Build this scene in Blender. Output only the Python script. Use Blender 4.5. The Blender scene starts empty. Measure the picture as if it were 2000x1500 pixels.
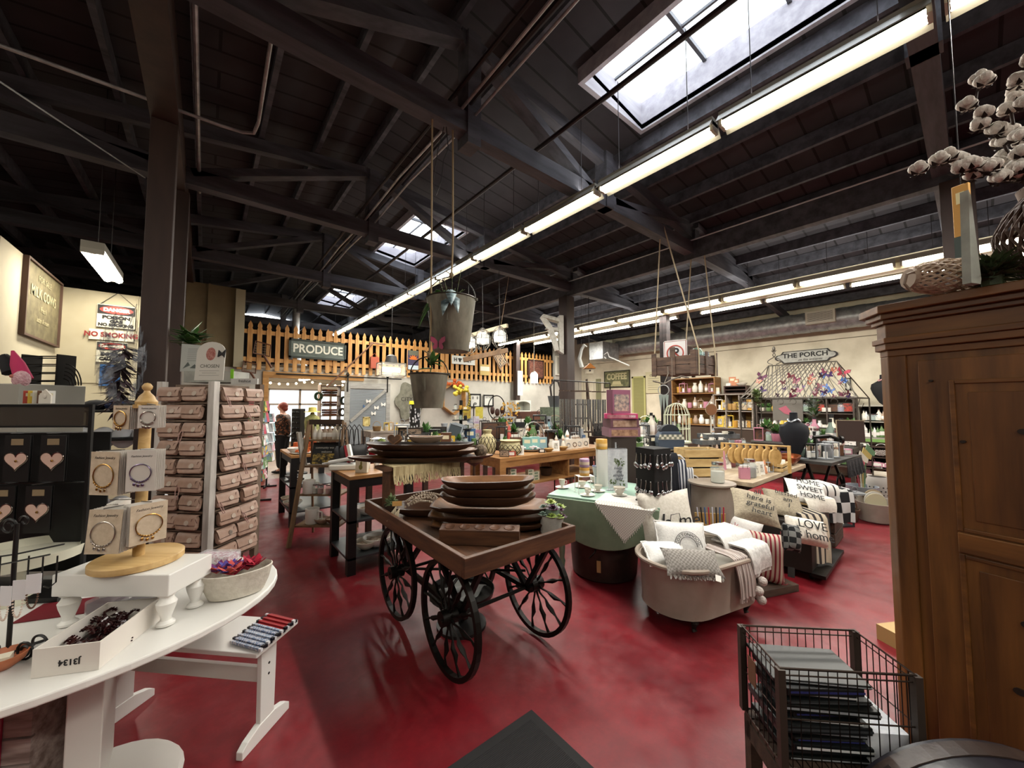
import bpy,bmesh,math,random
from mathutils import Vector,Matrix
from math import sin,cos,pi
from random import uniform
C = bpy.context.scene.collection
R = math.radians
random.seed(7)
# ---------------------------------------------------------------- camera
FPX,PITCH,YAW,EYE = 735.0,R(3.1),R(39.2),1.6
cd = bpy.data.cameras.new('camera'); cam = bpy.data.objects.new('camera',cd); C.objects.link(cam)
cd.sensor_width = 36.0; cd.lens = FPX*36/2000; cd.clip_start = .02; cd.clip_end = 200
cam.location = (0,0,EYE); cam.rotation_euler = (R(90)+PITCH,0,-YAW)
bpy.context.scene.camera = cam
# ---------------------------------------------------------------- world, exposure
sc = bpy.context.scene
w = bpy.data.worlds.new('sky'); sc.world = w; w.use_nodes = True
bgn = w.node_tree.nodes['Background']; bgn.inputs[0].default_value = (.86,.93,1,1); bgn.inputs[1].default_value = 9.0
sc.view_settings.view_transform = 'Standard'; sc.view_settings.look = 'None'
sc.view_settings.gamma = 1.0; sc.view_settings.use_curve_mapping = False
sc.view_settings.exposure = 0.0
sc.cycles.max_bounces = 6; sc.cycles.transparent_max_bounces = 12
sc.cycles.sample_clamp_indirect = 4.0
sc.cycles.use_denoising = True
TUBE = 22.0     # strength of the lamp tubes
LAMP = 1.0      # multiplier of all fluorescent fixtures
def area(name,loc,sx,sy,power,col=(1,.97,.9),rot=(0,0,0)):
 l = bpy.data.lights.new(name,'AREA'); l.shape = 'RECTANGLE'; l.size = sx; l.size_y = sy; l.energy = power*LAMP; l.color = col
 o = bpy.data.objects.new(name,l); C.objects.link(o); o.location = loc; o.rotation_euler = rot
 return o
def point(name,loc,power,r=.05,col=(1,.9,.75)):
 l = bpy.data.lights.new(name,'POINT'); l.energy = power; l.shadow_soft_size = r; l.color = col
 o = bpy.data.objects.new(name,l); C.objects.link(o); o.location = loc
 return o
# light of the fluorescent rows: lamps just under the tubes, upward ones above the housings
area('strip_light',(3.3,2.0,3.87),.12,8.0,320)
area('strip_light',(3.3,3.4,4.08),.06,9.0,34,rot=(pi,0,0))
area('strip_light',(7.83,4.2,3.78),.05,9.0,30,rot=(pi,0,0))
area('strip_light',(3.3,9.2,3.87),.12,6.0,210)
area('strip_light',(7.82,4.2,3.59),.1,10.5,300)
area('strip_light',(8.27,3.0,3.52),.1,12.0,430)
area('strip_light',(8.27,3.0,3.7),.06,12.0,50,rot=(pi,0,0))
area('strip_light',(-.9,5.95,3.02),.2,1.1,34,(1,.93,.78))
area('strip_light',(-3.4,1.2,3.8),.12,7.0,110)  # fill lamp of the added office-side row, out of view
area('strip_light',(1.2,-2.6,3.9),6.0,.12,120)  # fill lamp of the added row behind the camera
area('strip_light',(2.0,11.5,2.28),3.5,2.6,130)
# ---------------------------------------------------------------- pixel <-> place
def ray(px,py):
 r = (px-1000)/FPX; u = (750-py)/FPX
 f = cos(PITCH)-u*sin(PITCH); z = sin(PITCH)+u*cos(PITCH)
 return Vector((cos(YAW)*r+sin(YAW)*f,-sin(YAW)*r+cos(YAW)*f,z))
def P(px,py,z=None,x=None,y=None,d=None):
 """the point of the place that the photograph shows at (px, py), on a known plane"""
 v = ray(px,py)
 if z is not None: k = (z-EYE)/v.z
 elif x is not None: k = x/v.x
 elif y is not None: k = y/v.y
 else: k = d/(v.x*sin(YAW)+v.y*cos(YAW))
 return Vector((0,0,EYE))+v*k
def A(px,x=None,y=None):
 v = ray(px,750); k = x/v.x if x is not None else y/v.y
 return v.x*k,v.y*k
FACE = -YAW     # rz that turns a thing's front (local -y) to the aisle the camera stands in
# ---------------------------------------------------------------- materials
def lin(h):
 h = h.lstrip('#'); v = [int(h[i:i+2],16)/255 for i in (0,2,4)]
 return tuple((c/12.92 if c <= .04045 else ((c+.055)/1.055)**2.4) for c in v)+(1,)
MATS = {}
def mat(name,col,rough=.6,metal=0.,col2=None,scale=(6,6,6),bump=0.,emis=0.,trans=0.,pat=None,psc=1.,detail=4.,mix=(.35,.65),alpha=1.,sheen=0.,ior=1.45):
 if name in MATS: return MATS[name]
 m = bpy.data.materials.new(name); m.use_nodes = True; nt = m.node_tree; N = nt.nodes; L = nt.links
 b = N['Principled BSDF']; b.inputs['Base Color'].default_value = lin(col); b.inputs['Roughness'].default_value = rough
 b.inputs['Metallic'].default_value = metal; b.inputs['IOR'].default_value = ior
 if emis: b.inputs['Emission Color'].default_value = lin(col); b.inputs['Emission Strength'].default_value = emis
 if trans: b.inputs['Transmission Weight'].default_value = trans
 if alpha < 1: b.inputs['Alpha'].default_value = alpha
 if sheen: b.inputs['Sheen Weight'].default_value = sheen
 if col2 or bump:
  tc = N.new('ShaderNodeTexCoord'); mp = N.new('ShaderNodeMapping'); L.new(tc.outputs['Object'],mp.inputs[0])
  mp.inputs['Scale'].default_value = scale
  if pat in ('stripe_x','stripe_y','stripe_z'):
   t = N.new('ShaderNodeTexWave'); t.wave_type = 'BANDS'; t.bands_direction = pat[-1].upper(); t.inputs['Scale'].default_value = psc
   L.new(tc.outputs['Object'],t.inputs['Vector']); fac = t.outputs['Fac']
  elif pat == 'check':
   t = N.new('ShaderNodeTexChecker'); t.inputs['Scale'].default_value = psc; L.new(tc.outputs['Object'],t.inputs['Vector']); fac = t.outputs['Fac']
  elif pat == 'voronoi':
   t = N.new('ShaderNodeTexVoronoi'); t.inputs['Scale'].default_value = psc; L.new(mp.outputs[0],t.inputs['Vector']); fac = t.outputs['Distance']
  else:
   t = N.new('ShaderNodeTexNoise'); t.inputs['Scale'].default_value = 1.; t.inputs['Detail'].default_value = detail
   t.inputs['Roughness'].default_value = .6
   L.new(mp.outputs[0],t.inputs['Vector']); fac = t.outputs['Fac']
  if col2:
   rp = N.new('ShaderNodeValToRGB'); rp.color_ramp.elements[0].position = mix[0]; rp.color_ramp.elements[1].position = mix[1]
   rp.color_ramp.elements[0].color = lin(col); rp.color_ramp.elements[1].color = lin(col2)
   L.new(fac,rp.inputs[0]); L.new(rp.outputs[0],b.inputs['Base Color'])
  if bump:
   bp = N.new('ShaderNodeBump'); bp.inputs['Strength'].default_value = bump; bp.inputs['Distance'].default_value = .02
   L.new(fac,bp.inputs['Height']); L.new(bp.outputs[0],b.inputs['Normal'])
 MATS[name] = m
 return m
def pal(h,rough=.6,metal=0.):
 """plain paint, paper or cloth of one colour"""
 return mat('paint_'+h.lstrip('#')+('_m' if metal else '')+('' if rough == .6 else '_%d' % (rough*100)),h,rough,metal)
def boards(name,c1,c2,gap,w,l,rough=.8,rot=0):
 """long boards with dark joints"""
 m = bpy.data.materials.new(name); m.use_nodes = True; nt = m.node_tree; N = nt.nodes; L = nt.links
 b = N['Principled BSDF']; b.inputs['Roughness'].default_value = rough
 tc = N.new('ShaderNodeTexCoord'); mp = N.new('ShaderNodeMapping'); L.new(tc.outputs['Object'],mp.inputs[0]); mp.inputs['Rotation'].default_value = (0,0,rot)
 t = N.new('ShaderNodeTexBrick'); L.new(mp.outputs[0],t.inputs['Vector'])
 t.inputs['Scale'].default_value = 1; t.inputs['Brick Width'].default_value = l; t.inputs['Row Height'].default_value = w; t.inputs['Mortar Size'].default_value = gap
 t.inputs['Color1'].default_value = lin(c1); t.inputs['Color2'].default_value = lin(c2); t.inputs['Mortar'].default_value = (.003,.002,.002,1)
 n = N.new('ShaderNodeTexNoise'); n.inputs['Scale'].default_value = 3; L.new(mp.outputs[0],n.inputs['Vector'])
 mx = N.new('ShaderNodeMixRGB'); mx.blend_type = 'MULTIPLY'; mx.inputs[0].default_value = .7
 L.new(t.outputs['Color'],mx.inputs[1]); L.new(n.outputs['Fac'],mx.inputs[2]); L.new(mx.outputs[0],b.inputs['Base Color'])
 return m
# ---------------------------------------------------------------- mesh collector
class G:
 def __init__(s,T=None): s.v = []; s.f = []; s.mi = []; s.k = 0; s.T = T
 def add(s,vs,fs):
  o = len(s.v)
  if s.T is not None: vs = [tuple(s.T @ Vector(p)) for p in vs]
  s.v += [tuple(p) for p in vs]; s.f += [tuple(i+o for i in f) for f in fs]; s.mi += [s.k]*len(fs)
  return s
 def box(s,x0,x1,y0,y1,z0,z1):
  v = [(x,y,z) for z in (z0,z1) for y in (y0,y1) for x in (x0,x1)]
  return s.add(v,[(0,2,3,1),(4,5,7,6),(0,1,5,4),(2,6,7,3),(0,4,6,2),(1,3,7,5)])
 def bx(s,c,size,rz=0,rx=0,ry=0):
  m = Matrix.Translation(c) @ Matrix.Rotation(rz,4,'Z') @ Matrix.Rotation(ry,4,'Y') @ Matrix.Rotation(rx,4,'X')
  a,b,d = (q/2 for q in size)
  v = [tuple(m @ Vector((x,y,z))) for z in (-d,d) for y in (-b,b) for x in (-a,a)]
  return s.add(v,[(0,2,3,1),(4,5,7,6),(0,1,5,4),(2,6,7,3),(0,4,6,2),(1,3,7,5)])
 def bar(s,p,q,w,h,up=(0,0,1)):
  """square timber from p to q, w across, h along up"""
  p,q = Vector(p),Vector(q); d = (q-p).normalized(); u = Vector(up)
  if abs(d.dot(u)) > .99: u = Vector((0,1,0))
  sx = d.cross(u).normalized()*w/2; u = sx.cross(d).normalized()*h/2
  v = [e+a*sx+b*u for e in (p,q) for a,b in ((-1,-1),(1,-1),(1,1),(-1,1))]
  return s.add(v,[(0,1,2,3),(7,6,5,4),(0,4,5,1),(1,5,6,2),(2,6,7,3),(3,7,4,0)])
 def cyl(s,p,q,r,r2=None,n=10,cap=True):
  p,q = Vector(p),Vector(q); r2 = r if r2 is None else r2; d = (q-p).normalized()
  a = d.orthogonal().normalized(); b = d.cross(a)
  v = [e+(a*cos(2*pi*i/n)+b*sin(2*pi*i/n))*rr for e,rr in ((p,r),(q,r2)) for i in range(n)]
  f = [(i,(i+1) % n,n+(i+1) % n,n+i) for i in range(n)]
  if cap: f += [tuple(range(n-1,-1,-1)),tuple(range(n,2*n))]
  return s.add(v,f)
 def tube(s,pts,r,n=6,closed=False):
  pts = [Vector(p) for p in pts]; m = len(pts); rs = r if isinstance(r,(list,tuple)) else [r]*m
  v = []; prev = None
  for i,p in enumerate(pts):
   if closed: d = pts[(i+1) % m]-pts[i-1]
   else: d = pts[min(i+1,m-1)]-pts[max(i-1,0)]
   if d.length < 1e-9: d = Vector((0,0,1))
   d.normalize()
   a = (prev-d*prev.dot(d)) if prev is not None else d.orthogonal()
   if a.length < 1e-6: a = d.orthogonal()
   a.normalize(); prev = a; b = d.cross(a)
   v += [p+(a*cos(2*pi*j/n)+b*sin(2*pi*j/n))*rs[i] for j in range(n)]
  f = []
  for i in range(m if closed else m-1):
   k = (i+1) % m
   f += [(i*n+j,i*n+(j+1) % n,k*n+(j+1) % n,k*n+j) for j in range(n)]
  if not closed: f += [tuple(range(n-1,-1,-1)),tuple(range((m-1)*n,m*n))]
  return s.add(v,f)
 def lathe(s,prof,c=(0,0,0),n=16,sx=1,sy=1):
  v = []; m = len(prof)
  for r,z in prof: v += [(c[0]+r*sx*cos(2*pi*i/n),c[1]+r*sy*sin(2*pi*i/n),c[2]+z) for i in range(n)]
  f = [(k*n+i,k*n+(i+1) % n,(k+1)*n+(i+1) % n,(k+1)*n+i) for k in range(m-1) for i in range(n)]
  if prof[0][0] > 1e-6: f.append(tuple(range(n-1,-1,-1)))
  if prof[-1][0] > 1e-6: f.append(tuple(range((m-1)*n,m*n)))
  return s.add(v,f)
 def prism(s,pts,a,b,ax='z'):
  """outline extruded from a to b; ax z: (x,y); y: (x,z); x: (y,z)"""
  n = len(pts)
  g = {'z': lambda p,h: (p[0],p[1],h),'y': lambda p,h: (p[0],h,p[1]),'x': lambda p,h: (h,p[0],p[1])}[ax]
  v = [g(p,a) for p in pts]+[g(p,b) for p in pts]
  return s.add(v,[tuple(range(n-1,-1,-1)),tuple(range(n,2*n))]+[(i,(i+1) % n,n+(i+1) % n,n+i) for i in range(n)])
 def ball(s,c,r,n=10,m=6):
  if not isinstance(r,(list,tuple)): r = (r,r,r)
  v = [(c[0],c[1],c[2]-r[2])]
  for k in range(1,m):
   t = pi*k/m
   v += [(c[0]+r[0]*sin(t)*cos(2*pi*i/n),c[1]+r[1]*sin(t)*sin(2*pi*i/n),c[2]-r[2]*cos(t)) for i in range(n)]
  v.append((c[0],c[1],c[2]+r[2])); e = len(v)-1
  f = [(0,1+(i+1) % n,1+i) for i in range(n)]+[(e,1+(m-2)*n+i,1+(m-2)*n+(i+1) % n) for i in range(n)]
  f += [(1+k*n+i,1+k*n+(i+1) % n,1+(k+1)*n+(i+1) % n,1+(k+1)*n+i) for k in range(m-2) for i in range(n)]
  return s.add(v,f)
 def grid(s,fn,nu,nv,th=0.):
  """sheet fn(u,v) with u,v in 0..1; th gives it thickness along its own normal"""
  V = [[Vector(fn(i/nu,j/nv)) for i in range(nu+1)] for j in range(nv+1)]
  idx = lambda i,j: j*(nu+1)+i
  v = [p for row in V for p in row]; f = [(idx(i,j),idx(i+1,j),idx(i+1,j+1),idx(i,j+1)) for j in range(nv) for i in range(nu)]
  if th:
   Nn = []
   for j in range(nv+1):
    for i in range(nu+1):
     a = V[j][min(i+1,nu)]-V[j][max(i-1,0)]; b = V[min(j+1,nv)][i]-V[max(j-1,0)][i]
     q = a.cross(b); Nn.append(q.normalized() if q.length > 1e-12 else Vector((0,0,1)))
   o = len(v); v = v+[p-n_*th for p,n_ in zip(v,Nn)]
   f = f+[tuple(reversed([k+o for k in q])) for q in f[:]]
   B = [idx(i,0) for i in range(nu+1)]+[idx(nu,j) for j in range(1,nv+1)]+[idx(i,nv) for i in range(nu-1,-1,-1)]+[idx(0,j) for j in range(nv-1,0,-1)]
   f += [(B[k],B[k]+o,B[(k+1) % len(B)]+o,B[(k+1) % len(B)]) for k in range(len(B))]
  return s.add(v,f)
def build(name,g,m,parent=None,smooth=False,bev=0.,sub=0,solid=0.):
 me = bpy.data.meshes.new(name); me.from_pydata(g.v,[],g.f)
 for q in (m if isinstance(m,(list,tuple)) else [m]): me.materials.append(q)
 me.polygons.foreach_set('material_index',g.mi)
 bm = bmesh.new(); bm.from_mesh(me); bmesh.ops.recalc_face_normals(bm,faces=bm.faces); bm.to_mesh(me); bm.free()
 if smooth:
  me.polygons.foreach_set('use_smooth',[True]*len(me.polygons))
  try: me.set_sharp_from_angle(angle=R(42))
  except Exception: pass
 o = bpy.data.objects.new(name,me); C.objects.link(o)
 if parent: o.parent = parent
 if solid:
  q = o.modifiers.new('thick','SOLIDIFY'); q.thickness = solid; q.offset = 0
 if bev:
  q = o.modifiers.new('edge','BEVEL'); q.width = bev; q.segments = 2; q.limit_method = 'ANGLE'; q.angle_limit = R(40)
 if sub:
  q = o.modifiers.new('smooth','SUBSURF'); q.levels = sub; q.render_levels = sub
 return o
def tag(o,label,cat=None,group=None,kind=None):
 if label: o['label'] = label
 if cat: o['category'] = cat
 if group: o['group'] = group
 if kind: o['kind'] = kind
 return o
def thing(name,label,cat,loc=(0,0,0),rz=0.,group=None,rot=None):
 o = bpy.data.objects.new(name,None); C.objects.link(o); o.empty_display_size = .1
 o.location = loc; o.rotation_euler = rot or (0,0,rz)
 return tag(o,label,cat,group)
def one(name,label,cat,g,m,loc=(0,0,0),rz=0.,group=None,rot=None,**k):
 o = build(name,g,m,**k); o.location = loc; o.rotation_euler = rot or (0,0,rz)
 return tag(o,label,cat,group)
def struct(name,g,m,label=None,cat=None,**k):
 o = build(name,g,m,**k); o['kind'] = 'structure'; return tag(o,label,cat)
def dup(root,loc=None,rz=None,label=None,group=None,rot=None,scale=None):
 r = root.copy(); C.objects.link(r)
 if loc is not None: r.location = loc
 if rz is not None: r.rotation_euler = (0,0,rz)
 if rot is not None: r.rotation_euler = rot
 if scale is not None: r.scale = scale if isinstance(scale,(tuple,list)) else (scale,)*3
 if label: r['label'] = label
 if group: r['group'] = group
 for ch in root.children:
  c = ch.copy(); C.objects.link(c); c.parent = r
  for q in ch.children:
   d = q.copy(); C.objects.link(d); d.parent = c
 return r
def text(s,size,m,parent,loc,rot=(R(90),0,0),depth=.002,name='lettering',sx=1.,align='CENTER',shear=0.,bold=0.,mirror=False):
 cu = bpy.data.curves.new('t','FONT'); cu.body = s; cu.size = size; cu.align_x = align; cu.align_y = 'CENTER'; cu.extrude = depth/2; cu.shear = shear
 cu.offset = bold; cu.resolution_u = 3
 t = bpy.data.objects.new('t',cu); C.objects.link(t); bpy.context.view_layer.update()
 me = bpy.data.meshes.new_from_object(t.evaluated_get(bpy.context.evaluated_depsgraph_get()))
 bpy.data.objects.remove(t); bpy.data.curves.remove(cu)
 me.materials.clear(); me.materials.append(m)
 o = bpy.data.objects.new(name,me); C.objects.link(o); o.parent = parent; o.location = loc; o.rotation_euler = rot; o.scale = (sx,1,1)
 return o
# ================================================================ SETTING
# floor: red painted concrete, worn
def floor_mat():
 m = bpy.data.materials.new('red_floor'); m.use_nodes = True; nt = m.node_tree; N = nt.nodes; L = nt.links
 b = N['Principled BSDF']; tc = N.new('ShaderNodeTexCoord')
 def noise(sc_,d=6.,r=.6,dist=0.):
  t = N.new('ShaderNodeTexNoise'); t.inputs['Scale'].default_value = sc_; t.inputs['Detail'].default_value = d; t.inputs['Roughness'].default_value = r
  t.inputs['Distortion'].default_value = dist
  L.new(tc.outputs['Object'],t.inputs['Vector']); return t
 def ramp(src,a,ca,b_,cb):
  r = N.new('ShaderNodeValToRGB'); r.color_ramp.elements[0].position = a; r.color_ramp.elements[0].color = ca
  r.color_ramp.elements[1].position = b_; r.color_ramp.elements[1].color = cb; L.new(src.outputs['Fac'],r.inputs[0]); return r
 base = ramp(noise(1.3),.35,lin('#5f0e18'),.65,lin('#7e1922'))
 fine = ramp(noise(22,8,.7),.3,(.55,.55,.55,1),.7,(1,1,1,1))
 m1 = N.new('ShaderNodeMixRGB'); m1.blend_type = 'MULTIPLY'; m1.inputs[0].default_value = .6
 L.new(base.outputs[0],m1.inputs[1]); L.new(fine.outputs[0],m1.inputs[2])
 pinkish = ramp(noise(2.4,10,.75,.6),.52,(0,0,0,1),.7,(1,1,1,1))
 m2 = N.new('ShaderNodeMixRGB'); m2.inputs[2].default_value = lin('#8d4a4a')
 mm = N.new('ShaderNodeMath'); mm.operation = 'MULTIPLY'; mm.inputs[1].default_value = .32; L.new(pinkish.outputs[0],mm.inputs[0])
 L.new(mm.outputs[0],m2.inputs[0]); L.new(m1.outputs[0],m2.inputs[1])
 worn = ramp(noise(.9,12,.72,.8),.6,(0,0,0,1),.72,(1,1,1,1))
 m3 = N.new('ShaderNodeMixRGB'); m3.inputs[2].default_value = lin('#5d5450')
 m4 = N.new('ShaderNodeMath'); m4.operation = 'MULTIPLY'; m4.inputs[1].default_value = .8; L.new(worn.outputs[0],m4.inputs[0])
 L.new(m4.outputs[0],m3.inputs[0]); L.new(m2.outputs[0],m3.inputs[1]); L.new(m3.outputs[0],b.inputs['Base Color'])
 rr = ramp(noise(6,6),.3,(.3,.3,.3,1),.7,(.5,.5,.5,1)); L.new(rr.outputs[0],b.inputs['Roughness'])
 bp = N.new('ShaderNodeBump'); bp.inputs['Strength'].default_value = .12; bp.inputs['Distance'].default_value = .01
 L.new(noise(9,8).outputs['Fac'],bp.inputs['Height']); L.new(bp.outputs[0],b.inputs['Normal'])
 return m
struct('floor',G().box(-8,11.4,-4.5,9.6,-.1,0),floor_mat())
struct('floor',G().box(-8,11.4,9.6,18,-.1,0),boards('shop_boards','#8a7464','#a08a78',.004,.14,2.5,.45))
# grey worn patch in front of the tub
WOOD_DK = mat('dark_timber','#17100f',.75,col2='#2b1f1d',scale=(2,2,14),bump=.15)
TIMBER = mat('roof_timber','#34343a',.75,col2='#515158',scale=(1.2,8,8),bump=.2)
POSTM = mat('brown_post','#2c1f1b',.6,col2='#3a2a24',scale=(6,6,1.2),bump=.1)
PLASTER = mat('grey_plaster','#a8a49a',.85,col2='#bcb8ae',scale=(1.5,1.5,1.5),bump=.08)
BLOCKM = mat('cream_block','#a59c84',.85,col2='#b5ad97',scale=(1,1,1),bump=.05)
# roof surface height
RX,RZ0 = 1.7,5.25
def roofz(x): return RZ0-(x-RX)*.128 if x > RX else RZ0-(RX-x)*.135
ROOFB = boards('roof_boards','#343135','#403d42',.014,.28,40,.85)
SKY = [(2.95,4.02,-.6,2.42),(2.8,3.85,6.15,8.5),(2.8,3.85,11.6,13.8)]
def roof():
 g = G()
 ys = sorted({-4.5,18.}|{y for s in SKY for y in s[2:]})
 for x0,x1 in ((-8,RX),(RX,2.8),(2.8,2.95),(2.95,3.85),(3.85,4.02),(4.02,11.4)):
  for y0,y1 in zip(ys,ys[1:]):
   if any(s[0]-.001 <= x0 and x1 <= s[1]+.001 and s[2]-.001 <= y0 and y1 <= s[3]+.001 for s in SKY): continue
   v = [(x0,y0,roofz(x0)),(x1,y0,roofz(x1)),(x1,y1,roofz(x1)),(x0,y1,roofz(x0))]
   g.add(v+[(a,b,c+.06) for a,b,c in v],[(0,1,2,3),(7,6,5,4),(0,4,5,1),(1,5,6,2),(2,6,7,3),(3,7,4,0)])
 return g
struct('ceiling',roof(),ROOFB)
# skylight wells, glass and bars
WELL = mat('skylight_curb','#8d8a92',.7,col2='#a5a2a8',scale=(1,9,9),bump=.15)
GLASS = mat('skylight_glass','#eef4f6',.5,alpha=.22)
BARM = pal('#4a4c52',.5)
for i,(x0,x1,y0,y1) in enumerate(SKY):
 g = G(); z0,z1 = roofz(x1)-.02,roofz(x0)+.2
 g.box(x0-.05,x0,y0-.05,y1+.05,z0,z1); g.box(x1,x1+.05,y0-.05,y1+.05,z0,z1)
 g.box(x0,x1,y0-.05,y0,z0,z1); g.box(x0,x1,y1,y1+.05,z0,z1)
 w_ = struct('window_%d' % (i+1),g,WELL,'white skylight well over the sales floor','skylight')
 b = G()
 k = int((y1-y0)/.62)
 for j in range(1,k): b.box(x0,x1,y0+(y1-y0)*j/k-.018,y0+(y1-y0)*j/k+.018,z1-.03,z1+.02)
 b.box((x0+x1)/2-.012,(x0+x1)/2+.012,y0,y1,z1-.02,z1+.01)
 build('glazing_bar',b,BARM,w_)
 build('pane',G().box(x0,x1,y0,y1,z1,z1+.012),GLASS,w_)
# purlins under the roof along the building
for x in [-7+.62*i for i in range(30)]:
 if 2.85 < x < 3.95: continue
 z = roofz(x)
 struct('ceiling_beam',G().box(x-.025,x+.025,-4.5,17,z-.17,z-.005),TIMBER)
# trusses across the building
for n_,y in enumerate((.12,2.86,5.5,8.2,10.9,13.6)):
 g = G(); t = .07
 g.box(-8,11.2,y-t,y+t,4.06,4.25)
 for a,b in ((-8,RX),(RX,11.2)):
  za,zb = roofz(a)-.2,roofz(b)-.2
  g.bar((a,y,za-.07),(b,y,zb-.07),.1,.15,up=(0,0,1))
 for x in (-5.2,-2.5,1.82,3.85,6.2,8.9):
  g.box(x-.07,x+.07,y-.09,y+.09,3.96 if x == 1.82 else 4.06,roofz(x)-.2)
 for (xa,za),(xb,zb) in (((1.95,4.95),(3.55,4.22)),((4.0,4.2),(6.1,4.56)),((1.7,4.95),(-.2,4.2)),((6.3,4.6),(8.7,4.2)),
                               ((-2.4,4.6),(-.4,4.2)),((-2.6,4.6),(-5.,4.2))):
  g.bar((xa,y,za),(xb,y,zb),.09,.14,up=(0,1,0))
 struct('trim_%d' % (n_+1),g,TIMBER,'dark wooden roof truss with webbed struts','roof truss')
# girders and posts along the building
struct('ceiling_beam',G().box(6.08,6.2,-4.4,17,3.97,4.26),TIMBER)
struct('ceiling_beam',G().box(-.43,-.25,-4.4,17,3.97,4.3),POSTM)
BEIGE = mat('cream_beam','#a1977f',.7,col2='#b3a98f',scale=(2,2,2))
struct('ceiling_beam',G().box(7.9,8.12,-4.4,9.5,3.6,3.8),BEIGE)
def post(x,y,w,h,m=POSTM,z0=0.):
 return struct('post_pillar',G().box(x-w/2,x+w/2,y-w/2,y+w/2,z0,h),m,bev=.006)
post(6.14,5.62,.24,3.97); post(6.14,.02,.24,3.97); post(8.02,4.36,.17,3.6,WOOD_DK); post(7.78,9.3,.16,3.6,POSTM)
p_ = P(305,240,z=3.97); post(-.34,p_.y,.17,3.97); post(-.3,5.55,.18,3.97)
# walls
def back_wall():
 g = G(); Y0,Y1 = 9.5,9.62
 g.box(-8,.95,Y0,Y1,0,2.36); g.box(.95,2.62,Y0,Y1,2.17,2.36); g.box(2.62,11.3,Y0,Y1,0,2.36)
 return g
struct('wall_back',back_wall(),PLASTER)
struct('wall_corner',G().box(9.75,11.3,9.5,9.62,2.36,4.1),PLASTER)
CONC = bpy.data.materials.new('board_concrete')
def conc():
 m = CONC; m.use_nodes = True; nt = m.node_tree; N = nt.nodes; L = nt.links; b = N['Principled BSDF']; b.inputs['Roughness'].default_value = .9
 tc = N.new('ShaderNodeTexCoord'); mp = N.new('ShaderNodeMapping'); L.new(tc.outputs['Object'],mp.inputs[0]); mp.inputs['Rotation'].default_value = (R(90),0,R(90))
 t = N.new('ShaderNodeTexBrick'); L.new(mp.outputs[0],t.inputs['Vector']); t.inputs['Scale'].default_value = 1
 t.inputs['Brick Width'].default_value = 3.1; t.inputs['Row Height'].default_value = .26; t.inputs['Mortar Size'].default_value = .012; t.inputs['Mortar Smooth'].default_value = .6
 t.inputs['Color1'].default_value = lin('#c4bba3'); t.inputs['Color2'].default_value = lin('#d0c7b1'); t.inputs['Mortar'].default_value = lin('#6a604e')
 n = N.new('ShaderNodeTexNoise'); n.inputs['Scale'].default_value = 2.2; n.inputs['Detail'].default_value = 8; L.new(tc.outputs['Object'],n.inputs['Vector'])
 rp = N.new('ShaderNodeValToRGB'); rp.color_ramp.elements[0].position = .3; rp.color_ramp.elements[0].color = (.75,.73,.7,1); rp.color_ramp.elements[1].position = .6; rp.color_ramp.elements[1].color = (1,1,1,1)
 L.new(n.outputs['Fac'],rp.inputs[0])
 mx = N.new('ShaderNodeMixRGB'); mx.blend_type = 'MULTIPLY'; mx.inputs[0].default_value = 1; L.new(t.outputs['Color'],mx.inputs[1]); L.new(rp.outputs[0],mx.inputs[2])
 L.new(mx.outputs[0],b.inputs['Base Color'])
 bp = N.new('ShaderNodeBump'); bp.inputs['Strength'].default_value = .5; bp.inputs['Distance'].default_value = .02; L.new(mx.outputs[0],bp.inputs['Height']); L.new(bp.outputs[0],b.inputs['Normal'])
conc()
struct('wall_right',G().box(11.2,11.4,-4.5,9.6,0,4.1),CONC)
DARKW = pal('#2c2622',.9)
struct('wall_front',G().box(-8,11.4,-4.6,-4.5,0,5.3),pal('#6a645c',.9))
struct('wall_left',G().box(-8.1,-8,-4.5,18,0,5.3),pal('#4a443e',.9))
# cream office enclosure
struct('wall_office',G().box(-1.52,-1.36,5.05,6.95,0,3.0),BLOCKM)
struct('wall_office',G().box(-1.36,-.42,6.8,6.95,0,3.0).box(-1.36,-.42,6.785,6.8,0,.05),BLOCKM)
struct('wall_office',G().box(-8,-1.52,5.05,5.2,0,3.0),BLOCKM)
struct('trim_8',G().box(-1.36,-.42,6.79,6.8,1.86,1.88).box(-.72,-.71,6.79,6.8,1.88,3.),BLOCKM)
TAN = mat('tan_panel','#6d5f45',.8,col2='#7c6d50',scale=(2,2,2))
struct('wall_loft',G().box(-.35,.5,9.55,9.6,2.36,4.0).box(-.02,.02,9.5,9.56,2.36,4.),TAN)
struct('trim_9',G().box(.42,.58,9.42,9.52,2.36,3.96),mat('pale_stud','#a39a80',.7))
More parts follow.
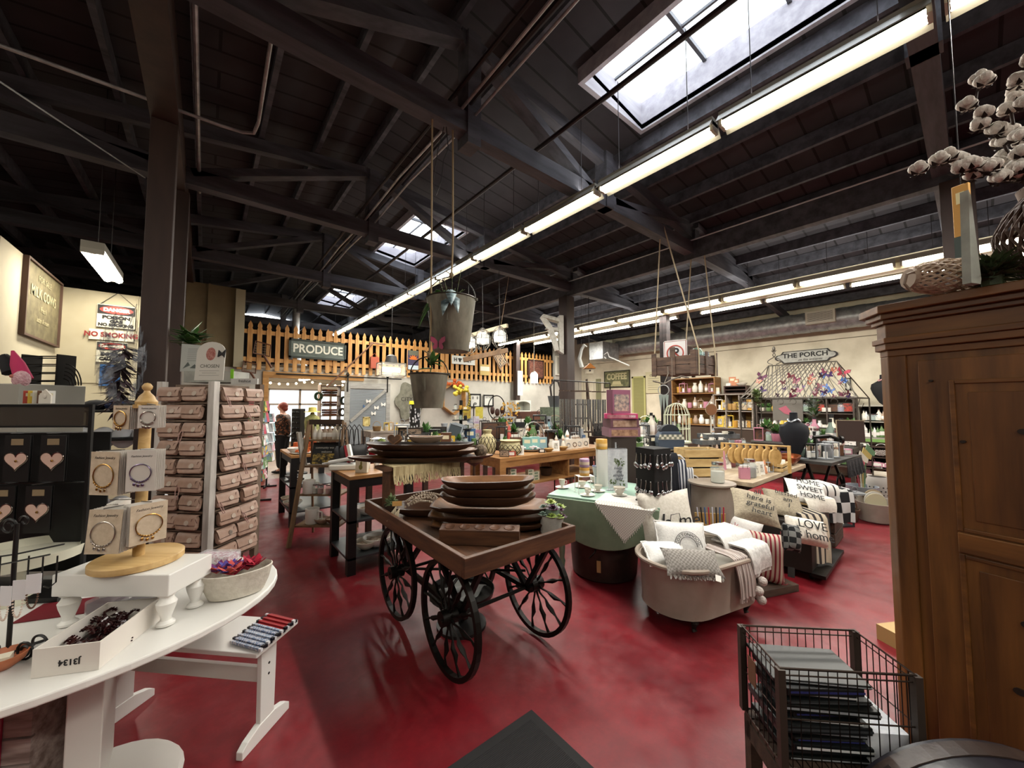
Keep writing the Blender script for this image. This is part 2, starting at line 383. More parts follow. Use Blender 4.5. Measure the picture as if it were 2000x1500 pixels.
# room beyond the opening
SHIP = boards('shiplap','#cfc8bb','#dad4c8',.004,3.0,.16,.8,0)
struct('wall_shop',G().box(-.6,-.5,9.62,13.6,0,2.42).box(5.0,5.1,9.62,13.6,0,2.42),pal('#c9c2b4',.85))
struct('ceiling',G().box(-.5,5.0,9.62,13.6,2.42,2.47),pal('#8f877a',.9))
struct('wall_right',G().box(11.2,11.4,9.62,18,0,4.5),DARKW)
struct('wall_behind',G().box(-8,11.4,17.9,18,0,5.),DARKW)
struct('wall_shopfront',G().box(-.5,5.,13.5,13.6,0,.4).box(-.5,5.,13.5,13.6,2.08,2.42),pal('#a89c8c',.8))
def shopfront():
 WB = mat('daylight_glass','#dfe8f0',.2,emis=.8)
 FR = pal('#6a5c50',.6); g = G()
 for x in (-.5,.55,1.35,1.45,2.3,3.2,4.9): g.box(x,x+.06,13.45,13.56,.4,2.08)
 for z in (.4,1.58,2.04): g.box(-.5,5,13.45,13.56,z,z+.05)
 f = struct('window_4',g,FR,'shopfront windows with grey street daylight','window')
 build('pane',G().box(-.5,5,13.5,13.51,.4,2.08),WB,f)
shopfront()
# lintel and jamb of the opening
PINE = mat('knotty_pine','#9c6f38',.55,col2='#bd8d50',scale=(1.2,12,12),bump=.1)
PINEV = mat('pine_upright','#9c6f38',.55,col2='#bd8d50',scale=(12,12,1.2),bump=.1)
struct('trim_10',G().box(.93,3.02,9.46,9.5,2.17,2.3).box(.93,1.04,9.46,9.5,0,2.17),PINE,'rough pine board framing the opening below the picket fence','trim',bev=.006)
# pipes and conduit in the roof
STEEL = mat('galvanised','#8b8e90',.4,.55,col2='#b0b3b6',scale=(8,8,8))
DKPIPE = pal('#2a2526',.5,.3)
def pipe(name,label,pts,r,m=STEEL,n=8): return one(name,label,'pipe',G().tube(pts,r,n),m,smooth=True)
pipe('sprinkler_pipe','long dark sprinkler pipe running past the first skylight',[(2.72,-4.4,4.38),(2.72,17,4.38)],.024,DKPIPE)
for k,(dx,dz,r) in enumerate(((-.09,.02,.018),(0,0,.014),(.07,.03,.026),(.13,-.01,.012))):
 pipe('electrical_conduit',['slim conduit on the king posts, outermost of the bundle','thin pale cable in the middle of the conduit bundle','thick dark conduit within the bundle along the king posts','thin dark conduit next to the king post side of the bundle'][k],
         [(1.82+dx-.12,y,4.3+dz+(.0 if i % 2 else -.05*(k % 2))) for i,y in enumerate((-4.4,-1,.1,1.5,2.86,4.2,5.5,6.8,8.2,10,13))],r,DKPIPE if k % 2 == 0 else STEEL)
pipe('electrical_conduit','bright steel conduit clamped beside the heavy brown girder',[(-.14,-4,4.24),(-.14,6,4.24)],.018)
pipe('electrical_conduit','white cable lying on top of the long girder over the rope-hung planter',[(6.07,-4,4.275),(6.07,9.4,4.275)],.011,pal('#c9cbd0',.4))
a_ = P(500,268,z=4.02)
pipe('electrical_conduit','bent silver conduit making a hook under the roof boards',[(-6,a_.y+.12,4.02),(a_.x-.25,a_.y+.02,4.02),(a_.x-.1,a_.y-.0,4.02),(a_.x-.02,a_.y-.05,4.02),(a_.x,a_.y-.2,4.04),(a_.x,a_.y-1.0,4.2)],.014)
pipe('electrical_conduit','thin diagonal steel rod crossing the roof above the office',[P(-60,120,y=3.3),P(283,347,y=5.4)],.006)
g = G().cyl((.0+1.76,11,2.9),(1.76,11,4.9),.085,n=16).lathe([(.3,2.6),(.12,2.85),(.085,2.92)],(1.76,11,0),16)
one('flue_pipe','galvanised flue pipe with a dark hood rising behind the picket fence','flue pipe',g,STEEL,smooth=True)
# round duct along the concrete wall
g = G(); N_ = 18
for i in range(60):
 y = -2+i*.16; r0 = .235+(.006 if i % 2 else 0)
 g.cyl((10.85,y,3.5),(10.85,y+.16,3.5),r0,n=N_,cap=i in (0,59))
d_ = thing('air_duct','long round spiral duct along the top of the concrete wall','air duct')
build('pipe',g,STEEL,d_,True)
g = G(); q = P(1603,618,x=10.6)
g.box(10.5,10.62,q.y-.26,q.y+.26,3.4,3.68)
f = build('register',g,pal('#b9b5a8',.5),d_)
build('grille',G().box(10.49,10.5,q.y-.22,q.y+.22,3.44,3.64),mat('grille_slats','#4a4844',.6,col2='#cfccc0',pat='stripe_z',psc=14.,scale=(1,1,1)),f)
g = G().box(10.55,11.15,7.6,8.5,3.25,3.78)
build('duct_box',g,mat('duct_cream','#b9bba9',.5),d_)
one('air_duct','square elbow of duct beside the fluorescent row near the corner','air duct',G().box(9.7,10.54,7.35,7.9,3.05,3.6),STEEL)
v_ = thing('wall_vent','white square vent high on the grey corner wall','vent',(9.95,9.46,3.0))
build('frame',G().box(-.2,.2,-.03,.04,-.35,.35),pal('#cfccc0',.5),v_); build('grille',G().box(-.15,.15,-.035,-.03,-.3,.3),pal('#9b998e',.5),v_)
# ---- fluorescent fixtures
TUBEM = mat('lit_tube','#fff6e0',.4,emis=TUBE)
HOUSE = pal('#8c897e',.4)
def fixture(label,p,q,w,tubes=2,tw=.035,group=None,chain=0.,hood=0.):
 if chain: chain = roofz(p[0])-p[2]-.09
 """one fixture from p to q (same height); tubes sit below a shallow housing"""
 p,q = Vector(p),Vector(q); L_ = (q-p).length; ang = math.atan2(q.y-p.y,q.x-p.x)
 t = thing('fluorescent_fixture',label,'ceiling light',p,ang,group)
 g = G().box(.02,L_-.02,-w/2,w/2,.02,.09)
 if hood: g.prism([(-w/2-hood,-.03),(-w/2-hood,-.02),(-w/2,.06),(w/2,.06),(w/2+hood,-.02),(w/2+hood,-.03),(w/2,.02),(-w/2,.02)],.02,L_-.02,'x')
 build('housing',g,HOUSE,t)
 for s in ([0] if tubes == 1 else [-.3*w,.3*w]):
  build('tube',G().cyl((.04,s,-.01),(L_-.04,s,-.01),tw,n=8),TUBEM,t,True)
 g = G()
 for x in (.03,L_-.03): g.box(x-.012,x+.012,-w/2,w/2,-.03,.02)
 build('lamp_holder',g,pal('#9a968a',.4),t)
 if chain:
  g = G()
  for x in (.25,L_-.25): g.cyl((x,0,.09),(x,0,.09+chain),.004,n=5)
  build('hanging_chain',g,DKPIPE,t)
 return t
ys = [A(px,x=3.3)[1] for px in (1800,1430,1153)]
ON = ['first','second','third','fourth','fifth','sixth','seventh','eighth','ninth','tenth','eleventh','twelfth','thirteenth','fourteenth']
y = -1.2; k = 0
while y < 13:
 fixture('long fluorescent fixture in the row under the skylights, %s from the entrance' % ON[k],(3.3,y,3.95),(3.3,y+1.23,3.95),.11,2,.022,'fixtures of the long row under the skylights',chain=.6,hood=.06)
 y += 1.24; k += 1
y = -1.8; k = 0
while y < 9.2:
 fixture('fluorescent fixture fixed to the cream beam, %s from the armoire end' % ON[k],(7.82,y,3.655),(7.82,y+1.2,3.655),.1,1,.024,'fixtures fixed to the cream beam')
 y += 1.215; k += 1
for k,y in enumerate((-2.4,-1.18,.04,1.26,2.48,4.15,5.37,6.59,7.81)):
 fixture('fluorescent fixture hanging before the round duct, %s from the armoire end' % ON[k],(8.27,y,3.58),(8.27,y+1.2,3.58),.1,1,.024,'fixtures hanging in front of the round duct',chain=.5)
for k,y in enumerate((-2.2,-.98,.24,1.46,2.68,3.9)): fixture('added unseen fluorescent fixture in the till-side row, %s from the entrance' % ON[k],(-3.4,y,3.88),(-3.4,y+1.2,3.88),.12,2,.028,'fixtures of the added till-side row',chain=.5)  # row added outside the view to brighten the foreground from the office side
for k,x in enumerate((-1.8,-.58,.64,1.86,3.08)): fixture('added unseen fluorescent fixture in the cross row by the entrance, %s from the office' % ON[k],(x,-2.6,3.98),(x+1.2,-2.6,3.98),.12,2,.028,'fixtures of the added entrance row',chain=.5)  # unseen row added behind the camera as fill for the foreground
p0,p1 = P(195,475,z=3.12),P(240,560,z=3.12)
fixture('single bright fluorescent fixture glowing over the cream office walls',(-.9,5.35,3.1),(-.9,6.5,3.1),.16,2,.035,chain=.7)
for x in (1.0,2.2,3.4): fixture('ceiling strip light in the bright shop room beyond the opening, ' + {1.0: 'over the aisle',2.2: 'in the middle',3.4: 'over the hat rack'}[x],(x,10.2,2.33),(x,12.6,2.33),.15)
# ================================================================ HERO OBJECTS
WALNUT = mat('cart_wood','#3a2418',.5,col2='#5a3a26',scale=(3,26,26),bump=.12)
WALNUTY = mat('cart_wood_long','#3a2418',.5,col2='#5a3a26',scale=(26,3,26),bump=.12)
BOWLW = mat('dough_bowl','#2c1b12',.45,col2='#4b3020',scale=(3,14,14),bump=.1)
BOWLI = mat('dough_bowl_inside','#5d3c22',.45,col2='#7d5532',scale=(4,16,16),bump=.15)
IRON = pal('#15120f',.45,.6)
WHITE = mat('white_paint','#dcdad5',.4); WHITE2 = pal('#cfccc6',.5)
BLACK = pal('#0c0b0b',.45)
SILV = pal('#b8babd',.25,1.)
PAPER = pal('#d8d4cc',.8)
TXT = pal('#1a1818',.7)
# ---- floor mat
m_ = thing('door_mat','black ribbed rubber floor mat lying on the red floor before the cart','mat',(0,0,0))
build('edge',G().box(.42,1.38,.42,1.53,.001,.008),pal('#181617',.8),m_,bev=.003)
build('surface',G().box(.47,1.33,.47,1.48,.008,.013),mat('mat_ribs','#1c1b1c',.95,col2='#2c2a2b',scale=(30,30,30),bump=.6,pat='stripe_y',psc=40),m_)
# ---- flower cart
def wheel(parent,x,y):
 c = (x,y,.345); r = .33
 rim = [(x,y+r*cos(a),.345+r*sin(a)) for a in [2*pi*i/40 for i in range(40)]]
 g = G()
 v = []; n = 40
 for i in range(n):
  a = 2*pi*i/n
  for rr,dx in ((r-.028,-.016),(r,-.016),(r,.016),(r-.028,.016)): v.append((x+dx,y+rr*cos(a),.345+rr*sin(a)))
 g.add(v,[(i*4+j,i*4+(j+1) % 4,((i+1) % n)*4+(j+1) % 4,((i+1) % n)*4+j) for i in range(n) for j in range(4)])
 w_ = build('wheel',g,IRON,parent)
 for i in range(12):
  a = 2*pi*i/12+.1; d = Vector((0,cos(a),sin(a))); o = Vector(c)
  b = [o+d*q+Vector((.006*sin(q*60+i),0,0)) for q in (.03,.07,.12,.16,.2,.24,.305)]
  build('spoke',G().tube(b,[.011,.007,.006,.014,.016,.006,.011],5),IRON,w_,True)
 build('hub',G().cyl((x-.05,y,.345),(x+.05,y,.345),.045,n=12),IRON,w_,True)
ct = thing('flower_cart','brown wooden vendor cart on four black spoked wheels','cart')
X0,X1,Y0,Y1 = 1.07,1.93,1.7,3.27
build('tray_board',G().box(X0,X1,Y0,Y0+.03,.695,.8),WALNUT,ct,bev=.004)
build('tray_board',G().box(X0,X1,Y1-.03,Y1,.695,.8),WALNUT,ct,bev=.004)
build('tray_board',G().box(X0,X0+.03,Y0+.03,Y1-.03,.695,.8),WALNUTY,ct,bev=.004)
build('tray_board',G().box(X1-.03,X1,Y0+.03,Y1-.03,.695,.8),WALNUTY,ct,bev=.004)
build('tray_bottom',G().box(X0+.03,X1-.03,Y0+.03,Y1-.03,.7,.722),WALNUTY,ct)
for x,y in ((1.16,2.02),(1.16,2.8),(1.84,2.0),(1.84,2.8)): wheel(ct,x,y)
for y in (2.0,2.8): build('axle',G().cyl((1.1,y,.345),(1.9,y,.345),.012,n=8),IRON,ct,True)
for x in (1.24,1.76):
 g = G().bar((x,1.95,.345),(x,2.85,.345),.03,.03).bar((x,2.0,.345),(x,1.78,.69),.03,.03).bar((x,2.0,.345),(x,2.38,.69),.03,.03)
 g.bar((x,2.8,.345),(x,2.46,.69),.03,.03).bar((x,2.8,.345),(x,3.14,.69),.03,.03).bar((x,1.8,.68),(x,3.1,.68),.03,.03)
 build('side_frame',g,IRON,ct)
build('cross_rod',G().cyl((1.16,2.1,.4),(1.84,2.7,.4),.009).cyl((1.16,2.7,.4),(1.84,2.1,.4),.009),IRON,ct,True)
def bowl_g(L,W,H,tip=.0,n=28,wall=.02,sq=2.6):
 """carved oval bowl: outside up to the rim, rim, hollow inside; base at z=0"""
 def ring(l,w,z):
  o = []
  for i in range(n):
   a = 2*pi*i/n; c,s = cos(a),sin(a)
   k = (abs(c)**sq+abs(s)**sq)**(-1/sq)
   o.append((l/2*c*k*(1+tip*abs(c)**6),w/2*s*k,z+(.18*H*abs(c)**4 if z > H*.9 else 0)))
  return o
 rings = [ring(L*.62,W*.6,0),ring(L*.85,W*.85,H*.4),ring(L*.98,W*.97,H*.86),ring(L,W,H),ring(L-wall*1.2,W-wall*1.4,H+.002),ring(L-wall*2.6,W-wall*2.4,H*.93),ring(L*.78,W*.72,H*.45),ring(L*.55,W*.5,H*.22)]
 v = [p for r_ in rings for p in r_]; m = len(rings)
 g = G(); fo = [tuple(range(n-1,-1,-1))]+[(k*n+i,k*n+(i+1) % n,(k+1)*n+(i+1) % n,(k+1)*n+i) for k in range(4) for i in range(n)]
 fi = [(k*n+i,k*n+(i+1) % n,(k+1)*n+(i+1) % n,(k+1)*n+i) for k in range(4,m-1) for i in range(n)]+[tuple(range((m-1)*n,m*n))]
 g.v = v; g.f = fo+fi; g.mi = [0]*len(fo)+[1]*len(fi)
 return g
def dough(label,loc,L,W,H,rz=FACE,tilt=0.,tip=0.,sq=2.6,mats=None,group='carved dough bowls on the cart',cat='dough bowl',name='dough_bowl'):
 o = one(name,label,cat,bowl_g(L,W,H,tip,sq=sq),mats or [BOWLW,BOWLI],loc,group=group,smooth=True); o.rotation_euler = (tilt,0,rz); return o
B0 = P(938,1012,z=.79)    # middle of the stack
bx_,by_ = 1.60,2.22
for i,(L,W,H,dz,lab) in enumerate(((.80,.34,.055,0,'wide dark rectangular dough board under all the oval bowls'),(.84,.32,.055,.052,'dark rectangular dough board, second from below in the stack'),(.82,.34,.06,.104,'flat-ended dough board just under the oval dough bowls'))):
 dough(lab,(bx_+.01*i,by_+.01*i,.724+dz),L,W,H,FACE+R(3-3*i),sq=9)
for i,lab in enumerate(('oval dough bowl, lowest of the three oval ones on the cart','oval dough bowl in the middle of the stack of three','shallow oval dough bowl on top of the cart stack, pale worn inside')):
 dough(lab,(bx_-.01,by_+.0,.888+i*.055),.68-.01*i,.27,.07,FACE+R(4*i-2),sq=3.2)
# sugar mould block with five round holes
def mould():
 t = thing('sugar_mould','wooden sugar mould block with five round holes leaning on the bowl stack','candle mould',P(930,1060,z=.735)+Vector((.03,.0,-.004)),rot=(R(9),0,FACE-R(4)))
 g = G().box(-.25,.25,-.045,.045,0,.1)
 build('block',g,WALNUT,t,bev=.004)
 for i in range(5):
  h = build('hole_rim',G().lathe([(.034,.1),(.034,.103),(.028,.103),(.026,.1015)],((i-2)*.094,0,0),16),WALNUTY,t,True)
  build('hollow',G().lathe([(.0,.1012),(.027,.1013)],((i-2)*.094,0,0),16),pal('#0e0906',.9),h)
mould()
# small square dough tray behind
dough('square wooden dough tray standing behind the bowl stack beside the succulents',(1.85,2.38,.724),.3,.2,.12,FACE+R(5),sq=8,mats=[BOWLW,BOWLW])
dough('small square wooden tray nested on the tray behind the bowl stack',(1.85,2.38,.79),.28,.19,.13,FACE+R(-4),sq=8)
# beads, tray, brown pots at the left end
dough('dark wooden tray holding the bead garland',(1.42,2.8,.724),.5,.3,.07,FACE,sq=5,mats=[BOWLW,BOWLW])
bg = thing('bead_garland','natural wooden bead garland with jute tassels heaped in a dark tray','bead garland',(1.38,2.76,.8),FACE)
g = G(); random.seed(3)
for s in range(6):
 for i in range(20):
  a = i/19*3.3; g.ball((-.14+.028*i*.55+.02*sin(s*2+a*2),-.09+.03*s+.02*sin(a*3+s),.018+.05*sin(a)+.012*(s % 3)),.0085,6,4)
b_ = build('beads',g,mat('wood_beads','#8e7d6d',.6,col2='#b7a794',scale=(20,20,20)),bg,True); b_['kind'] = 'stuff'
for k,(x,y) in enumerate(((-.2,-.12),(-.16,-.17))):
 g = G()
 for j in range(22):
  a = uniform(0,6.28); q = uniform(.012,.03)
  g.tube([(x,y,.03),(x-.01+q*.6*cos(a),y-.03+q*.5*sin(a),-.005),(x-.02+q*cos(a),y-.06+q*sin(a),-.045-.02*random.random())],.0022,4)
 build('tassel',g,pal('#9c8f78',.9),bg).data.materials[0]
build('price_tag',G().bx((-.2,-.1,.045),(.07,.004,.035),rz=.2),pal('#b98d50',.8),bg)
def leafy(g,n,r,h,w=.02,base=(0,0,0),up=.4,seed=1):
 rnd = random.Random(seed)
 for i in range(n):
  a = rnd.uniform(0,6.28); e = rnd.uniform(up-.4,up+.7); L = r*rnd.uniform(.6,1.1); z = base[2]+rnd.uniform(0,h)
  d = Vector((cos(a)*cos(e),sin(a)*cos(e),sin(e))); s = Vector((-sin(a),cos(a),0))*w*rnd.uniform(.7,1.2)
  o = Vector((base[0],base[1],z)); up_ = s.cross(d).normalized()*w*.3
  g.add([o,o+d*L*.5+s+up_,o+d*L-Vector((0,0,L*.15)),o+d*L*.5-s+up_],[(0,1,2,3)])
 return g
def pot_plant(name,label,loc,r,h,potm,leafm,n=40,lr=.12,lw=.02,cat='potted plant',seed=1,up=.4,group=None,lh=.05):
 t = thing(name,label,cat,loc,0,group)
 build('pot',G().lathe([(r*.75,0),(r*.82,.005),(r,h),(r*.9,h),(r*.85,h*.9),(0,h*.88)],n=18),potm,t,True)
 f = build('foliage',leafy(G(),n,lr,lh,lw,(0,0,h*.9),up,seed),leafm,t,solid=.0015); f['kind'] = 'stuff'
 return t
SAGE = mat('sage_leaves','#4a5a3c',.6,col2='#7d8c5c',scale=(12,12,12)); GREENL = mat('green_leaves','#2c4a22',.5,col2='#4f7a36',scale=(9,9,9))
pot_plant('potted_succulent','small green succulent in a brown pot in the far corner of the cart',(1.17,2.95,.722),.055,.09,pal('#2c1c12',.7),SAGE,50,.07,.012,seed=5)
# shelf riser at the far end of the cart with fringed cloth and big bowls
rs = thing('wooden_riser','rustic wooden riser shelf standing on the far end of the cart','riser',(0,0,0))
build('upright',G().box(1.19,1.23,3.02,3.2,.722,1.06),WALNUT,rs); build('upright',G().box(1.85,1.89,3.02,3.2,.722,1.06),WALNUT,rs)
build('shelf_board',G().box(1.13,1.9,3.0,3.22,1.06,1.085),WALNUT,rs)
FR = mat('fringe_cream','#9d8a66',.95,col2='#c9b88f',scale=(40,40,4),bump=.4)
fc = thing('table_runner','cream cloth with ragged fringe draped over the riser shelf','cloth')
build('cloth',G().box(1.2,1.82,2.985,3.23,1.086,1.092).box(1.2,1.82,2.984,2.99,1.02,1.092),FR,fc)
g = G(); random.seed(5)
for i in range(90):
 x = 1.2+.62*i/89; g.tube([(x,2.985,1.03),(x+uniform(-.01,.01),2.975,.985),(x+uniform(-.015,.015),2.97,.94+.02*random.random())],.004,4)
q = build('fringe',g,FR,fc); q['kind'] = 'stuff'
dough('very long dark dough board with pointed ends across the riser',(1.5,3.1,1.093),1.2,.3,.05,FACE+R(6),tip=.06,sq=2.2)
dough('long dark dough bowl, lower of the pair on the riser',(1.53,3.12,1.143),.96,.32,.055,FACE+R(2),sq=4)
dough('long dough bowl with a pale rim on top of the riser stack',(1.50,3.11,1.185),.94,.3,.07,FACE+R(-1),sq=4,mats=[BOWLW,pal('#1c110b',.6)])
dough('small oval bowl with whitened rim resting across the long bowl',(1.53,3.08,1.262),.3,.16,.055,FACE+R(3),sq=3.4,mats=[mat('white_rim','#7d6a58',.6),BOWLI])
hb = [(sin(t)**3*.062,(13*cos(t)-5*cos(2*t)-2*cos(3*t)-cos(4*t))/17*.062) for t in [2*pi*i/28 for i in range(28)]]
h_ = thing('heart_bowl','heart-shaped carved wooden bowl leaning inside the long bowl','bowl',(1.3,3.22,1.29),rot=(R(-28),0,FACE))
build('bowl',G().prism(hb,-.018,.018,'y'),BOWLI,h_,bev=.006); build('hollow',G().prism([(a*.82,b*.82) for a,b in hb],-.0195,-.0185,'y'),mat('heart_inside','#3b2414',.6,col2='#54351f',scale=(20,20,20)),h_)
for k,(px,dd,r,m,lab) in enumerate(((747,.3,.04,'sage','mossy green ball beside the long riser bowls'),(772,.35,.045,'twig','grey twig ball next to the mossy ball'),(838,.3,.045,'twig','brown twig ball behind the small white-rimmed bowl'),(963,.1,.06,'twig','round brown twig ball at the end of the riser bowls'))):
 mm = mat('moss_ball','#4c5a2c',.95,col2='#7d8a4c',scale=(30,30,30),bump=.8) if m == 'sage' else mat('twig_ball','#3d3228',.95,col2='#7c6c58',scale=(30,30,30),bump=.8)
 y = {0: 3.5,1: 3.5,2: 3.42,3: 3.0}[k]; X,Y = A(px,y=y)
 if k < 3: one('decor_ball',lab,'decor ball',G().ball((0,0,0),r,14,10),mm,(X,Y,1.245 if k else 1.245),smooth=True,group='balls round the riser bowls')
 else: one('decor_ball',lab,'decor ball',G().ball((0,0,0),r,14,10),mm,(1.95,2.84,1.18),smooth=True,group='balls round the riser bowls')
one('glass_bowl_stand','dark pedestal holding the twig ball beside the riser','stand',G().lathe([(.05,0),(.012,.03),(.012,.33),(.08,.37),(.085,.4),(.07,.38),(0,.375)],n=16),WALNUT,(1.88,2.84,.722),smooth=True)
# succulent pot on the near corner
sp_ = P(1088,1041,z=.72)
sp = thing('succulent_planter','grey cement pot of green and purple succulents on the cart corner','potted plant',(sp_.x-.02,sp_.y+.03,.722))
build('pot',G().lathe([(.075,0),(.078,.005),(.08,.125),(.072,.125),(.07,.11),(0,.108)],n=20),mat('cement','#96918a',.85,col2='#a8a39b',scale=(12,12,12),bump=.1),sp,True)
def rosette(c,r,n,m,tilt=(0,0),pointy=1.):
 g = G()
 for ring in range(3):
  k = n-ring*2
  for i in range(k):
   a = 2*pi*i/k+ring*.5; e = .25+.4*ring; L = r*(1-.22*ring)
   d = Vector((cos(a)*cos(e),sin(a)*cos(e),sin(e))); s = Vector((-sin(a),cos(a),0))*r*.26
   o = Vector(c)+Vector((0,0,.004*ring)); u = Vector((0,0,r*.12))
   g.add([o-s*.5,o+s*.5,o+d*L*.6+s,o+d*L*pointy,o+d*L*.6-s,o+d*L*.55+u],[(0,1,5),(1,2,5),(2,3,5),(3,4,5),(4,0,5),(4,3,2,1,0)])
 return g
Mg,Mp,My,Ms = pal('#8fa255',.5),pal('#3d1230',.5),pal('#a8b46a',.5),pal('#6f7f74',.5)
for (x,y,z,r,m) in ((-.02,-.03,.19,.055,Mp),(.045,-.02,.17,.05,Mp),(-.05,-.05,.15,.045,Mg),(.02,.03,.215,.05,My),(.09,.01,.175,.05,Mg),(-.085,0,.16,.04,Ms),(.06,.05,.19,.04,Ms),(-.04,.04,.19,.04,Ms),(.0,-.07,.14,.042,Mg),(.03,-.065,.135,.045,Mp)):
 build('rosette',rosette((x,y,z-.03),r,9,m),m,sp)
build('stems',G().cyl((0,0,.1),(0,0,.17),.05,.06,10),Ms,sp)
# ---- galvanised tub with a silver tray seen under the cart
one('round_tray_table','low round black tray table glimpsed under the cart','tray table',G().lathe([(.2,.2),(.23,.22),(.24,.26),(.235,.26),(.22,.23),(0,.225)],n=28).cyl((0,0,0),(0,0,.21),.03,n=8).lathe([(.18,0),(.18,.02),(.03,.04)],n=20),BLACK,(1.5,2.42,0),smooth=True)
one('silver_cloth','crumpled silver cloth lying on the low black tray table','cloth',G().grid(lambda u,v: ((u-.5)*.26,(v-.5)*.26,.035+.02*sin(u*9)*cos(v*7)),14,14,.004),mat('silver_cloth','#9aa0a0',.5,col2='#d5d8d8',scale=(9,9,9),bump=.5),(1.5,2.42,.215),.4,smooth=True)
# ---- sage drop-leaf table
GT = mat('sage_paint','#6c7f69',.5,col2='#7c8f78',scale=(5,5,5)); GT2 = mat('sage_top','#8aa596',.4,col2='#9bb4a5',scale=(4,4,4))
gt = thing('drop_leaf_table','sage green drop-leaf table with turned legs under the tea cups','table',(2.74,2.13,0),R(21.7))
n = 24; arc = [(.42+.5*cos(a),.5*sin(a)) for a in [-pi/2+pi*i/n for i in range(n+1)]]
build('tabletop',G().prism([(0,-.5)]+arc+[(0,.5)],.725,.75),GT2,gt,bev=.004)
build('drop_leaf',G().prism([(-.5,.735)]+[(.5*cos(a),.735-.40*sin(a)) for a in [pi-pi*i/n for i in range(1,n)]]+[(.5,.735)],-.035,-.012,'x'),GT,gt,bev=.004)
build('apron',G().box(.03,.58,-.36,.36,.62,.725),GT,gt)
legp = [(.022,0),(.03,.02),(.02,.05),(.026,.1),(.032,.14),(.022,.17),(.028,.22),(.034,.4),(.03,.5),(.036,.53),(.028,.56),(.038,.6),(.038,.72)]
for x,y in ((.05,-.4),(.55,-.36),(.05,.38),(.55,.36)): build('leg',G().lathe(legp,(x,y,0),12),GT,gt,True)
# woven white cloth over the fold, its corner hanging down
WOVEN = mat('white_weave','#b9b3aa',.95,col2='#d9d5cf',scale=(1,1,1),bump=.6,pat='check',psc=90.)
cl = thing('lace_cloth','white woven cloth with tasselled edge hanging in a point over the green table','cloth',(2.74,2.13,0),R(21.7))
def lace(u,v):
 # diamond: u along the table edge, v across; part v<.5 hangs
 y = -.47+.5*u; x = .3-.6*v
 if x >= -.02: return (x,y+.12*(1-u)*0,.754)
 k = 1-abs(u-.5)*2; return (-.042,y,.752-min(-x,.3*k+.005))
build('cloth',G().grid(lace,24,26,.003),WOVEN,cl)
g = G(); random.seed(2)
for i in range(36):
 u = i/35; y = -.47+.5*u; z = .752-(.3*(1-abs(u-.5)*2)+.005); g.tube([(-.045,y,z),(-.047,y+uniform(-.006,.006),z-.022)],.0035,4)
q = build('fringe',g,pal('#cfcac2',.9),cl); q['kind'] = 'stuff'
GTZ = .7515
# tea cups
CHINA = pal('#dfdad0',.2); GOLD = pal('#b58d4a',.35,.8)
def cup(label,loc,rz=0,r=.042,h=.055,saucer=True,m=CHINA,g_='china tea cups on the green table'):
 t = thing('tea_cup',label,'tea cup',loc,rz,g_)
 z = .008 if saucer else 0
 build('cup',G().lathe([(r*.45,z),(r*.5,z+.006),(r*.4,z+.008),(r*.85,z+h*.5),(r,z+h),(r*.95,z+h),(r*.8,z+h*.5),(0,z+.014)],n=18),m,t,True)
 build('handle',G().tube([(r*.9,0,z+h*.85),(r*1.45,0,z+h*.8),(r*1.5,0,z+h*.5),(r*.75,0,z+h*.35)],.0035,6),m,t,True)
 build('gilt_rim',G().tube([(r*cos(a),r*sin(a),z+h) for a in [2*pi*i/18 for i in range(18)]],.0012,4,True),GOLD,t)
 if saucer: build('saucer',G().lathe([(.03,0),(.05,.003),(.07,.012),(.068,.013),(.045,.007),(0,.006)],n=20),m,t,True)
 return t
E_ = lambda px,py,z=GTZ: P(px,py,z=z)
for k,(px,py,lab,kw) in enumerate(((1098,953,'tall footed floral tea cup at the outer corner of the green table',dict(r=.032,h=.08)),(1137,952,'cream tea cup standing under the white wire shelf',{}),(1160,942,'white tea cup behind the wire shelf legs',{}),(1168,960,'floral tea cup leaning on its saucer by the cloth edge',{}),(1210,968,'large white teapot-shaped cup with silver band nearest the black tag',dict(r=.055,h=.07)),(1148,968,'small gold-rimmed cup in front of the wire shelf',dict(r=.03)))):
 cup(lab,E_(px,py),FACE+k,**kw)
# wire shelf with candle boxes
ws = thing('wire_shelf','small white wire shelf holding pink and yellow boxed candles','wire shelf',E_(1142,962),FACE+R(10))
g = G()
for x in (-.08,.08):
 for y in (-.05,.05): g.cyl((x,y,0),(x,y,.16),.003,n=5)
for y in (-.05,.05): g.cyl((-.08,y,.16),(.08,y,.16),.003,n=5)
g.box(-.08,.08,-.05,.05,.16,.163)
build('frame',g,pal('#e0ddd8',.4),ws)
b0 = E_(1142,962)
for k,(dx,dz,col,lab) in enumerate(((0.0,.165,'#b98a3a','round amber candle jar, lower of the two on the wire shelf'),(0,.245,'#9c7d96','mauve candle jar stacked on the amber one'))):
 t = thing('candle_jar',lab,'candle',b0+Vector((dx,0,dz)),0,'boxed candles by the green table')
 build('jar',G().lathe([(.045,0),(.048,.004),(.048,.074),(.045,.078),(0,.078)],n=16),pal(col,.35),t,True)
 build('label_band',G().lathe([(.0485,.025),(.0487,.026),(.0487,.05),(.0485,.051)],n=16),pal('#c9b79f',.7),t,True)
t = thing('candle_jar','large amber candle jar on the shelf end beside the puzzle boxes','candle',P(1175,877,x=3.25),0,'boxed candles by the green table')
build('jar',G().lathe([(.055,0),(.06,.005),(.06,.1),(.056,.105),(0,.105)],n=18),pal('#b98c3c',.35),t,True)
build('label_band',G().lathe([(.0605,.03),(.0607,.031),(.0607,.06),(.0605,.061)],n=18),pal('#d5b27a',.7),t,True)
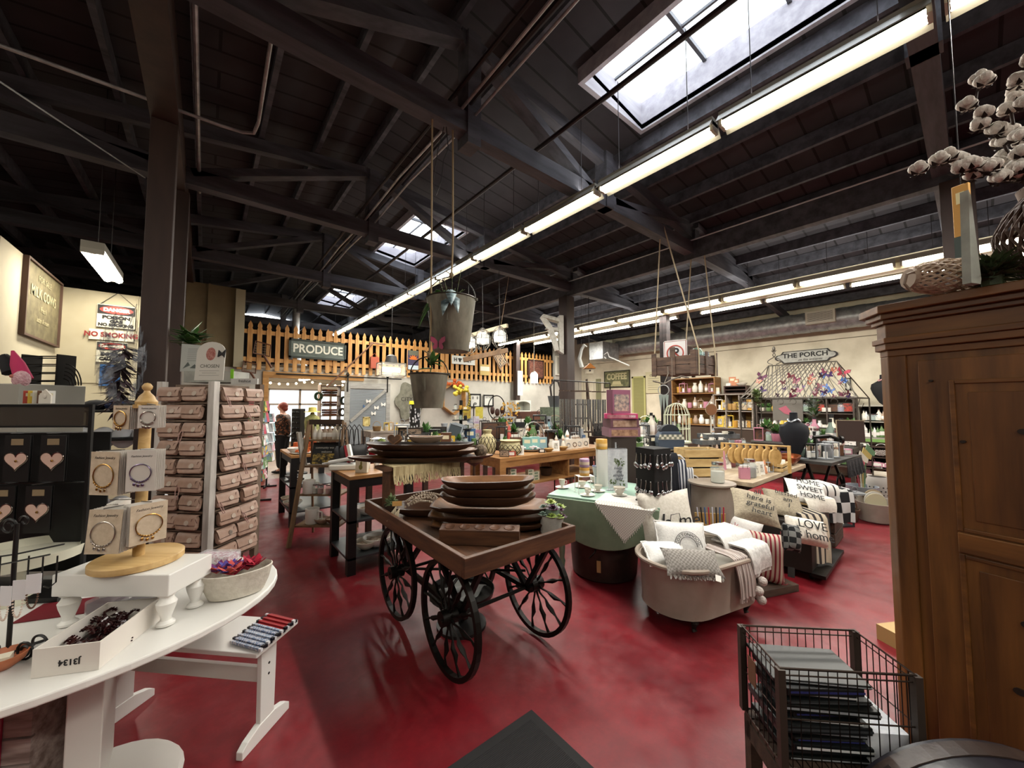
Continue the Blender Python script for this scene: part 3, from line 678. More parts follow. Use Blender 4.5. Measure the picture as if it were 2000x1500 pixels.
one('pedestal_block','white display column under the large amber candle jar','pedestal',G().box(-.05,.05,-.05,.05,0,P(1175,877,x=3.25).z-GTZ-.001),WHITE2,(P(1175,877,x=3.25).x-.0,P(1175,877,x=3.25).y,GTZ),FACE)
# blue floral pot
fp = thing('floral_pot','white flower pot with blue rim and blue sprigs behind the tea cups','pot',E_(1173,948)+Vector((.04,.05,0)))
build('pot',G().lathe([(.04,0),(.045,.02),(.065,.15),(.07,.19),(.065,.19),(.055,.1),(0,.05)],n=20),pal('#d5d8dc',.3),fp,True)
build('rim',G().tube([(.068*cos(a),.068*sin(a),.19) for a in [2*pi*i/20 for i in range(20)]],.004,5,True),pal('#3b4f86',.3),fp,True)
g = G()
for i in range(26):
 a = 3.2+i*.13; z = .07+.04*sin(i*2.3)+.02; rr = .0655-.02*(1-z/.19)*1.1
 g.bx((rr*cos(a),rr*sin(a),z),(.018,.004,.008),rz=a+1.57,ry=i)
build('sprig_pattern',g,pal('#4a5568',.6),fp)
# towel on a hanger
tw = thing('tea_towel','white tea towel with sage floral print hanging from a black hanger','towel',E_(1212,962)+Vector((.03,.05,.02)),FACE)
def hang(u,v): return ((u-.5)*.19,.004*sin(u*12+v*3),.39-.38*v)
build('cloth',G().grid(hang,14,16,.004),mat('towel_cloth','#b9bcc2',.95,col2='#cfd1d4',scale=(30,30,30),bump=.2),tw,True)
build('hanger',G().tube([(-.09,0,.395),(.09,0,.395)],.004,6).tube([(0,0,.395),(0,0,.41),(.012,0,.42),(.006,0,.432),(-.008,0,.43)],.003,6),BLACK,tw)
g = G(); random.seed(11)
for cx,cz,k_ in ((.0,.27,16),(.03,.25,12),(-.05,.07,12),(.05,.06,9)):
 for i in range(k_): g.bx((cx+uniform(-.03,.03),-.008,cz+uniform(-.025,.025)),(.018,.001,.008),ry=uniform(0,3))
build('leaf_print',g,pal('#5c6b45',.9),tw)
for i,s in enumerate(('keep','the','simple','wild')): text(s,.04,pal('#4a4c58',.9),tw,(.0+.01*(i % 2),-.009,.205-.035*i),shear=.3)
one('towel_rod','clear acrylic stand behind the hanging tea towel','display stand',G().cyl((0,0,0),(0,0,.47),.008,n=8).box(-.1,.1,-.03,.03,0,.006),mat('acrylic','#c9cdd2',.1,alpha=.5),E_(1212,962)+Vector((.06,.09,0)),FACE,smooth=True)
# black spinner board with measuring spoons
sb = thing('spoon_display','black square display tower hung with silver measuring spoons','display',E_(1287,985)+Vector((.04,.07,0)),FACE+R(28)); sb.scale = (1.2,1.2,1.12)
build('board',G().box(-.085,.085,-.085,.085,.01,.42),pal('#08080a',.7),sb); build('base',G().box(-.09,.09,-.09,.09,0,.012),BLACK,sb)
rnd = random.Random(4)
for s in range(2):
 for row in range(2):
  for k in range(4):
   g = G(); x = -.065+.043*k; z = .37-.2*row
   M_ = Matrix.Rotation(-pi/2*s,4,'Z')
   g.T = M_
   g.cyl((x,-.086,z),(x,-.1,z+.005),.005,n=6)
   for j in range(2):
    L = .05+.03*rnd.random(); dx = rnd.uniform(-.01,.01)
    g.bar((x,-.096,z),(x+dx,-.098-.006*j,z-L),.006,.002)
    g.ball((x+dx,-.1-.006*j,z-L-.014),(.016,.007,.018),8,6)
   build('hanging_spoons',g,SILV,sb,True)
# puzzle boxes
def printed_box(name,label,cat,loc,rz,w,d,h,base,art,group=None,art2=None,seed=0):
 t = thing(name,label,cat,loc,rz,group)
 build('box',G().box(-w/2,w/2,-d/2,d/2,0,h),pal(base,.4),t)
 build('front_picture',G().box(-w*.42,w*.42,-d/2-.0015,-d/2-.0002,h*.1,h*.8),mat('art_%s_%s' % (art,art2),art,.4,col2=art2 or art,scale=(22,22,22),detail=8),t)
 return t
b1 = P(1212,838,x=3.72)
zb = b1.z+.02
for k,(dz,w,d,h,rz,base,art,art2,lab) in enumerate((
  (0,.36,.26,.1,4,'#7d5a66','#6b4a3c','#a9846a','puzzle box in shrink wrap, lowest of the stack beside the towel'),(.102,.33,.25,.1,7,'#5d3c46','#7a5a48','#a58a78','brown puzzle box, second from below in the stack'),
  (.204,.36,.26,.055,-12,'#b03a66','#8c5560','#b27a80','bright pink 1000-piece puzzle box lying flat'))):
 t = printed_box('puzzle_box',lab,'puzzle box',(b1.x,b1.y,zb+dz-.1),FACE+R(rz),w,d,h,base,art,'puzzle boxes stacked beside the towel',art2)
 if k == 2: text('1000',.035,pal('#f0dfe6',.5),t,(.12,-d/2-.003,.025),depth=.001)
printed_box('puzzle_box','pink puzzle box standing upright on the stack, crowd picture on its front','puzzle box',(b1.x-.03,b1.y,zb+.16),FACE+R(28),.27,.1,.27,'#7d4c60','#4f4f58','puzzle boxes stacked beside the towel','#b09a88')
g = G().box(-.14,.14,-.12,.12,0,zb-.1-.001)
one('display_cabinet','dark drawer cabinet under the stack of puzzle boxes','cabinet',g,pal('#2c211c',.6),(b1.x,b1.y,0),FACE)
# ---- small zinc bath with throws and pillows
ZINC = mat('taupe_zinc','#84796e',.5,.1,col2='#9a8f83',scale=(3,3,3),bump=.08); CREAM = pal('#c9c4ba',.6)
TX,TY,TR = 3.04,1.42,R(-14)
tb = thing('clawfoot_tub','small taupe clawfoot tub filled with white pillows and throws','bathtub',(TX-.02,TY,0),TR); tb.scale = (.94,1,1.1)
def stad(L,W,n=12,x=0):
 r = W/2; c = L/2-r
 return [(x+c+r*cos(a),r*sin(a)) for a in [-pi/2+pi*i/n for i in range(n+1)]]+[(x-c+r*cos(a),r*sin(a)) for a in [pi/2+pi*i/n for i in range(n+1)]]
def loft(g,rings):
 n = len(rings[0][0]); v = [(x,y,z) for r_,z in rings for x,y in r_]
 f = [tuple(range(n-1,-1,-1))]+[(k*n+i,k*n+(i+1) % n,(k+1)*n+(i+1) % n,(k+1)*n+i) for k in range(len(rings)-1) for i in range(n)]+[tuple(range((len(rings)-1)*n,len(rings)*n))]
 return g.add(v,f)
g = loft(G(),[(stad(.92,.46),.1),(stad(.99,.53),.105),(stad(.98,.52),.13),(stad(1.0,.54),.35),(stad(1.05,.58),.41),(stad(1.0,.53),.41),(stad(.92,.46),.16)])
build('tub_shell',g,ZINC,tb,True)
n = 26; rim = [Vector((x,y,.415)) for x,y in stad(1.06,.58,13)]
build('rolled_rim',G().tube(rim,.016,8,True),mat('rim_zinc','#9a8d80',.4),tb,True)
for x,y in ((-.3,-.17),(.3,-.17),(-.3,.17),(.3,.17)):
 s = 1 if y > 0 else -1
 build('claw_foot',G().tube([(x,y,.11),(x+.0,y+s*.035,.07),(x,y+s*.02,.035),(x,y+s*.03,.018)],[.028,.026,.014,.019],8),pal('#2b2420',.5,.6),tb,True)
def pillow_g(w,h,t,n=14,pinch=.12):
 """cushion standing in its own xz plane, middle at the origin"""
 def f(side):
  def q(u,v):
   a,b = u*2-1,v*2-1
   k = (1-a*a)**.5*(1-b*b)**.5 if abs(a) < 1 and abs(b) < 1 else 0
   s = 1-pinch*(1-abs(a)**2)*abs(b)**3*.6; s2 = 1-pinch*(1-abs(b)**2)*abs(a)**3*.6
   return (a*w/2*s2,side*t/2*k**.8,b*h/2*s)
  return q
 g = G(); g.grid(f(-1),n,n); g.grid(f(1),n,n)
 return g
def pillow(label,loc,rot,w,h,t,m,cat='pillow',group='pillows in the tub',piping=None):
 o = thing('throw_pillow',label,cat,loc,0,group,rot=rot)
 build('cover',pillow_g(w,h,t),m,o,True)
 if piping:
  pts = []
  for i in range(40):
   a = i/10; s = int(a); f = a-s; p_ = [(-1+2*f,-1),(1,-1+2*f),(1-2*f,1),(-1,1-2*f)][s]
   k = 1-.07*(1-abs(p_[0])**2 if abs(p_[1]) == 1 else 1-abs(p_[1])**2)
   pts.append((p_[0]*w/2*(k if abs(p_[0]) == 1 else 1),.004*sin(i*3),p_[1]*h/2*(k if abs(p_[1]) == 1 else 1)))
  build('piping',G().tube(pts,.008,5,True),piping,o,True)
 return o
COTTON = mat('white_cotton','#cfccc8',.95,col2='#dbd9d5',scale=(60,60,60),bump=.15)
BAG = mat('flour_sack','#c4bdb0',.95,col2='#d3cdc2',scale=(50,50,50),bump=.15)
q = P(1310,1030,d=3.17)
hp = pillow('large square white pillow lettered home with a state outline',(q.x,q.y+.03,q.z+.06),(R(-16),R(-4),FACE+R(4)),.46,.46,.15,BAG)
text('h',.2,TXT,hp,(-.06,-.085,-.03),shear=.25); text('me',.15,TXT,hp,(.14,-.078,-.02),shear=.25)
build('state_outline',G().tube([(x*.055+.035,-.085,z*.06-.02) for x,z in ((-.7,-1),(-.9,.1),(-.6,.9),(.7,1),(.75,-.9),(.2,-1.1))],.003,5,True),TXT,hp)
q = P(1330,1065,d=3.0)
cp = pillow('white pillow printed with a round COTTONWOOD stamp',(q.x,q.y,q.z+.04),(R(-24),R(4),FACE+R(2)),.4,.27,.13,COTTON,piping=COTTON)
def ringtext(s,r,size,m,parent,c,a0,a1):
 for i,ch in enumerate(s):
  a = a0+(a1-a0)*i/max(1,len(s)-1)
  text(ch,size,m,parent,(c[0]+r*sin(a),c[1],c[2]+r*cos(a)),rot=(R(90),a,0),name='lettering')
for rr in (.105,.068): build('ring_print',G().tube([(.02+rr*sin(a),-.072+.25*(rr*cos(a)-.02)**2,-.05+rr*cos(a)) for a in [-1.6+3.2*i/26 for i in range(27)]],.0022,4),TXT,cp)
ringtext('COTTONWOOD',.086,.03,TXT,cp,(.02,-.073,-.05),-1.3,1.3)
q = P(1300,1088,d=2.87)
pillow('small white fringed pillow lying low at the rounded end of the tub',(q.x,q.y,.49),(R(-62),0,FACE),.3,.22,.09,COTTON,piping=COTTON)
q = P(1348,1106,d=2.74)
GREYK = mat('grey_waffle','#77726c',.95,col2='#96908a',scale=(1,1,1),bump=.9,pat='check',psc=70.)
gp = pillow('grey waffle-knit lumbar pillow with ragged edge draped over the tub side',(2.69,1.3,.49),(R(-48),R(3),FACE),.4,.2,.1,GREYK)
g = G(); random.seed(8)
for i in range(60): x = -.18+.36*i/59; g.tube([(x,-.0,-.09),(x+uniform(-.01,.01),-.004,-.115-random.random()*.012)],.003,4)
q = build('fringe',g,GREYK,gp); q['kind'] = 'stuff'
build('price_tag',G().bx((.13,-.03,-.115),(.035,.002,.045),ry=.3),PAPER,gp)
def drape(name,label,loc,rz,w,top,fall,m,folds=3,amp=.02,group='throws over the tub side',back=.25,fringe=None,cat='throw',bulge=.03):
 """cloth lying back over an edge and hanging down its front (-y)"""
 t = thing(name,label,cat,loc,rz,group)
 def f(u,v):
  s = v*(back+fall); x = (u-.5)*w; wv = amp*sin(u*folds*6.28+.6)
  if s < back: return (x*(1-.1*v),back-s,.012+abs(wv)*.5)
  k = (s-back)/fall; return (x*(1-.12*k)+.02*k*sin(u*9),-.012-bulge*sin(min(1,k*1.5)*1.57)-wv*k,.012-(s-back))
 build('cloth',G().grid(f,26,22,.012),m,t,True)
 if fringe:
  g = G(); random.seed(9)
  for i in range(40):
   u = i/39; p_ = f(u,1.); g.tube([p_,(p_[0]+uniform(-.008,.008),p_[1],p_[2]-fringe)],.004,4)
  q = build('fringe',g,m,t); q['kind'] = 'stuff'
 return t
PINKR = mat('blush_rib','#a99a92',.95,col2='#cfc3bd',scale=(1,1,1),bump=.8,pat='stripe_x',psc=14.)
WTHROW = mat('white_throw','#b4b2ae',.95,col2='#d4d2ce',scale=(30,30,30),bump=.3)
def tubpt(x,y,z=.42):
 z += .04; x *= .94
 c,s = cos(TR),sin(TR); return (TX+x*c-y*s,TY+x*s+y*c,z)
drape('ribbed_throw','blush ribbed throw hanging over the tub side between two pillows',tubpt(.12,-.27,.43),TR,.2,.43,.26,PINKR,3,.016,fringe=.03)
drape('white_throw','folded white throw with dark edge stitching over the tub side',tubpt(.33,-.25,.47),TR+R(8),.3,.45,.16,WTHROW,1,.008,fringe=.03)
drape('white_throw','second white folded throw lying higher inside the tub',tubpt(.3,-.1,.52),TR,.36,.45,.12,COTTON,1,.01,back=.2)
def pom(c,r):
 return G().ball(c,r,12,8)
for k,(x,z) in enumerate(((.24,.2),(.29,.26),(.27,.13))):
 one('pompom','blush yarn pompom hanging from the ribbed throw, ' + ['middle one','topmost','lowest'][k],'pompom',pom((0,0,0),.033),mat('pom_yarn','#b0a49c',.98,col2='#cfc5be',scale=(60,60,60),bump=.9),tubpt(x,-.325,z),smooth=True,group='pompoms of the blush throw')
build('tub_interior',loft(G(),[(stad(.86,.4),.165),(stad(.9,.44),.3)]),CREAM,tb)
# ---- dark copper wash tub under the green table
dt = thing('wash_tub','round dark metal wash tub standing on the floor under the green table','tub',(3.04,2.32,0))
build('body',G().lathe([(.27,.0),(.3,.02),(.315,.2),(.32,.37),(.31,.37),(.3,.2),(0,.1)],n=30),mat('rust_metal','#30241f',.55,.4,col2='#473630',scale=(4,4,4)),dt,True)
build('rim_hoop',G().tube([(.32*cos(a),.32*sin(a),.375) for a in [2*pi*i/30 for i in range(30)]],.009,6,True),pal('#4d4540',.4,.6),dt,True)
build('handle',G().tube([(-.3,-.14,.32),(-.34,-.16,.3),(-.36,-.12,.25),(-.32,-.08,.22)],.007,6),IRON,dt,True)
build('price_tag',G().bx((-.30,-.17,.17),(.004,.035,.1),rz=.5),pal('#a98558',.8),dt)
# ---- pine armoire
PA = mat('armoire_pine','#4a2c12',.45,col2='#7a4f24',scale=(16,16,1.5),bump=.08,mix=(.3,.7)); PAH = mat('armoire_pine_rail','#4a2c12',.45,col2='#7a4f24',scale=(16,1.5,16),bump=.08,mix=(.3,.7))
PAN = mat('armoire_panel','#43270f',.45,col2='#6f461f',scale=(14,14,1.1),bump=.08,mix=(.3,.7))
am = thing('pine_armoire','tall honey pine armoire with cornice and raised panel doors','armoire',(2.46,.27,0),R(-14)+pi)
# local: +y runs along the face away from the corner, -x... face looks towards +x after the half turn
D_ = .62; W_ = 1.35
T = Matrix.Identity(4)
def aface(g): return g
# corner at y=0; face plane x=0; the body lies at x<0
g = G().prism([(-D_,0),(-.035,0),(0,.035),(0,W_),(-D_,W_)],.08,1.86)
build('body',g,PA,am)
build('plinth',G().prism([(-D_,-.02),(-.02,-.02),(.03,.03),(.03,W_+.02),(-D_,W_+.02)],0,.1),PA,am,bev=.006)
def cor(o): return [(-D_,-o),(-.03,-o),(o,.03),(o,W_+o),(-D_,W_+o)]
g = G()
for i,(o,z0,z1) in enumerate(((.012,1.82,1.85),(.03,1.85,1.88),(.04,1.88,1.905),(.02,1.905,1.97),(.04,1.97,1.99),(.06,1.99,2.015),(.085,2.015,2.05))): g.prism(cor(o),z0,z1)
build('cornice',g,PAH,am,bev=.003)
build('corner_strip',G().prism([(-.03,-.012),(.012,.03),(.012,.09),(0,.09),(-.045,0)],.1,1.82),PA,am,bev=.004)
def door(y0,y1,z0,z1):
 d = build('door',G().box(.001,.022,y0,y1,z0,z1),PA,am,bev=.003)
 s = .09
 for a,b in ((z0+s,1.0),(1.09,z1-s)):
  fr_ = G(); k = .016
  fr_.box(.022,.030,y0+s,y0+s+k,a,b).box(.022,.030,y1-s-k,y1-s,a,b).box(.022,.030,y0+s+k,y1-s-k,a,a+k).box(.022,.030,y0+s+k,y1-s-k,b-k,b)
  build('panel_moulding',fr_,PAH,d,bev=.003)
  build('raised_panel',G().box(.022,.027,y0+s+.05,y1-s-.05,a+.05,b-.05),PAN,d,bev=.012)
 build('middle_rail',G().box(.022,.034,y0+s,y1-s,1.005,1.085),PAH,d,bev=.004)
 g = G()
 for y,z,r in ((y0+.27,1.5,.018),(y0+.25,.8,.022),(y0+.22,.55,.02),(y0+.12,1.45,.01),(y0+.3,.5,.02),(y0+.04,1.7,.008)): g.add([(.0345,y+r*cos(a)*.8,z+r*.6*sin(a)) for a in [6.28*i/12 for i in range(12)]]+[(.0222,y+r*cos(a)*.8,z+r*.6*sin(a)) for a in [6.28*i/12 for i in range(12)]],[tuple(range(12))]+[(i,(i+1) % 12,12+(i+1) % 12,12+i) for i in range(12)])
 build('knot',g,pal('#1d0f06',.6),d)
door(.13,.68,.14,1.79); door(.69,1.25,.14,1.79)
# ---- crate stand, wire basket, folders, trunk
OLDW = mat('old_crate_wood','#2e221b',.8,col2='#4d3a2e',scale=(4,18,18),bump=.2)
bL,bN,bF = P(1448,1222,z=.75),P(1530,1306,z=.75),P(1668,1232,z=.75)
ux = Vector((bF.x-bL.x,bF.y-bL.y,0)); brz = math.atan2(ux.y,ux.x); bl = ux.length
uy = Vector((bN.x-bL.x,bN.y-bL.y,0)); bw = uy.length
cs = thing('wooden_crate_stand','dark slatted wooden stand under the wire basket','crate',(bL.x,bL.y,0),brz)
for x in (.02,bl-.02):
 for y in (-.02,-bw+.02): build('leg',G().box(x-.02,x+.02,y-.02,y+.02,0,.43),OLDW,cs)
for k in range(5): build('slat',G().box(0,bl,-bw+k*bw/5+.004,-bw+(k+1)*bw/5-.004,.43,.445),OLDW,cs)
for z in (.1,.36): build('rail',G().box(.0,bl,-bw,-bw+.015,z,z+.06).box(0,bl,-.015,0,z,z+.06).box(0,.015,-bw,0,z,z+.06),OLDW,cs)
wb = thing('wire_basket','rusty brown wire basket full of black folders beside the armoire','wire basket',(bL.x,bL.y,.446),brz)
h = .305
g = G()
for z in (0,.15,.285,h):
 r_ = .004 if z in (0,h) else .0026
 g.tube([(0,0,z),(bl,0,z),(bl,-bw,z),(0,-bw,z)],r_,5,True)
build('rim',g,pal('#3a2f28',.4,.7),wb)
g = G()
for i in range(1,14): x = bl*i/14; g.cyl((x,0,0),(x,0,h),.0016,n=4).cyl((x,-bw,0),(x,-bw,h),.0016,n=4).cyl((x,0,0),(x,-bw,0),.0016,n=4)
for i in range(1,9): y = -bw*i/9; g.cyl((0,y,0),(0,y,h),.0016,n=4).cyl((bl,y,0),(bl,y,h),.0016,n=4)
build('wire_mesh',g,pal('#2c2420',.4,.7),wb)
for k,(x,y) in enumerate(((0,0),(bl,0),(bl,-bw),(0,-bw))): build('corner_post',G().box(x-.011,x+.011,y-.011,y+.011,0,h),pal('#40362f',.5,.4),wb)
build('paper_tag',G().box(-.006,-.004,-.1,-.05,.14,.23),pal('#6f4a35',.8),wb)
FOLD = [pal('#0f1110',.35),pal('#1b1d1e',.35),pal('#15181a',.3),pal('#101010',.5)]
z = .452
for k in range(13):
 th = .012+.006*(k % 3); ln = bl*(.62+.1*sin(k*1.7)); dy = .01*sin(k*2.1)
 c = Vector((bl*.38+.012*sin(k),-bw/2+dy,0)); c.rotate(Matrix.Rotation(brz,3,'Z'))
 t = thing('folder',['black','glossy black','charcoal','dull black'][k % 4]+' zip folder, ' + ['lowest','second','third','fourth','fifth','sixth','seventh','eighth','ninth','tenth','eleventh','twelfth','topmost'][k]+' in the wire basket pile','folder',(bL.x+c.x,bL.y+c.y,z),brz+R(3*sin(k*3)),'folders in the wire basket')
 build('cover',G().box(-ln/2,ln/2,-bw*.4,bw*.4,0,th),FOLD[k % 4],t,bev=.003)
 build('page_edge',G().box(-ln/2+.01,ln/2+.001,-bw*.4-.001,bw*.4-.01,th*.35,th*.62),pal(['#8d9094','#2a2c60','#c9c9c9','#3a3c3e'][(k*3) % 4],.4),t)
 z += th+.0015
one('paper_sheets','white printed papers lying at the armoire end of the wire basket','paper',G().bx((0,0,.05),(bl*.3,bw*.8,.1),rx=0),mat('printed_paper','#c9cbd2',.7,col2='#dadce0',scale=(30,90,30)),Vector((bL.x,bL.y,.452))+Vector((bl*.84,-bw/2,0)).xyz.copy() if False else (bL.x+cos(brz)*bl*.83+sin(brz)*bw*.5,bL.y+sin(brz)*bl*.83-cos(brz)*bw*.5,.452),brz)
LEA = mat('black_leather','#15131a',.35,col2='#2c2932',scale=(6,6,6),bump=.3,mix=(.4,.75)); STRAP = mat('strap_leather','#2b201c',.4,col2='#3c2e28',scale=(10,10,10),bump=.2)
tk = thing('domed_trunk','old black leather trunk with domed lid, brown straps and metal fittings','trunk',(1.535,.27,0),brz)
wv = .62; ln = .5
def arc(u,o=0.): a = pi*(.16+.68*u); return (wv/2-(wv/2+o)*cos(a)/cos(pi*.16),.49+(.135+o)*(sin(a)-sin(pi*.16))/(1-sin(pi*.16)))
build('body',G().box(0,wv,-ln,0,.0,.47),LEA,tk,bev=.01)
prof = [arc(i/16) for i in range(17)]
build('domed_lid',G().prism([(0,.475)]+prof+[(wv,.475)],-ln,0,'y'),LEA,tk,True)
for y0 in (-.012,-.27): 
 g = G(); pts = [arc(i/16,.004) for i in range(17)]
 g.prism(pts+[arc(i/16,-.004) for i in range(16,-1,-1)],y0-.045,y0,'y'); build('strap',g,STRAP,tk)
build('edge_binding',G().box(-.004,.05,-ln,0,.47,.5),STRAP,tk,bev=.004)
for y in (-.05,-.3): build('metal_fitting',G().prism([arc(u,.007) for u in (.04,.1,.16)]+[arc(u,-.002) for u in (.16,.1,.04)],y-.04,y+.02,'y'),pal('#3a3230',.4,.8),tk)
# ---- things on top of the armoire
AZ = 2.052
WICK = mat('wicker','#3b2a22',.7,col2='#6b5040',scale=(1,1,1),bump=1.,pat='check',psc=55.)
def wicker_urn(loc):
 t = thing('wicker_urn','dark woven wicker urn on the armoire holding cotton branches','basket',loc)
 prof = [(.07,0),(.1,.05),(.145,.14),(.15,.2),(.12,.27),(.075,.32),(.07,.35),(.085,.36)]
 g = G(); n = 30
 for i in range(n):
  pts = []
  for j in range(13):
   s = j/12*(len(prof)-1); k = min(int(s),len(prof)-2); f = s-k; r = prof[k][0]*(1-f)+prof[k+1][0]*f; z = prof[k][1]*(1-f)+prof[k+1][1]*f
   pts.append((r,z))
  for sg in (1,-1):
   g.tube([(r*cos(2*pi*i/n+sg*.9*z_/.36),r*sin(2*pi*i/n+sg*.9*z_/.36),z_) for r,z_ in pts],.0055,4)
 w_ = build('woven_body',g,pal('#4a382e',.7),t); w_['kind'] = 'stuff'
 build('neck_band',G().lathe([(.078,.32),(.082,.33),(.088,.36),(.08,.36),(.072,.33)],n=20),pal('#5b4638',.7),t,True)
 return t
u_ = P(1990,545,z=AZ)
wicker_urn((u_.x+.14,u_.y-.1,AZ))
COT = mat('cotton_boll','#b9b0a6',.98,col2='#d3ccc4',scale=(30,30,30),bump=.6); HUSK = pal('#2c1d18',.8)
cb = thing('cotton_branch','dried cotton stems with white bolls arching out of the wicker urn','branch',(0,0,0))
UB = Vector((u_.x+.14,u_.y-.1,AZ+.33)); du = UB.x*sin(YAW)+UB.y*cos(YAW)
stems = [[(1970,330),(1930,330),(1880,312),(1840,318),(1808,330)],[(1985,330),(1960,280),(1930,250),(1905,200),(1913,150)],[(1992,330),(1985,280),(1975,220),(1990,180)],[(1985,335),(1950,345),(1910,335),(1880,320)],[(1995,330),(2010,250),(2012,160),(1998,120)]]
random.seed(21)
for s_,st in enumerate(stems):
 pts = [UB-Vector((0,0,.08))]+[P(a,b,d=du-.03*s_) for a,b in st]
 br = build('stem',G().tube(pts,[.005]*(len(pts)-1)+[.002],5),HUSK,cb)
 bolls = []
 for i in range(1,len(pts)):
  for f in ((.0,.5) if i < len(pts)-1 else (0.,.5,1.)):
   p_ = pts[i-1].lerp(pts[i],f) if i > 1 else pts[i]
   c = p_+Vector((uniform(-.02,.02),uniform(-.02,.02),uniform(-.015,.02)))
   g = G()
   g.ball(c+Vector((0,0,.01)),.02,8,6)
   for k in range(4): a = k*1.57+i; g.ball(c+Vector((.012*cos(a),.012*sin(a),.003*k)),(.018,.017,.018),8,6)
   g.k = 1
   for k in range(4):
    a = k*1.57+.7+i; d = Vector((cos(a),sin(a),-.2)); s2 = Vector((-sin(a),cos(a),0))*.008
    b = c-Vector((0,0,.016)); g.add([b,b+d*.02+s2,b+d*.034+Vector((0,0,.016)),b+d*.02-s2],[(0,1,2,3),(3,2,1,0)])
   build('cotton_boll',g,[COT,HUSK],br,True)
q = P(1845,572,z=AZ)
wk = thing('wicker_bottle','pale woven basket lying on its side at the front edge of the armoire top','basket',(q.x+.06,q.y-.02,AZ+.075),FACE+R(-10))
g = G(); n = 18
pr = [(-.15,.03),(-.14,.045),(-.1,.06),(-.04,.072),(.03,.07),(.1,.055),(.14,.045)]
for i in range(n):
 for sg in (1,-1): g.tube([(x,r*cos(2*pi*i/n+sg*x*9),r*sin(2*pi*i/n+sg*x*9)) for x,r in pr],.005,4)
w_ = build('woven_body',g,pal('#9c8672',.7),wk); w_['kind'] = 'stuff'
build('end_cap',G().cyl((-.155,0,0),(-.14,0,0),.04,.046,14),pal('#8b7765',.7),wk); build('handle',G().tube([(-.15,-.03,.02),(-.18,-.03,.01),(-.19,-.03,-.03),(-.17,-.03,-.06)],.005,5),pal('#6b5848',.7),wk,True)
q = P(1915,560,z=AZ)
f = one('dried_greenery','sprigs of dark green boxwood lying on the armoire top','greenery',leafy(G(),260,.1,.06,.008,(0,0,.02),.3,6).cyl((0,0,0),(0,0,.05),.03,n=6),mat('boxwood','#1f2a16',.7,col2='#3c4a28',scale=(20,20,20)),(q.x+.02,q.y-.03,AZ))
q = P(1895,555,z=AZ)
one('leaning_board','thin chalky white board leaning upright on the armoire','board',G().prism([(-.02,0),(.035,0),(.04,.02),(.012,.34),(-.0,.36)],-.012,.012,'y'),mat('chalk_board','#8c9088',.8,col2='#a4a89e',scale=(8,8,8)),(q.x-.0,q.y,AZ),FACE+R(15))
q0 = P(1876,362,d=1.9)
lv = thing('spirit_level','yellow wooden spirit level hanging on a chain before the post','level',(q0.x,q0.y,q0.z),FACE+R(20))
build('body',G().box(-.012,.012,-.03,.03,-.27,.0),pal('#b98b45',.5),lv,bev=.002); build('end_cap',G().box(-.013,.013,-.031,.031,-.5,-.27),pal('#3d4a48',.6),lv)
build('bubble_window',G().box(-.014,-.012,-.015,.015,-.1,-.04),pal('#d8d2a8',.2),lv)
build('hanging_chain',G().tube([(0,0,0),(0,0,.1),(0,0,4.05-q0.z)],.003,4),DKPIPE,lv)
# ================================================================ WHITE TABLE, JEWELLERY, BAG RACK
TZ = .72
wt = thing('oval_table','large white oval table carrying the jewellery displays','table',(-.47,2.4,0))
n = 48
build('tabletop',G().prism([(.8*cos(2*pi*i/n),.585*sin(2*pi*i/n)) for i in range(n)],.69,TZ-.001),WHITE,wt,bev=.006)
build('pedestal',G().box(.1,.2,-.16,.16,.03,.69),WHITE2,wt,bev=.004); build('pedestal',G().box(-.5,-.4,-.16,.16,.03,.69),WHITE2,wt,bev=.004)
build('foot',G().lathe([(.27,0),(.275,.012),(.26,.03),(0,.032)],(.18,-.1,0),30),WHITE2,wt,True)
# riser
rc = P(330,1123,z=.93)
rs_ = thing('wooden_riser','white riser tray on turned legs carrying the bracelet stand','riser',(rc.x,rc.y,0),FACE)
build('top',G().box(-.46,0,0,.215,.845,.93),WHITE,rs_,bev=.004)
lg = [(.022,0),(.03,.004),(.03,.012),(.018,.022),(.017,.03),(.03,.07),(.034,.09),(.024,.105),(.022,.115),(.03,.12),(.03,.125)]
for x,y in ((-.035,.035),(-.035,.175),(-.425,.035),(-.425,.175)): build('leg',G().lathe(lg,(x,y,TZ),16),WHITE,rs_,True)
BIRCH = mat('birch','#a8854f',.5,col2='#c9a874',scale=(3,20,20),bump=.04)
# bracelet stand
sc_ = P(270,1096,z=.935)
js = thing('bracelet_stand','round birch bracelet stand with finial and pegs on the white riser','jewellery stand',(sc_.x,sc_.y,.931),FACE)
build('disc_base',G().lathe([(.145,0),(.15,.004),(.15,.026),(.145,.03),(0,.03)],n=40),BIRCH,js,True)
build('pole',G().cyl((0,0,.03),(0,0,.7),.02,n=16),BIRCH,js,True)
build('finial',G().lathe([(.02,.66),(.036,.668),(.038,.68),(.03,.692),(.025,.705),(.012,.72),(.01,.728),(.017,.738),(.018,.748),(.01,.76),(0,.763)],n=18),BIRCH,js,True)
tiers = [(.665,.1,.085,7),(.44,.13,.12,10),(.235,.13,.12,10)]
for z,_,_,_ in tiers: build('peg_arm',G().box(-.05,.05,-.01,.01,z-.012,z+.004).box(-.01,.01,-.05,.05,z-.012,z+.004),BIRCH,js)
PEG = pal('#8f8b86',.3,1.)
CARDM = mat('kraft_card','#b3a18a',.8,col2='#c4b39d',scale=(30,30,30)); CARDW = pal('#c9c3bb',.75); BRASS = pal('#a07a44',.3,1.); SILVB = pal('#9c938c',.3,1.)
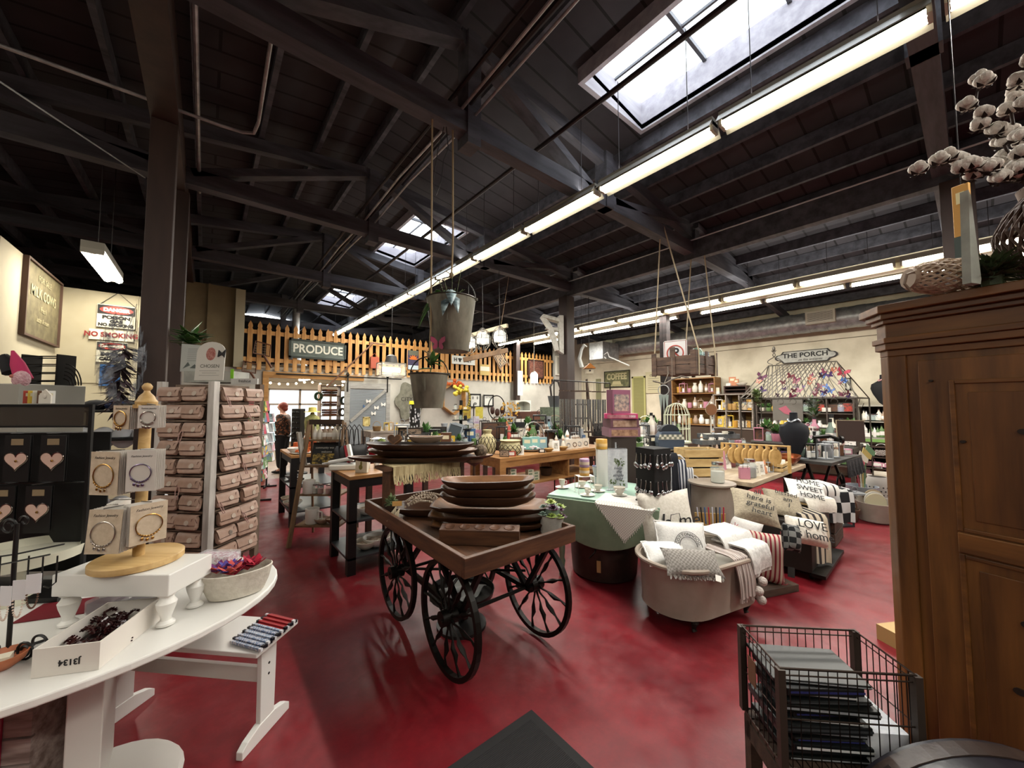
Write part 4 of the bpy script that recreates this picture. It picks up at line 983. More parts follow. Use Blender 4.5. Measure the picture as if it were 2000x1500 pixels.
def card(label,loc,rz,w,h,cm,bm,group,tilt=0.,first=True,blank=False):
 t = thing('bracelet_card',label,'bracelet card',loc,0,group,rot=(tilt,0,rz))
 build('card',G().box(-w/2,w/2,-.0006,.0006,-h,0),cm,t)
 if not blank:
  r = w*.36; c = (0,-.004,-h*.55)
  build('bracelet',G().tube([(c[0]+r*cos(a),c[1],c[2]+r*sin(a)) for a in [2*pi*i/24 for i in range(24)]],.0022,5,True),bm,t,True)
  g = G()
  for i in range(9): a = -2.5+i*.22; g.ball((c[0]+r*cos(a),c[1]-.001,c[2]+r*sin(a)),.0042,7,5)
  for i in range(3): a = -2.1+i*.4; g.ball((c[0]+r*cos(a),c[1]-.002,c[2]+r*sin(a)-.014),(.006,.002,.007),6,4)
  build('charms',g,bm,t,True)
  text('Fashion Jewelry',w*.115,TXT,t,(0,-.001,-h*.14),depth=.0004,shear=.3)
 return t
def peg_stack(x,y,z,ang,w,h,n,cm,bm,lab,group,tilt):
 """n cards one behind the other along a peg that points along ang"""
 d = Vector((sin(ang),-cos(ang),0)); q = Vector((sc_.x,sc_.y,.931)); r = Matrix.Rotation(FACE,3,'Z')
 tip = q+r @ Vector((x,y,z)); dw = r @ d
 build('peg',G().cyl((x-d.x*.07,y-d.y*.07,z),(x+d.x*.012,y+d.y*.012,z+.006),.0022,n=5),PEG,js)
 f = card('%s, front one' % lab,tip,FACE+ang,w,h,cm,bm,group,tilt)
 for i in range(1,n):
  p = tip-dw*(.0072*i)+Vector((0,0,-.001*(i % 2)))
  if i == 1: f2 = card('card stacked behind the %s' % lab,p,FACE+ang,w,h,CARDW if i % 2 else cm,bm,group,tilt,blank=True)
  else: dup(f2,p,rot=(tilt,0,FACE+ang+R(1.5*sin(i*2))))
T1,T2,T3 = .70,.47,.25
peg_stack(-.055,-.05,T1-.035,R(-10),.085,.1,7,CARDM,BRASS,'small kraft charm card, top tier','bracelet cards on the birch stand',0)
peg_stack(.055,-.045,T1-.035,R(12),.075,.095,7,CARDW,SILVB,'small white charm card, top tier','bracelet cards on the birch stand',0)
peg_stack(-.075,-.085,T2+.005,R(-6),.13,.175,11,CARDM,BRASS,'kraft gold bangle card, middle tier','bracelet cards on the birch stand',0)
peg_stack(.07,-.08,T2+.01,R(14),.1,.165,9,CARDW,pal('#7d6f8a',.3,1.),'white purple-bead bangle card, middle tier','bracelet cards on the birch stand',0)
peg_stack(-.03,-.11,T3,R(2),.13,.17,11,CARDM,SILVB,'kraft silver bangle card, lowest tier','bracelet cards on the birch stand',R(-4))
peg_stack(.085,-.05,T3+.01,R(66),.12,.16,9,CARDM,BRASS,'edge-on gold bangle card, lowest tier','bracelet cards on the birch stand',0)
peg_stack(-.14,.02,T3+.0,R(-65),.11,.14,6,CARDW,SILVB,'edge-on white card, lowest tier','bracelet cards on the birch stand',0)
# box with J3134
c0,c1,c2 = P(193,1308,z=TZ),P(60,1326,z=TZ),P(298,1238,z=TZ)
ua = (c1-c0); wa = ua.length; rz_ = math.atan2(-ua.y,-ua.x)
lb = (c2-c0).length; lb = max(lb,.3)
bx0 = thing('white_box','open white cardboard box marked J3134 full of dark brown hair clips','box',(c1.x,c1.y,TZ),rz_)
bh = .09; tt = .004
BOXW = pal('#d2cbc3',.7)
build('bottom',G().box(0,wa,0,lb,0,.004),BOXW,bx0)
for q in ((0,wa,0,tt),(0,wa,lb-tt,lb)): build('side',G().box(q[0],q[1],q[2],q[3],.004,bh),BOXW,bx0)
for q in ((0,tt,tt,lb-tt),(wa-tt,wa,tt,lb-tt)): build('side',G().box(q[0],q[1],q[2],q[3],.004,bh),BOXW,bx0)
text('J3134',.026,TXT,bx0,(wa*.55,-.001,.038),rot=(R(90),R(180),0),depth=.0005,bold=.0008)
BUR = pal('#2a0f10',.2)
g = G()
for i in range(6):
 a = i/5*2.6+.2; g.tube([(-.02*cos(a),-.012,.002+.016*sin(a)),(-.02*cos(a),.012,.002+.016*sin(a))],.0025,4)
g.tube([(-.022,0,0),(-.012,0,.016),(.012,0,.016),(.022,0,0)],.005,5)
random.seed(12)
M_ = Matrix.Rotation(rz_,3,'Z')
hc = None
for i in range(46):
 x = .02+(wa-.04)*random.random(); y = .03+(lb-.06)*random.random(); z = .012+.05*random.random()
 p = Vector((c1.x,c1.y,TZ))+M_ @ Vector((x,y,z))
 if hc is None:
  hc = thing('hair_clip','dark burgundy hair claw clip in the white J3134 box','hair clip',p,1.,'hair clips in the white box'); build('claw',g,BUR,hc,True)
 else: dup(hc,p,rot=(uniform(-.8,.8),uniform(-.8,.8),uniform(0,6)))
build('crumpled_filling',G().grid(lambda u,v: (tt+(wa-2*tt)*u,tt+(lb-2*tt)*v,.02+.012*sin(u*14)*cos(v*19)),14,24),pal('#1c0b0c',.35),bx0)
# round white tray
rt = P(60,1082,z=.93)
t = thing('cake_stand','round cream pedestal tray beside the black necklace display','stand',(rt.x-.04,rt.y+.05,TZ))
build('plate',G().lathe([(.17,.17),(.205,.18),(.215,.225),(.208,.225),(.2,.19),(0,.186)],n=36),pal('#c9c6b4',.5),t,True)
build('stem',G().lathe([(.08,0),(.08,.01),(.02,.03),(.02,.15),(.06,.17)],n=20),pal('#c9c6b4',.5),t,True)
# black necklace display with hearts
bd = P(155,1160,z=TZ)
bk = thing('necklace_display','black wire display rack with clear header hung with heart cards','display rack',(bd.x,bd.y+.03,TZ),FACE+R(4))
W_ = .62
for x in (0,-W_): build('upright',G().box(x-.008,x+.008,-.006,.006,0,.88),BLACK,bk)
build('header',G().box(-W_,0,-.003,.003,.775,.87),mat('smoked_acrylic','#3a322c',.15,alpha=.75),bk); build('header_edge',G().box(-W_,0,-.006,.006,.868,.88).box(-W_,0,-.006,.006,.77,.778),BLACK,bk)
build('back_panel',G().box(-W_+.02,-.02,.12,.126,.05,.74),pal('#0a0909',.6),bk); build('base',G().box(-W_,0,-.1,.14,0,.02),BLACK,bk)
for z in (.745,.745-.235): build('hanging_bar',G().cyl((-W_,0,z),(0,0,z),.004,n=5),BLACK,bk)
ht = [(sin(t_)**3*.05,(13*cos(t_)-5*cos(2*t_)-2*cos(3*t_)-cos(4*t_))/17*.05) for t_ in [2*pi*i/30 for i in range(30)]]
M_ = Matrix.Rotation(FACE+R(4),3,'Z'); O_ = Vector((bd.x,bd.y+.03,TZ))
hn = None; names = ['nearest the clear upright','second from the upright','third from the upright','fourth from the upright','fifth from the upright']
for row in range(2):
 for k in range(4):
  p = O_+M_ @ Vector((-.125-.155*k-.05*row,-.035,.735-.235*row))
  lab = 'black card with pale heart pendant on the %s bar, %s' % (('upper','lower')[row],names[k])
  if hn is None:
   hn = thing('heart_necklace_card',lab,'necklace card',p,FACE+R(4),'heart necklace cards on the black rack')
   build('card',G().box(-.055,.055,-.001,.001,-.215,0),pal('#0d0b0b',.5),hn)
   build('heart',G().prism([(x,z-.115) for x,z in ht],-.004,-.001,'y'),pal('#c2a396',.35),hn)
   build('heart_rim',G().tube([(x,-.003,z-.115) for x,z in ht],.0028,5,True),pal('#8d847e',.25,1.),hn,True)
   build('charm',G().ball((.004,-.007,-.118),(.006,.003,.006),8,5),BRASS,hn,True)
   build('label',G().box(-.026,.026,-.0018,-.001,-.045,-.016),pal('#7c6a50',.7),hn)
   build('hook',G().tube([(0,.03,.008),(0,0,.01),(0,-.03,.012)],.0018,4),SILV,hn)
   for i in range(1,4): build('card',G().box(-.045,.045,.006*i,.006*i+.001,-.213,0),pal('#0d0b0b',.5),hn)
  else: dup(hn,p,label=lab)
# black earring stand with scrolls
eb = P(8,1292,z=TZ)
es = thing('earring_stand','black wrought-iron earring stand with scroll foot and hooks','jewellery stand',(eb.x+.005,eb.y+.01,TZ),FACE)
pts = lambda c,r,a0,a1,k,dx=0: [(c[0]+dx+(r*(1-.65*i/k))*cos(a0+(a1-a0)*i/k),c[1],c[2]+(r*(1-.65*i/k))*sin(a0+(a1-a0)*i/k)) for i in range(k+1)]
build('pole',G().cyl((0,0,.01),(0,0,.46),.0065,n=8),BLACK,es,True)
for s in (1,-1):
 g = G().tube([(s*(x),y,z) for x,y,z in pts((.055,0,.03),.035,pi,5*pi,26)],.0042,5).tube([(s*x,y,z) for x,y,z in pts((.1,0,.055),.04,-1.6,3.8,22)],.0042,5).tube([(0,0,.02),(s*.06,0,.0),(s*.13,0,.035)],.0042,5)
 build('scroll',g,BLACK,es,True)
build('scroll',G().tube([(0,y,z) for _,y,z in [(0,.02+.0*i,.02) for i in range(2)]]+[(0,.11,.0)],.005,5).tube([(0,0,.02),(0,-.1,.0)],.005,5),BLACK,es,True)
build('top_scroll',G().tube(pts((-.03,0,.45),.03,0,8,20),.004,5).tube(pts((.025,0,.47),.02,3.14,-3,16),.003,5),BLACK,es,True)
for z,y in ((.355,0),(.335,-.04)):
 build('arm',G().tube([(-.14,y,z-.02),(0,y,z),(.17,y,z+.035)],.003,5),BLACK,es,True)
for k in range(6):
 x = -.1+.05*k; build('hook',G().tube([(x,0,.35),(x,0,.26),(x,-.02,.25),(x,-.035,.262)],.0025,5),BLACK,es,True)
M_ = Matrix.Rotation(FACE,3,'Z'); O_ = Vector(es.location)
for k,(x,z,lab) in enumerate(((.03,.265,'white jewellery tag with pearl strand nearest the pole'),(.075,.285,'white jewellery tag with pearl loop, middle of three'),(.122,.305,'white tag with brown bead loop beside the cake stand'))):
 t = thing('pearl_necklace',lab,'necklace',O_+M_ @ Vector((x,-.04,z)),FACE+R(10*k),'pearl pieces on the earring stand')
 build('tag',G().box(-.019,.019,-.001,.001,-.065,0),pal('#cfcdd0',.7),t)
 g = G(); L = .045+.01*(k == 1)
 for i in range(17): a = pi*i/16; g.ball((-.014*cos(a),-.003,-.066-L*sin(a)),.0032,6,4)
 build('beads',g,pal('#c9b5a8' if k < 2 else '#5b4034',.3),t,True)
t = one('navy_purse','small navy patterned pouch hanging low on the earring stand pole','pouch',G().box(-.02,.02,-.004,.004,-.035,0),mat('navy_print','#10142c',.6,col2='#8a5b62',scale=(90,90,90)),O_+M_ @ Vector((-.02,-.03,.24)),FACE)
# orange bowl, clear boxes
t = thing('terracotta_bowl','small terracotta bowl at the very edge of the white table','bowl',P(-2,1312,z=TZ)+Vector((0,.02,0)))
build('bowl',G().lathe([(.025,0),(.05,.02),(.06,.045),(.056,.045),(.045,.02),(0,.008)],n=20),mat('terracotta','#8a4a30',.5,col2='#b06a48',scale=(9,9,9)),t,True)
build('soap_bar',G().box(-.03,.02,-.02,.02,.02,.04),pal('#cfc6b2',.7),t)
ACR = mat('clear_plastic','#d4d0d2',.12,alpha=.35)
for k,(px,py,lab,cc,w,h) in enumerate(((205,1203,'round clear tub with mauve filling under the riser','#5b3a4c',.1,.06),(268,1198,'clear box with dark plum filling under the riser','#2b1a24',.1,.05),(425,1103,'long clear box of striped sweets behind the fabric basket','#b98a98',.2,.05))):
 p = P(px,py,z=TZ)
 t = thing('clear_container',lab,'container',(p.x,p.y+.06,TZ),FACE)
 build('shell',G().box(-w/2,w/2,-.05,.05,0,h),ACR,t,bev=.008); build('contents',G().box(-w/2+.006,w/2-.006,-.044,.044,.004,h*.75),mat('mix_'+cc[1:],cc,.6,col2='#e0d8dc' if k == 2 else cc,scale=(60,60,60),mix=(.48,.52)),t)
one('red_sheet','flat dark red sheet lying on the table under the riser','paper',G().box(-.11,.11,-.08,.08,0,.003),pal('#6b1420',.6),P(120,1195,z=TZ)+Vector((0,.03,0)),FACE+R(20))
# fabric basket with ribbons
fb = P(462,1160,z=TZ)
t = thing('fabric_basket','cream fabric bowl heaped with crimson, violet and coral ribbons','basket',(fb.x,fb.y+.0,TZ),FACE+R(35))
build('bowl',G().lathe([(.07,0),(.085,.006),(.1,.05),(.112,.115),(.108,.118),(.095,.05),(0,.012)],n=28,sx=1.25,sy=.8),mat('felt_cream','#c0b9ab',.9,col2='#cfc9bc',scale=(40,40,40),bump=.2),t,True)
random.seed(31)
for k,(col,n_) in enumerate((('#8c1230',5),('#a3152f',4),('#4a3f8f',4),('#c9564f',4),('#6b2a62',2))):
 for i in range(n_):
  a = uniform(0,6.28); r_ = uniform(.0,.06); c = Vector(t.location)+Matrix.Rotation(FACE+R(35),3,'Z') @ Vector((r_*1.3*cos(a)+(.03 if k < 2 else -.035),r_*sin(a)*.8,.095+uniform(0,.025)))
  g = G(); 
  for j in range(4):
   b = j*1.57+uniform(-.4,.4); d = Vector((cos(b),sin(b),uniform(.4,1.2))).normalized(); s = Vector((-sin(b),cos(b),0))*.016
   g.add([Vector((0,0,0)),d*.035+s,d*.062,d*.035-s],[(0,1,2,3)])
  one('ribbon_bow','%s felt bow in the cream fabric bowl, number %s of that colour' % ({0: 'crimson',1: 'scarlet',2: 'violet',3: 'coral',4: 'plum'}[k],['one','two','three','four','five'][i]),'bow',g,pal(col,.8),c,a,'bows in the fabric bowl',solid=.002)
# pink crate below the table
pc = P(95,1440,z=.2)
t = thing('ornament_crate','whitewashed plank crate of pink glitter sprays under the white table','crate',(pc.x-.16,pc.y+.1,0),FACE+R(8))
WWASH = mat('whitewash','#7d6a64',.8,col2='#b7a7a0',scale=(3,24,24),bump=.2)
for k in range(4): build('plank',G().box(-.26,.26,-.15,-.135,.02+.1*k,.11+.1*k),WWASH,t); build('plank',G().box(-.26,.26,.135,.15,.02+.1*k,.11+.1*k),WWASH,t)
build('end_board',G().box(-.26,-.245,-.135,.135,.0,.42),WWASH,t); build('end_board',G().box(.245,.26,-.135,.135,.0,.42),WWASH,t); build('floor_board',G().box(-.245,.245,-.135,.135,0,.02),WWASH,t)
PK = [pal('#b01a48',.4),pal('#c46a84',.5),pal('#8c1638',.4),pal('#7d7440',.6)]
random.seed(41)
for k in range(11):
 x = -.22+.044*k; g = G()
 g.tube([(0,0,-.2),(0,0,.05)],.003,4)
 for i in range(26): a = uniform(0,6.3); z = uniform(-.12,.1); r_ = uniform(.005,.035); g.ball((r_*cos(a),r_*sin(a),z),.008,5,4)
 c = Vector(t.location)+Matrix.Rotation(FACE+R(8),3,'Z') @ Vector((x,uniform(-.09,.09),.33+uniform(0,.05)))
 one('glitter_spray',['crimson','dusty pink','wine red','olive'][k % 4]+' berry spray in the whitewashed crate, '+['first','second','third','fourth','fifth','sixth','seventh','eighth','ninth','tenth','eleventh'][k]+' from its wall end','floral spray',g,PK[k % 4],c,0,'sprays in the whitewashed crate',rot=(uniform(-.3,.3),uniform(-.3,.3),0))
for k in range(3): one('ribbon_roll',['crimson','scarlet','dark pink'][k]+' ribbon strip hanging on the outside of the whitewashed crate','ribbon',G().box(-.028,.028,-.006,0,-.22,.05),PK[(0,0,2)[k]],Vector(t.location)+Matrix.Rotation(FACE+R(8),3,'Z') @ Vector((-.12+.13*k,-.153,.38)),FACE+R(8),'ribbons on the crate')
# white bench with striped pens
f0,f1,f2 = P(471,1482,z=0),P(556,1386,z=0),P(275,1358,z=0)
fd = (f1-f0); foot = .3; mid = (f0+f1)/2; rzb = math.atan2(fd.y,fd.x)
wb_ = thing('white_bench','white painted bench with plank legs tucked under the oval table','bench',(mid.x,mid.y,0),rzb)
BL = .9
def legp_(y):
 g = G().prism([(-.045,.05),(.045,.05),(.05,.44),(-.05,.44)],y-.012,y+.012,'y')
 g.prism([(-.15,0),(.15,0),(.15,.035),(.12,.055),(.05,.075),(-.05,.075),(-.12,.055),(-.15,.035)],y-.016,y+.016,'y')
 build('plank_leg',g,WHITE,wb_,bev=.003)
legp_(.0); legp_(BL-.1)
build('seat',G().box(-.14,.14,-.06,BL-.04,.44,.462),WHITE,wb_,bev=.004); build('stretcher',G().box(-.012,.012,.0,BL-.1,.24,.31),WHITE2,wb_,bev=.002)
build('bolt_holes',G().cyl((0,-.0135,.33),(0,-.012,.33),.006,n=8).cyl((0,-.0135,.28),(0,-.012,.28),.006,n=8),TXT,wb_)
M_ = Matrix.Rotation(rzb,3,'Z')
pen = None
for k in range(17):
 red = k > 9; col = ['#93262b','#a12a2f'][k % 2] if red else ['#7488a4','#5b6f8f','#8ea0b8'][k % 3]
 p = Vector((mid.x,mid.y,.465))+M_ @ Vector((-.11+.0145*k,.02+.0*k,.004+.006*(k % 2)))
 g = G().box(-.0055,.0055,-.085,.085,0,.012)
 t = thing('gift_pen','%s pen on the %s of the white bench, %s of that colour' % (('red' if red else 'blue'),('aisle end' if red else 'table side'),['first','second','third','fourth','fifth','sixth','seventh','eighth','ninth','tenth'][k-10 if red else k]),'pen',p,rzb+R(-12),'boxed pens on the white bench')
 build('barrel',g,mat('pen_'+col[1:],col,.4,col2='#d8d4d4' if not red else col,scale=(90,160,90),mix=(.5,.56)),t); build('end_cap',G().box(-.006,.006,-.1,-.085,0,.012).box(-.006,.006,.085,.1,0,.012),pal('#14131a' if k % 3 else '#cfcfd2',.4),t)
# ---- rack of pink clutches
RC,RL,RR_ = Vector((.05,3.55,0)),Vector((-.25,3.86,0)),Vector((.36,3.85,0))
cx_ = (RL+RR_)/2
rk = thing('clutch_rack','tall square wooden rack tower hung with rows of dusty pink clutches','display rack',(RC.x,RC.y,0))
BARN = mat('grey_wood','#5d4c40',.8,col2='#7d6a5b',scale=(12,12,2),bump=.2); WP = mat('white_post','#a59f98',.7,col2='#cfcac4',scale=(14,14,2),bump=.1)
a_,b_ = RL-RC,RR_-RC; c_ = a_+b_
build('corner_post',G().bar((0,0,.02),(0,-.0,1.77),.05,.05,up=(.7,-.7,0)),WP,rk,bev=.003)
for v in (a_,b_,c_): build('corner_post',G().bar((v.x,v.y,.02),(v.x,v.y,1.77),.045,.045,up=(.7,-.7,0)),BARN if v is not a_ else WP,rk)
g = G(); k0 = .1
g.prism([(a_*.12+b_*.12).xy,(a_*.12+b_*.88).xy,(a_*.88+b_*.88).xy,(a_*.88+b_*.12).xy],.05,1.75)
build('core_panel',g,BARN,rk)
NR = 10
for r_ in range(NR):
 z = 1.61-.132*r_
 g = G().bar((a_*.06).xy.to_3d()+Vector((0,0,z)),(a_*.95).xy.to_3d()+Vector((0,0,z)),.05,.012).bar((b_*.06).xy.to_3d()+Vector((0,0,z)),(b_*.95).xy.to_3d()+Vector((0,0,z)),.05,.012)
 build('ledge',g,BARN,rk)
build('turntable',G().lathe([(.3,.0),(.3,.03),(.05,.05)],(c_.x/2,c_.y/2,0),28),BARN,rk,True)
CL = mat('dusty_pink_leather','#9c7d6c',.45,col2='#ad9080',scale=(9,9,9),bump=.08); STR = pal('#6e4f45',.5)
def clutch():
 t = thing('clutch_purse','x','purse',(0,0,0)); w,h = .175,.1
 o = [(-w/2+.012,0),(w/2-.012,0),(w/2,.02),(w/2-.004,h-.02),(w/2-.02,h),(-w/2+.02,h),(-w/2+.004,h-.02),(-w/2,.02)]
 b = build('body',G().prism(o,-.045,-.012,'y'),CL,t,bev=.007)
 fl = build('flap',G().grid(lambda u,v: ((u-.5)*w*(.97+.02*sin(v*3)),-.012-.037*sin(min(1,v*1.6)*1.57)-.002,h+.003-max(0,v-.35)*h*.85/.65*.8),8,8,.003),CL,t,True)
 build('strap',G().tube([(w*.3,-.05,h*.45),(w*.36,-.056,h*.8),(w*.46,-.05,h*.85),(w*.5,-.035,h*.5)],.0022,4),STR,t)
 build('front_seam',G().tube([(-w*.42,-.0465,h*.3),(w*.2,-.0465,h*.3),(w*.26,-.047,h*.75)],.0015,4),STR,t)
 return t
cl0 = None; rown = ['top','second','third','fourth','fifth','sixth','seventh','eighth','ninth','bottom']
for f_,(v,fn) in enumerate(((a_,'shaded face'),(b_,'lit face'))):
 out = Vector((v.y,-v.x,0)).normalized()
 if out.dot(-RC+Vector((0,0,0))-v/2) < 0: out = -out
 rz0 = math.atan2(-out.x*0+(v.normalized() if f_ else -v.normalized()).y,(v.normalized() if f_ else -v.normalized()).x)
 for r_ in range(NR):
  for k in range(2):
   s = .29+.44*k+.02*sin(r_*2+k)
   p = Vector((RC.x,RC.y,0))+v*s+out*.012+Vector((0,0,1.618-.132*r_))
   lab = 'dusty pink clutch on the rack tower, %s row, %s, %s' % (rown[r_],fn,('beside the post','at the outer edge')[k])
   tilt = R(-14+6*sin(r_*3+k*2)); yaw = R(7*sin(r_*5+k*3))
   if cl0 is None: cl0 = clutch(); cl0['label'] = lab; cl0['group'] = 'pink clutches on the rack tower'; c = cl0; c.location = p; c.rotation_euler = (tilt,0,rz0+yaw)
   else: c = dup(cl0,p,label=lab,rot=(tilt,0,rz0+yaw))
   if (r_*2+k+f_) % 3 == 1:
    build('wrist_strap',G().tube([(-.08,-.05,.06),(-.085,-.06,.01),(-.07,-.062,-.05),(-.055,-.06,-.05),(-.06,-.055,.01),(-.07,-.05,.055)],.003,5),pal('#a07a72',.5),c,True)
   if (r_*3+k+f_) % 5 == 0: build('round_tag',G().cyl((.02,-.055,.05),(.02,-.058,.05),.018,n=16),pal('#b9a99b',.7),c)
# boards on top of the rack
for k,(px0,px1,py0,py1,lab,col,dd,yw) in enumerate(((352,398,657,712,'pale leaning card with fine print and leaf sketch on top of the rack','#a9aba5',3.05,12),(379,435,667,743,'white arched card with rose drawing, black bow and word chosen','#c3bfb6',2.75,6))):
 a,b = P(px0,py1,d=dd),P(px1,py0,d=dd); w = (P(px1,py1,d=dd)-a).length; hh = b.z-a.z
 t = thing('display_card',lab,'sign',(a.x,a.y,1.777 if k else 1.867),FACE+R(0),rot=(R(-4),0,FACE))
 o = [(0,0),(w,0),(w,hh*.72)]+[(w/2+w/2*cos(q_),hh*.72+hh*.28*sin(q_)) for q_ in [pi*i/12 for i in range(1,12)]]+[(0,hh*.72)] if k else [(0,0),(w,0),(w*1.05,hh*.92),(-.01,hh)]
 build('card',G().prism(o,0,.006,'y'),pal(col,.7),t)
 if k:
  build('rose_print',G().ball((w*.5,-.0006,hh*.68),(w*.17,.001,hh*.17),12,8),mat('rose_print','#8d4a42',.8,col2='#b5857a',scale=(60,60,60)),t)
  build('bow',G().prism([(w*.78,hh*.78),(w*.9,hh*.7),(w*1.03,hh*.8),(w*1.0,hh*.58),(w*.9,hh*.66),(w*.76,hh*.6)],-.008,-.001,'y'),TXT,t)
  text('CHOSEN',w*.17,pal('#5b5a52',.7),t,(w*.5,-.001,hh*.36),depth=.0005)
  for i in range(3): build('print_line',G().box(w*(.15+.1*(i == 1)),w*(.85-.1*(i == 1)),-.0008,-.0002,hh*(.24-.06*i),hh*(.25-.06*i)),pal('#8a8880',.7),t)
 else:
  for i in range(7): build('print_line',G().box(w*.25,w*.85,-.0008,-.0002,hh*(.8-.07*i),hh*(.812-.07*i)),pal('#6c6e6c',.7),t)
  build('leaf_sketch',G().prism([(w*.1,hh*.1),(w*.4,hh*.22),(w*.3,hh*.34)],-.001,-.0002,'y').prism([(w*.4,hh*.12),(w*.75,hh*.1),(w*.6,hh*.26)],-.001,-.0002,'y'),pal('#4f5652',.7),t)
tp_ = 1.755
one('tissue_tray','low grey box with tissue on the rack top behind the cards','box',G().box(-.19,.19,-.1,.1,0,.09),mat('box_top','#8d8d86',.7,col2='#a3a39b',scale=(9,9,9)),(cx_.x+.02,cx_.y+.06,1.775),FACE)
p = P(478,748,d=2.98)
t = thing('shelf_sign','small white freshcut sign with green tab on the rack top edge','sign',(p.x,p.y,1.76),FACE)
build('board',G().box(-.11,.1,0,.012,.0,.045),pal('#c6c6c2',.6),t); text('freshcut',.03,TXT,t,(.0,-.001,.024),depth=.0006)
build('green_tab',G().box(-.115,-.09,-.002,0,.045,.12),pal('#7cc21f',.5),t)
pot_plant('potted_leaf_plant','broad-leaved green plant trailing from the beam post above the rack',P(372,668,d=3.3)-Vector((0,0,.12)),.05,.1,pal('#3a2f28',.7),GREENL,46,.17,.045,seed=9,lh=.12)
